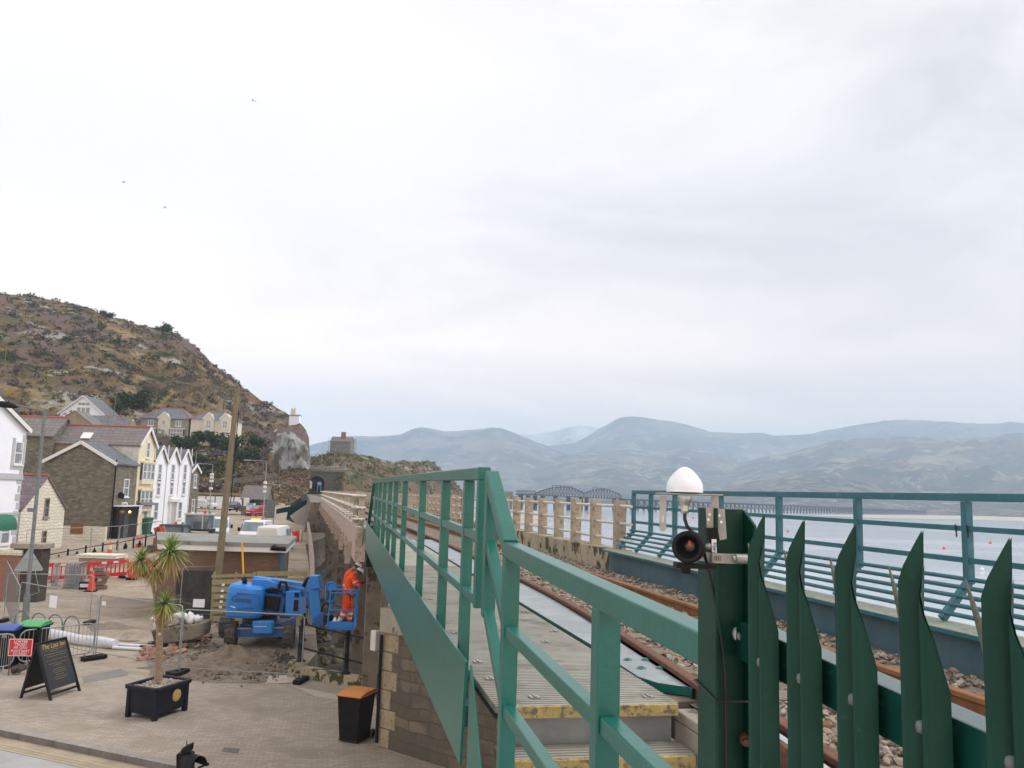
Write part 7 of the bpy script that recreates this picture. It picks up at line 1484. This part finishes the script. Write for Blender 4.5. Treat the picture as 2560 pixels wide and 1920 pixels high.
b = B(); b.tube([P(88, 1427, dS), P(98, 1480, dS), P(72, 1490, dS)], .02, 6); b.tube([P(44, 1428, dS), P(42, 1488, dS)], .02, 6); b.bar(P(53, 1398, dS-.02), P(92, 1397, dS-.02), .02, .03); b.build('frame', GALV, ts, w=True)
for i, (x, y) in enumerate(((52, 1583), (93, 1590), (134, 1594), (176, 1598))):
    p = g(x, y); t = thing('cycle_hoop', ['galvanised cycle hoop nearest the leaning street lamp base', 'second cycle hoop along from the street lamp', 'third cycle hoop along from the street lamp', 'cycle hoop nearest the mesh fence corner'][i], 'cycle stand', p, -PSI-.35, 'galvanised cycle hoops'); b = B(); b.tube([(-.36, 0, -.1), (-.36, 0, .45)]+[(-.36*cos(pi*j/8), 0, .45+.36*sin(pi*j/8)) for j in range(1, 8)]+[(.36, 0, .45), (.36, 0, -.1)], .026, 8); b.build('hoop', GALVD, t)
# ------------------------------------------------------------------ pavement: sign, menu board, bins, planter, bin, railing
rs_ = thing('closed_sign', 'red temporary footway closed sign with white Welsh and English wording', 'sign', g(24, 1690), -PSI+.10); k = lat_d(rs_.location)[1]/2150; c0_ = (36-24)*k
b = B(); b.bx(-8*k+c0_*0, 46*k, -.02, .02, 47*k, 87*k); pn = b.build('panel', M('sign_red', (.62, .025, .03), (.56, .02, .025), 3, rough=.5), rs_); xm = 19*k
Rf = Matrix.Rotation(pi/2, 3, 'X')
for i, s in enumerate(('LLWYBR', 'TROED', 'AR GAU', 'FOOTWAY', 'CLOSED')): text_mesh('lettering', s, 8.6*k, WHITEP, pn, (xm, -.024, (81-7.0*i-(1.2 if i > 2 else 0))*k), Rf, depth=.002)
b = B()
for x0, x1, z0, z1 in ((-8, 46, 47, 48.2), (-8, 46, 85.8, 87), (-8, -6.8, 47, 87), (44.8, 46, 47, 87)): b.bx(x0*k, x1*k, -.026, -.021, z0*k, z1*k)
b.build('border', WHITEP, pn)
b = B(); b.bx(-4*k, -2*k, -.015, .015, 0, 48*k); b.bx(38*k, 40*k, -.015, .015, 0, 48*k); b.build('frame', RUST, rs_)
sbg = thing('sandbag', 'dark sandbag weighing down the red footway closed sign', 'sandbag', g(42, 1686)); b = B()
for i in range(6): stone(b, (random.uniform(-.18, .25), random.uniform(-.1, .1), .12+random.uniform(0, .08)), .15, .7)
for i in range(len(b.sm)): b.sm[i] = True
b.build('bag', M('sandbag_grey', (.06, .05, .055), (.11, .09, .09), 5, rough=.9), sbg)
mb = thing('menu_board', 'black folding menu board with gold handwriting on the pavement', 'menu board', g(127, 1752)); fL, fR = g(127, 1752), g(199, 1728); bL, bR = g(52, 1746), g(126, 1712); dA = lat_d(fL)[1]; tL = P(92, 1609, dA+.25); tv = (fR-fL); tR = tL+tv*.98; tR.z = tL.z
nn = tv.cross(UP).normalized()
def pan(b, A, Bq, C_, D_, thk, n_): b.prism([A, Bq, C_, D_], n_*thk)
for (A, Bq) in ((fL, fR), (bL, bL+tv)):
    b = B()
    for s in (0, 1): lo = A+(Bq-A)*s; hi = tL+(tR-tL)*s; b.bar(lo, hi, .06, .05, up=tv)
    for f in (.0, ): pass
    lo0 = A.lerp(tL, .10); lo1 = Bq.lerp(tR, .10); b.bar(lo0, lo1, .045, .05); b.bar(tL.lerp(A, .02), tR.lerp(Bq, .02), .05, .06); b.build('frame', BLACK, mb, w=True)
    b = B(); nq = ((Bq-A).cross(tL-A)).normalized(); P0, P1, P2, P3 = A.lerp(tL, .17), Bq.lerp(tR, .17), Bq.lerp(tR, .985), A.lerp(tL, .985); b.prism([P0+nq*-.01, P1+nq*-.01, P2+nq*-.01, P3+nq*-.01], nq*.02); brd = b.build('board', M('chalk_black', (.012, .013, .016), (.02, .02, .024), 4, rough=.55), mb, w=True)
    if A is fL:
        ex = (P1-P0).normalized(); ez_ = nq.cross(ex); Rt = Matrix((ex, ez_, nq)).transposed(); ctr = lambda u, v: P0+(P1-P0)*u+(P3-P0)*v+nq*.012
        text_mesh('lettering', 'The Last Inn', (P1-P0).length*.165, GOLD, brd, ctr(.5, .90)-mb.location, Rt, .35, depth=.001)
        r9 = random.Random(3); b = B()
        for v, a0, a1 in ((.82, .18, .85), (.78, .35, .6), (.73, .12, .9), (.68, .2, .82), (.60, .15, .88), (.52, .2, .86), (.48, .32, .66), (.40, .3, .72), (.36, .28, .7), (.32, .3, .74), (.27, .36, .6), (.22, .26, .76), (.18, .3, .7)):
            u = a0
            while u < a1:
                w = r9.uniform(.012, .05); q0, q1 = ctr(u, v+r9.uniform(-.004, .004)), ctr(u+w, v+r9.uniform(-.004, .004)); b.bar(q0, q1, .002, .010, up=ez_); u += w+r9.uniform(.008, .02)
        b.build('handwriting', M('faded_gold', (.30, .24, .12), (.22, .17, .08), 20), brd, w=True)
def wbin(label, p, rz, lid, body=BLACKP, s=1.0, grp=None, badge=None):
    t = thing('wheelie_bin', label, 'bin', p, rz, grp); b = B(); loft(b, [[(x*f*.29*s, y*f*.33*s, z*s) for x, y in ((-1, -1), (1, -1), (1, 1), (-1, 1))] for z, f in ((.04, .80), (.5, .9), (.96, 1.0))]); b.build('body', body, t, bev=.02)
    b = B(); b.bx(-.31*s, .31*s, -.36*s, .36*s, .965*s, 1.0*s); b.prism([(-.30*s, -.35*s, 1.0*s), (-.30*s, .34*s, 1.0*s), (-.28*s, .30*s, 1.07*s), (-.28*s, -.1*s, 1.06*s)], (.60*s, 0, 0)); b.build('lid', lid, t, bev=.012)
    b = B(); b.tube([(-.2*s, .40*s, .98*s), (.2*s, .40*s, .98*s)], .018, 8); b.bx(-.31*s, .31*s, .33*s, .42*s, .93*s, .99*s); b.build('handle', body, t)
    for x in (-.27, .27): wheel(t, (x*s, .30*s, .10*s), .10*s, .05*s, rim=BLACKP)
    if badge: b = B(); b.bx(.02, .14, -.335*s, -.325*s, .80*s, .90*s); b.build('badge', badge, t)
    return t
wbin('tall black wheelie bin with an orange lid beside the masonry abutment', G(886, 1850), -PSI-.35, ORANGEP, s=1.03)
wbin('black wheelie bin with a blue lid at the left edge', g(10, 1668), -PSI+.1, BLUEP, s=1.15, badge=GALV); wbin('black wheelie bin with a green lid behind the crowd barrier', g(75, 1660), -PSI+.1, GREENP, s=1.2)
wbin('green wheelie bin against the cream townhouse wall', P(325, 1347, 76.5), -PSI, M('dkgreen_bin', (.02, .10, .06), (.03, .12, .07), 3), M('dkgreen_bin_body', (.02, .08, .05), (.03, .1, .06), 3), 1.25); wbin('tall green bin between the cream townhouse and the white terrace', P(362, 1338, 79), -PSI, M('dkgreen_bin2', (.03, .13, .09), (.04, .15, .1), 3), M('dkgreen_bin_body2', (.03, .11, .08), (.04, .13, .09), 3), 1.5)
pl_ = thing('planter', 'square navy blue planter filled with gravel and a cordyline', 'planter', G(394, 1752)); NAVYP = M('navy_planter', (.005, .007, .016), (.009, .012, .024), 4, rough=.55, spec=.25)
ca, cb_, cc = G(385, 1806), G(310, 1793), G(470, 1776); u1 = (cb_-ca); u2 = (cc-ca); cen = ca+(u1+u2)/2; zt_ = P(399, 1722, lat_d(ca)[1]).z; pl_.location = cen
e1_, e2_ = u1.normalized(), u2.normalized(); l1, l2 = u1.length/2, u2.length/2
def PV(a, c, z): return cen+e1_*a*l1+e2_*c*l2+UP*z
b = B(); loft(b, [[PV(a*f, c*f, z) for a, c in ((-1, -1), (1, -1), (1, 1), (-1, 1))] for z, f in ((.12, .93), (zt_*.5, .945), (zt_-.09, .96))]); b.build('body', NAVYP, pl_, w=True)
for a, c in ((-1, -1), (1, -1), (1, 1), (-1, 1)):
    b = B(); loft(b, [[PV(a*(.98-f1), c*(.98-f2), z) for f1, f2 in ((0, 0), (.2, 0), (.2, .2), (0, .2))] for z in (0, .1, zt_*.6, zt_-.08)]); b.build('corner_leg', NAVYP, pl_, w=True)
b = B(); q4 = [(-1, -1), (1, -1), (1, 1), (-1, 1)]
for (a, c), (a2, c2) in zip(q4, q4[1:]+q4[:1]): b.bar(PV(a, c, zt_-.045), PV(a2, c2, zt_-.045), .11, .09)
b.build('rim', NAVYP, pl_, w=True, bev=.02)
b = B(); b.prism([PV(a*.93, c*.93, zt_-.10) for a, c in q4], UP*.03); gv = b.build('soil', BALLAST, pl_, w=True); b = B()
for i in range(420): stone(b, PV(random.uniform(-.9, .9), random.uniform(-.9, .9), zt_-.06), random.uniform(.02, .045))
b.build('gravel', MLEAF('planter_gravel', [(.42, .36, .29), (.52, .46, .38), (.33, .28, .22), (.38, .35, .26)], .9), pl_, w=True, kind='stuff')
fcn = PV(.35, -.0, 0); side = (e1_ if abs(e1_.dot(FH)) < 2 else e1_)
mid = PV(-.0, .0, 0); f0 = (PV(-.97, .25, zt_*.60)); nrm = (PV(-1, 0, 0)-cen).normalized(); Mq = Matrix.Translation(f0+nrm*.0) @ nrm.to_track_quat('Z', 'Y').to_matrix().to_4x4()
b = B(); b.lathe([(0, .012), (.13, .012), (.145, .0)], 24, Mq); b.lathe([(.06, .013), (.07, .018), (.08, .013)], 20, Mq); b.build('crest', GOLD, pl_, w=True)
# cordyline
cy = thing('cordyline', 'cordyline palm with three spiky green heads in the navy planter', 'palm tree', PV(0, 0, zt_-.08)); dC = lat_d(cen)[1]
def C(px, py, dd=0): return P(px, py, dC+dd)-cy.location
BARK = M('cordyline_bark', (.22, .155, .10), (.32, .24, .16), 8, rough=.95, bump=.8, bscale=30, stretch=(1, 1, 2.5))
b = B(); b.tube([C(396, 1702), C(397, 1660), C(399, 1600), C(400, 1562)], [.105, .085, .08, .09], 12); b.tube([C(397, 1568), C(392, 1530), C(387, 1490), C(381, 1455), C(376, 1440)], [.07, .05, .042, .04, .035], 10); b.tube([C(402, 1565), C(411, 1545), C(415, 1528), C(416, 1512)], [.07, .05, .045, .04], 10); b.tube([C(381, 1455), C(395, 1430), C(415, 1405), C(424, 1385)], [.035, .03, .03, .028], 8); b.tube([C(377, 1442), C(366, 1425), C(354, 1405)], [.033, .03, .028], 8); b.build('trunk', BARK, cy)
b = B(); b.bc(C(399, 1585, -.11), .07, .02, .06, .2); b.build('plant_tag', M('tag_cream', (.65, .58, .42), (.6, .54, .4), 5), cy)
LEAFC = MLEAF('cordyline_leaf', [(.13, .23, .04), (.22, .32, .07), (.32, .38, .12), (.085, .16, .035), (.42, .40, .17)], .5); LEAFD = MLEAF('dead_cordyline_leaf', [(.42, .31, .12), (.50, .40, .18), (.34, .25, .11), (.30, .30, .08)], .8)
def head(c, n, ln, dead, tilt=0):
    for nn_, m, low in ((n, LEAFC, False), (dead, LEAFD, True)):
        b = B()
        for i in range(nn_):
            a = random.uniform(0, 6.28); el = random.uniform(-.25, 1.5) if not low else random.uniform(-1.35, -.4); l_ = ln*random.uniform(.7, 1.1)*(.75 if low else 1); d0 = Vector((cos(a)*cos(el), sin(a)*cos(el), sin(el))); p = Vector(c); w = Vector((-sin(a), cos(a), 0))*.020; pr = None
            for s in range(5):
                f = s/4; q = p+d0*l_*f-UP*(.34*l_*f*f*(1.2 if not low else .8)); ww = w*(1-f)**.7 if s < 4 else w*.02; cur = (q-ww, q+ww)
                if pr: b.add([pr[0], pr[1], cur[1], cur[0]], [(0, 1, 2, 3)])
                pr = cur
        b.build('leaves' if not low else 'dead_leaves', m, cy)
head(C(352, 1402), 120, .66, 80); head(C(426, 1382), 160, .86, 80); head(C(412, 1510), 120, .74, 150); head(C(388, 1420), 20, .60, 170)
# black railing by the gully and its upstand
up_ = thing('kerb_wall', 'mossy concrete upstand along the edge of the gully', 'wall', G(840, 1720)); a = Wd(*A1, 0); c = Wd(*A2, 0); b = B(); b.bar(a+Vector((0, 0, .14)), c+Vector((0, 0, .14)), .30, .36); b.bc(a+UP*.2, .45, .5, .48, -PSI); b.build('wall', CONCM, up_, w=True)
kr = thing('railing', 'black iron railing with ball topped posts along the gully edge', 'railing', G(840, 1700)); DR = lat_d(a)[1]; tv = (c-a).normalized()
def col_(q, z0, h): 
    b = B(); b.lathe([(.14, z0), (.14, z0+.04), (.075, z0+.10), (.062, z0+.5), (.075, z0+.52), (.075, z0+.56), (.062, z0+.58), (.058, z0+h-.1), (.085, z0+h-.07), (.085, z0+h-.02), (.05, z0+h), (0, z0+h+.01)], 14, Matrix.Translation((q.x, q.y, 0))); b.build('post', BLACK, kr, w=True)
q1 = a+tv*.12; q2_ = a+tv*(c-a).length*.64
col_(q1, .42, 1.25); col_(q2_, .32, 1.22)
for z in (.72, 1.42): b = B(); b.tube([q1+UP*(z+.12), q2_+UP*z, c+UP*(z-.06)], .028, 8); b.build('rail', BLACK, kr, w=True)
ql = [P(x, 1500, d) for x, d in ((757, 29), (762, 33), (767, 37), (772, 42))]
for q in ql: q.z = .0; col_(q, .0, 1.15)
for z in (.55, 1.05): b = B(); b.tube([q1+UP*(z+.2)]+[q+UP*z for q in ql], .028, 8); b.build('rail', BLACK, kr, w=True)
# boulders and black sheeting in the gully
BOUL = M('boulder', (.10, .085, .06), (.19, .165, .12), 1.5, rough=.95, c3=(.16, .14, .06), scale3=1.2, bump=.6, bscale=6)
for i in range(46):
    Y = 26.5+i*.95+random.uniform(-.4, .4); X = lerp(Y, [(26, -.2), (45, -1.6), (75, -4)])+random.uniform(.2, 3.4)
    b = B(); s = random.uniform(.28, .68); stone(b, (0, 0, 0), s, .7); b.sm = [True]*len(b.sm); o = b.build('boulder', BOUL); sd = o.modifiers.new('s', 'SUBSURF'); sd.levels = 2; sd.render_levels = 2; dt = bpy.data.textures.new('lumps', 'CLOUDS'); dt.noise_scale = .5; dm = o.modifiers.new('d', 'DISPLACE'); dm.texture = dt; dm.strength = .28; dm.texture_coords = 'GLOBAL'; o.location = (X, Y, -1.75+s*.3+random.uniform(0, .4)*(Y > 35)); tag(o, 'mossy brown boulder in the dark gully beside the viaduct', 'boulder', 'boulders in the gully')
rs = B()
for i in range(420):
    Y = 25.5+random.random()**1.5*50; X = lerp(Y, [(26, -.5), (45, -1.8), (75, -4.4)])+random.uniform(0, 5.5); stone(rs, (X, Y, -1.66+random.uniform(0, .12)), random.uniform(.06, .24), .7)
o = rs.build('gully_rubble', MLEAF('gully_stone', [(.10, .085, .06), (.17, .145, .105), (.07, .065, .045), (.20, .18, .14)], .95)); o['kind'] = 'stuff'
b = B(); q = [P(x, y, d) for x, y, d in ((772, 1388, 92), (812, 1392, 90), (830, 1440, 60), (800, 1448, 55), (788, 1420, 70))]
for v in q: v.z = -1.3+.2*random.random()
b.add(q, [tuple(range(5))]); o = b.build('tarpaulin', M('black_sheet', (.02, .022, .028), (.10, .11, .13), 2, rough=.35, bump=1, bscale=3, dist=.2)); tag(o, 'crumpled black sheeting at the foot of the slipway steps', 'sheeting')
# water filled barriers past the vans
for lb_, x0, x1, y, d, m in (('red and cream water filled barrier behind the small van', 712, 738, 1352, 74, RED), ('cream ended barrier block beside the quay edge', 739, 752, 1352, 76, RED)):
    t = thing('water_barrier', lb_, 'barrier', P((x0+x1)/2, y, d), -PSI, 'water filled barriers by the quay'); t.location.z = zg(d); k = d/2150; w = (x1-x0)*k/2; b = B(); b.prism([(-w, 0, 0), (w, 0, 0), (w, 0, .3), (w*.8, .15, .95), (-w*.8, .15, .95), (-w, 0, .3)], (0, .5, 0)); b.build('body', m, t); b = B(); b.bx(-w-.02 if 'small' in lb_ else w*.4, -w*.3 if 'small' in lb_ else w+.02, -.02, .5, .05, .97); b.build('end_panel', M('barrier_cream', (.7, .66, .56), (.64, .6, .5), 4), t)
# traffic signal seen from above, close to the kerb
tl_ = thing('traffic_signal', 'top of a black traffic signal head with a hooded lens near the road', 'traffic light', (0, 0, 0)); dQ = 10.2; c = P(466, 1915, dQ); tl_.location = (c.x, c.y, -.125); k = dQ/2150
def Q(px, py, dd=0): return P(px, py, dQ+dd)
b = B(); b.prism([Q(438, 2100), Q(440, 1886), Q(455, 1884), Q(470, 1892), Q(470, 2100)], FH*.22); b.build('housing', BLACKP, tl_, w=True, bev=.01)
b = B(); vz = (RH*.8-FH*.55).normalized(); vx = vz.cross(UP); vp = []
for s in (0, 1):
    for i in range(13): a = pi*.0+pi*i/12; vp.append(Q(474, 1914, -.02)+vx*cos(a)*.11+UP*sin(a)*.13+vz*(.22*s-.05))
b.add(vp, [(i, i+1, 14+i, 13+i) for i in range(12)], True); b.add([v+Vector((0, 0, .004)) for v in vp], [(13+i, 14+i, i+1, i) for i in range(12)], True); b.add(vp[:13], [tuple(range(13))]); b.build('visor', BLACKP, tl_, w=True)
b = B(); b.prism([Q(x, y, -.03) for x, y in ((452, 1876), (458, 1869), (475, 1862), (474, 1879), (462, 1886), (453, 1885))], FH*.12); b.tube([Q(467, 1862, .03), Q(467, 1852, .03)], .006, 6); b.build('detector', BLACKP, tl_, w=True)
b = B(); b.tube([Q(495, 1920, -.02), Q(519, 1910, -.02)], .012, 8); b.tube([Q(517, 1908, -.02), Q(520, 1914, -.02)], .02, 8); b.build('bracket', BLACKP, tl_, w=True)
b = B(); p = Q(455, 2080, .1)-tl_.location; b.cyl((p.x, p.y, 0), (p.x, p.y, p.z), .055, 12); b.build('pole', BLACKP, tl_)
# buoys and gulls
for i, (x, y, m, lb_) in enumerate(((2455, 1427, WHITEP, 'white buoy on the water beyond the right end of the railing'), (2360, 1372, REDO, 'red buoy on the water, nearest of the red ones'), (2476, 1359, REDO, 'small red buoy on the water near the right edge'), (1970, 1330, REDO, 'red buoy on the water behind the palisade tips'), (1733, 1297, REDO, 'tiny red buoy near the long trestle bridge'), (1471, 1285, REDO, 'tiny red buoy below the arched trusses'), (1963, 1418, WHITEP, 'small pale buoy seen between the railing bars'))):
    q = G(x, y, -2.05); r = max(.18, q.length*.0015*(1.6 if i == 0 else 1)); b = B(); b.lathe([(0, -.3*r), (r*.8, -.1*r), (r, .4*r), (r*.7, 1.1*r), (r*.2, 1.35*r), (.12*r, 1.7*r), (0, 1.75*r)], 12); o = b.build('buoy', m); o.location = q; tag(o, lb_, 'buoy', 'mooring buoys on the estuary')
GULL = M('gull', (.25, .26, .28), (.35, .36, .38), 6)
for x, y, lb_ in ((633, 252, 'gull flying highest in the sky'), (309, 456, 'gull flying above the hill towards the left edge'), (412, 519, 'gull gliding just above the hill skyline')):
    q = P(x, y, 160); t = thing('gull', lb_, 'bird', q, random.uniform(0, 3), 'gulls in the sky'); b = B(); b.tube([(-.28, 0, 0), (-.15, 0, .02), (.1, 0, .02), (.25, 0, .03), (.32, 0, .02)], [.02, .07, .08, .045, .01], 8); b.build('body', GULL, t)
    for s in (-1, 1): b = B(); b.add([(.1, s*.05, .05), (-.1, s*.05, .05), (-.12, s*.35, .16), (.08, s*.35, .17), (-.16, s*.72, .07), (-.08, s*.72, .08)], [(0, 1, 2, 3), (3, 2, 4, 5)]); b.build('wing', GULL, t)
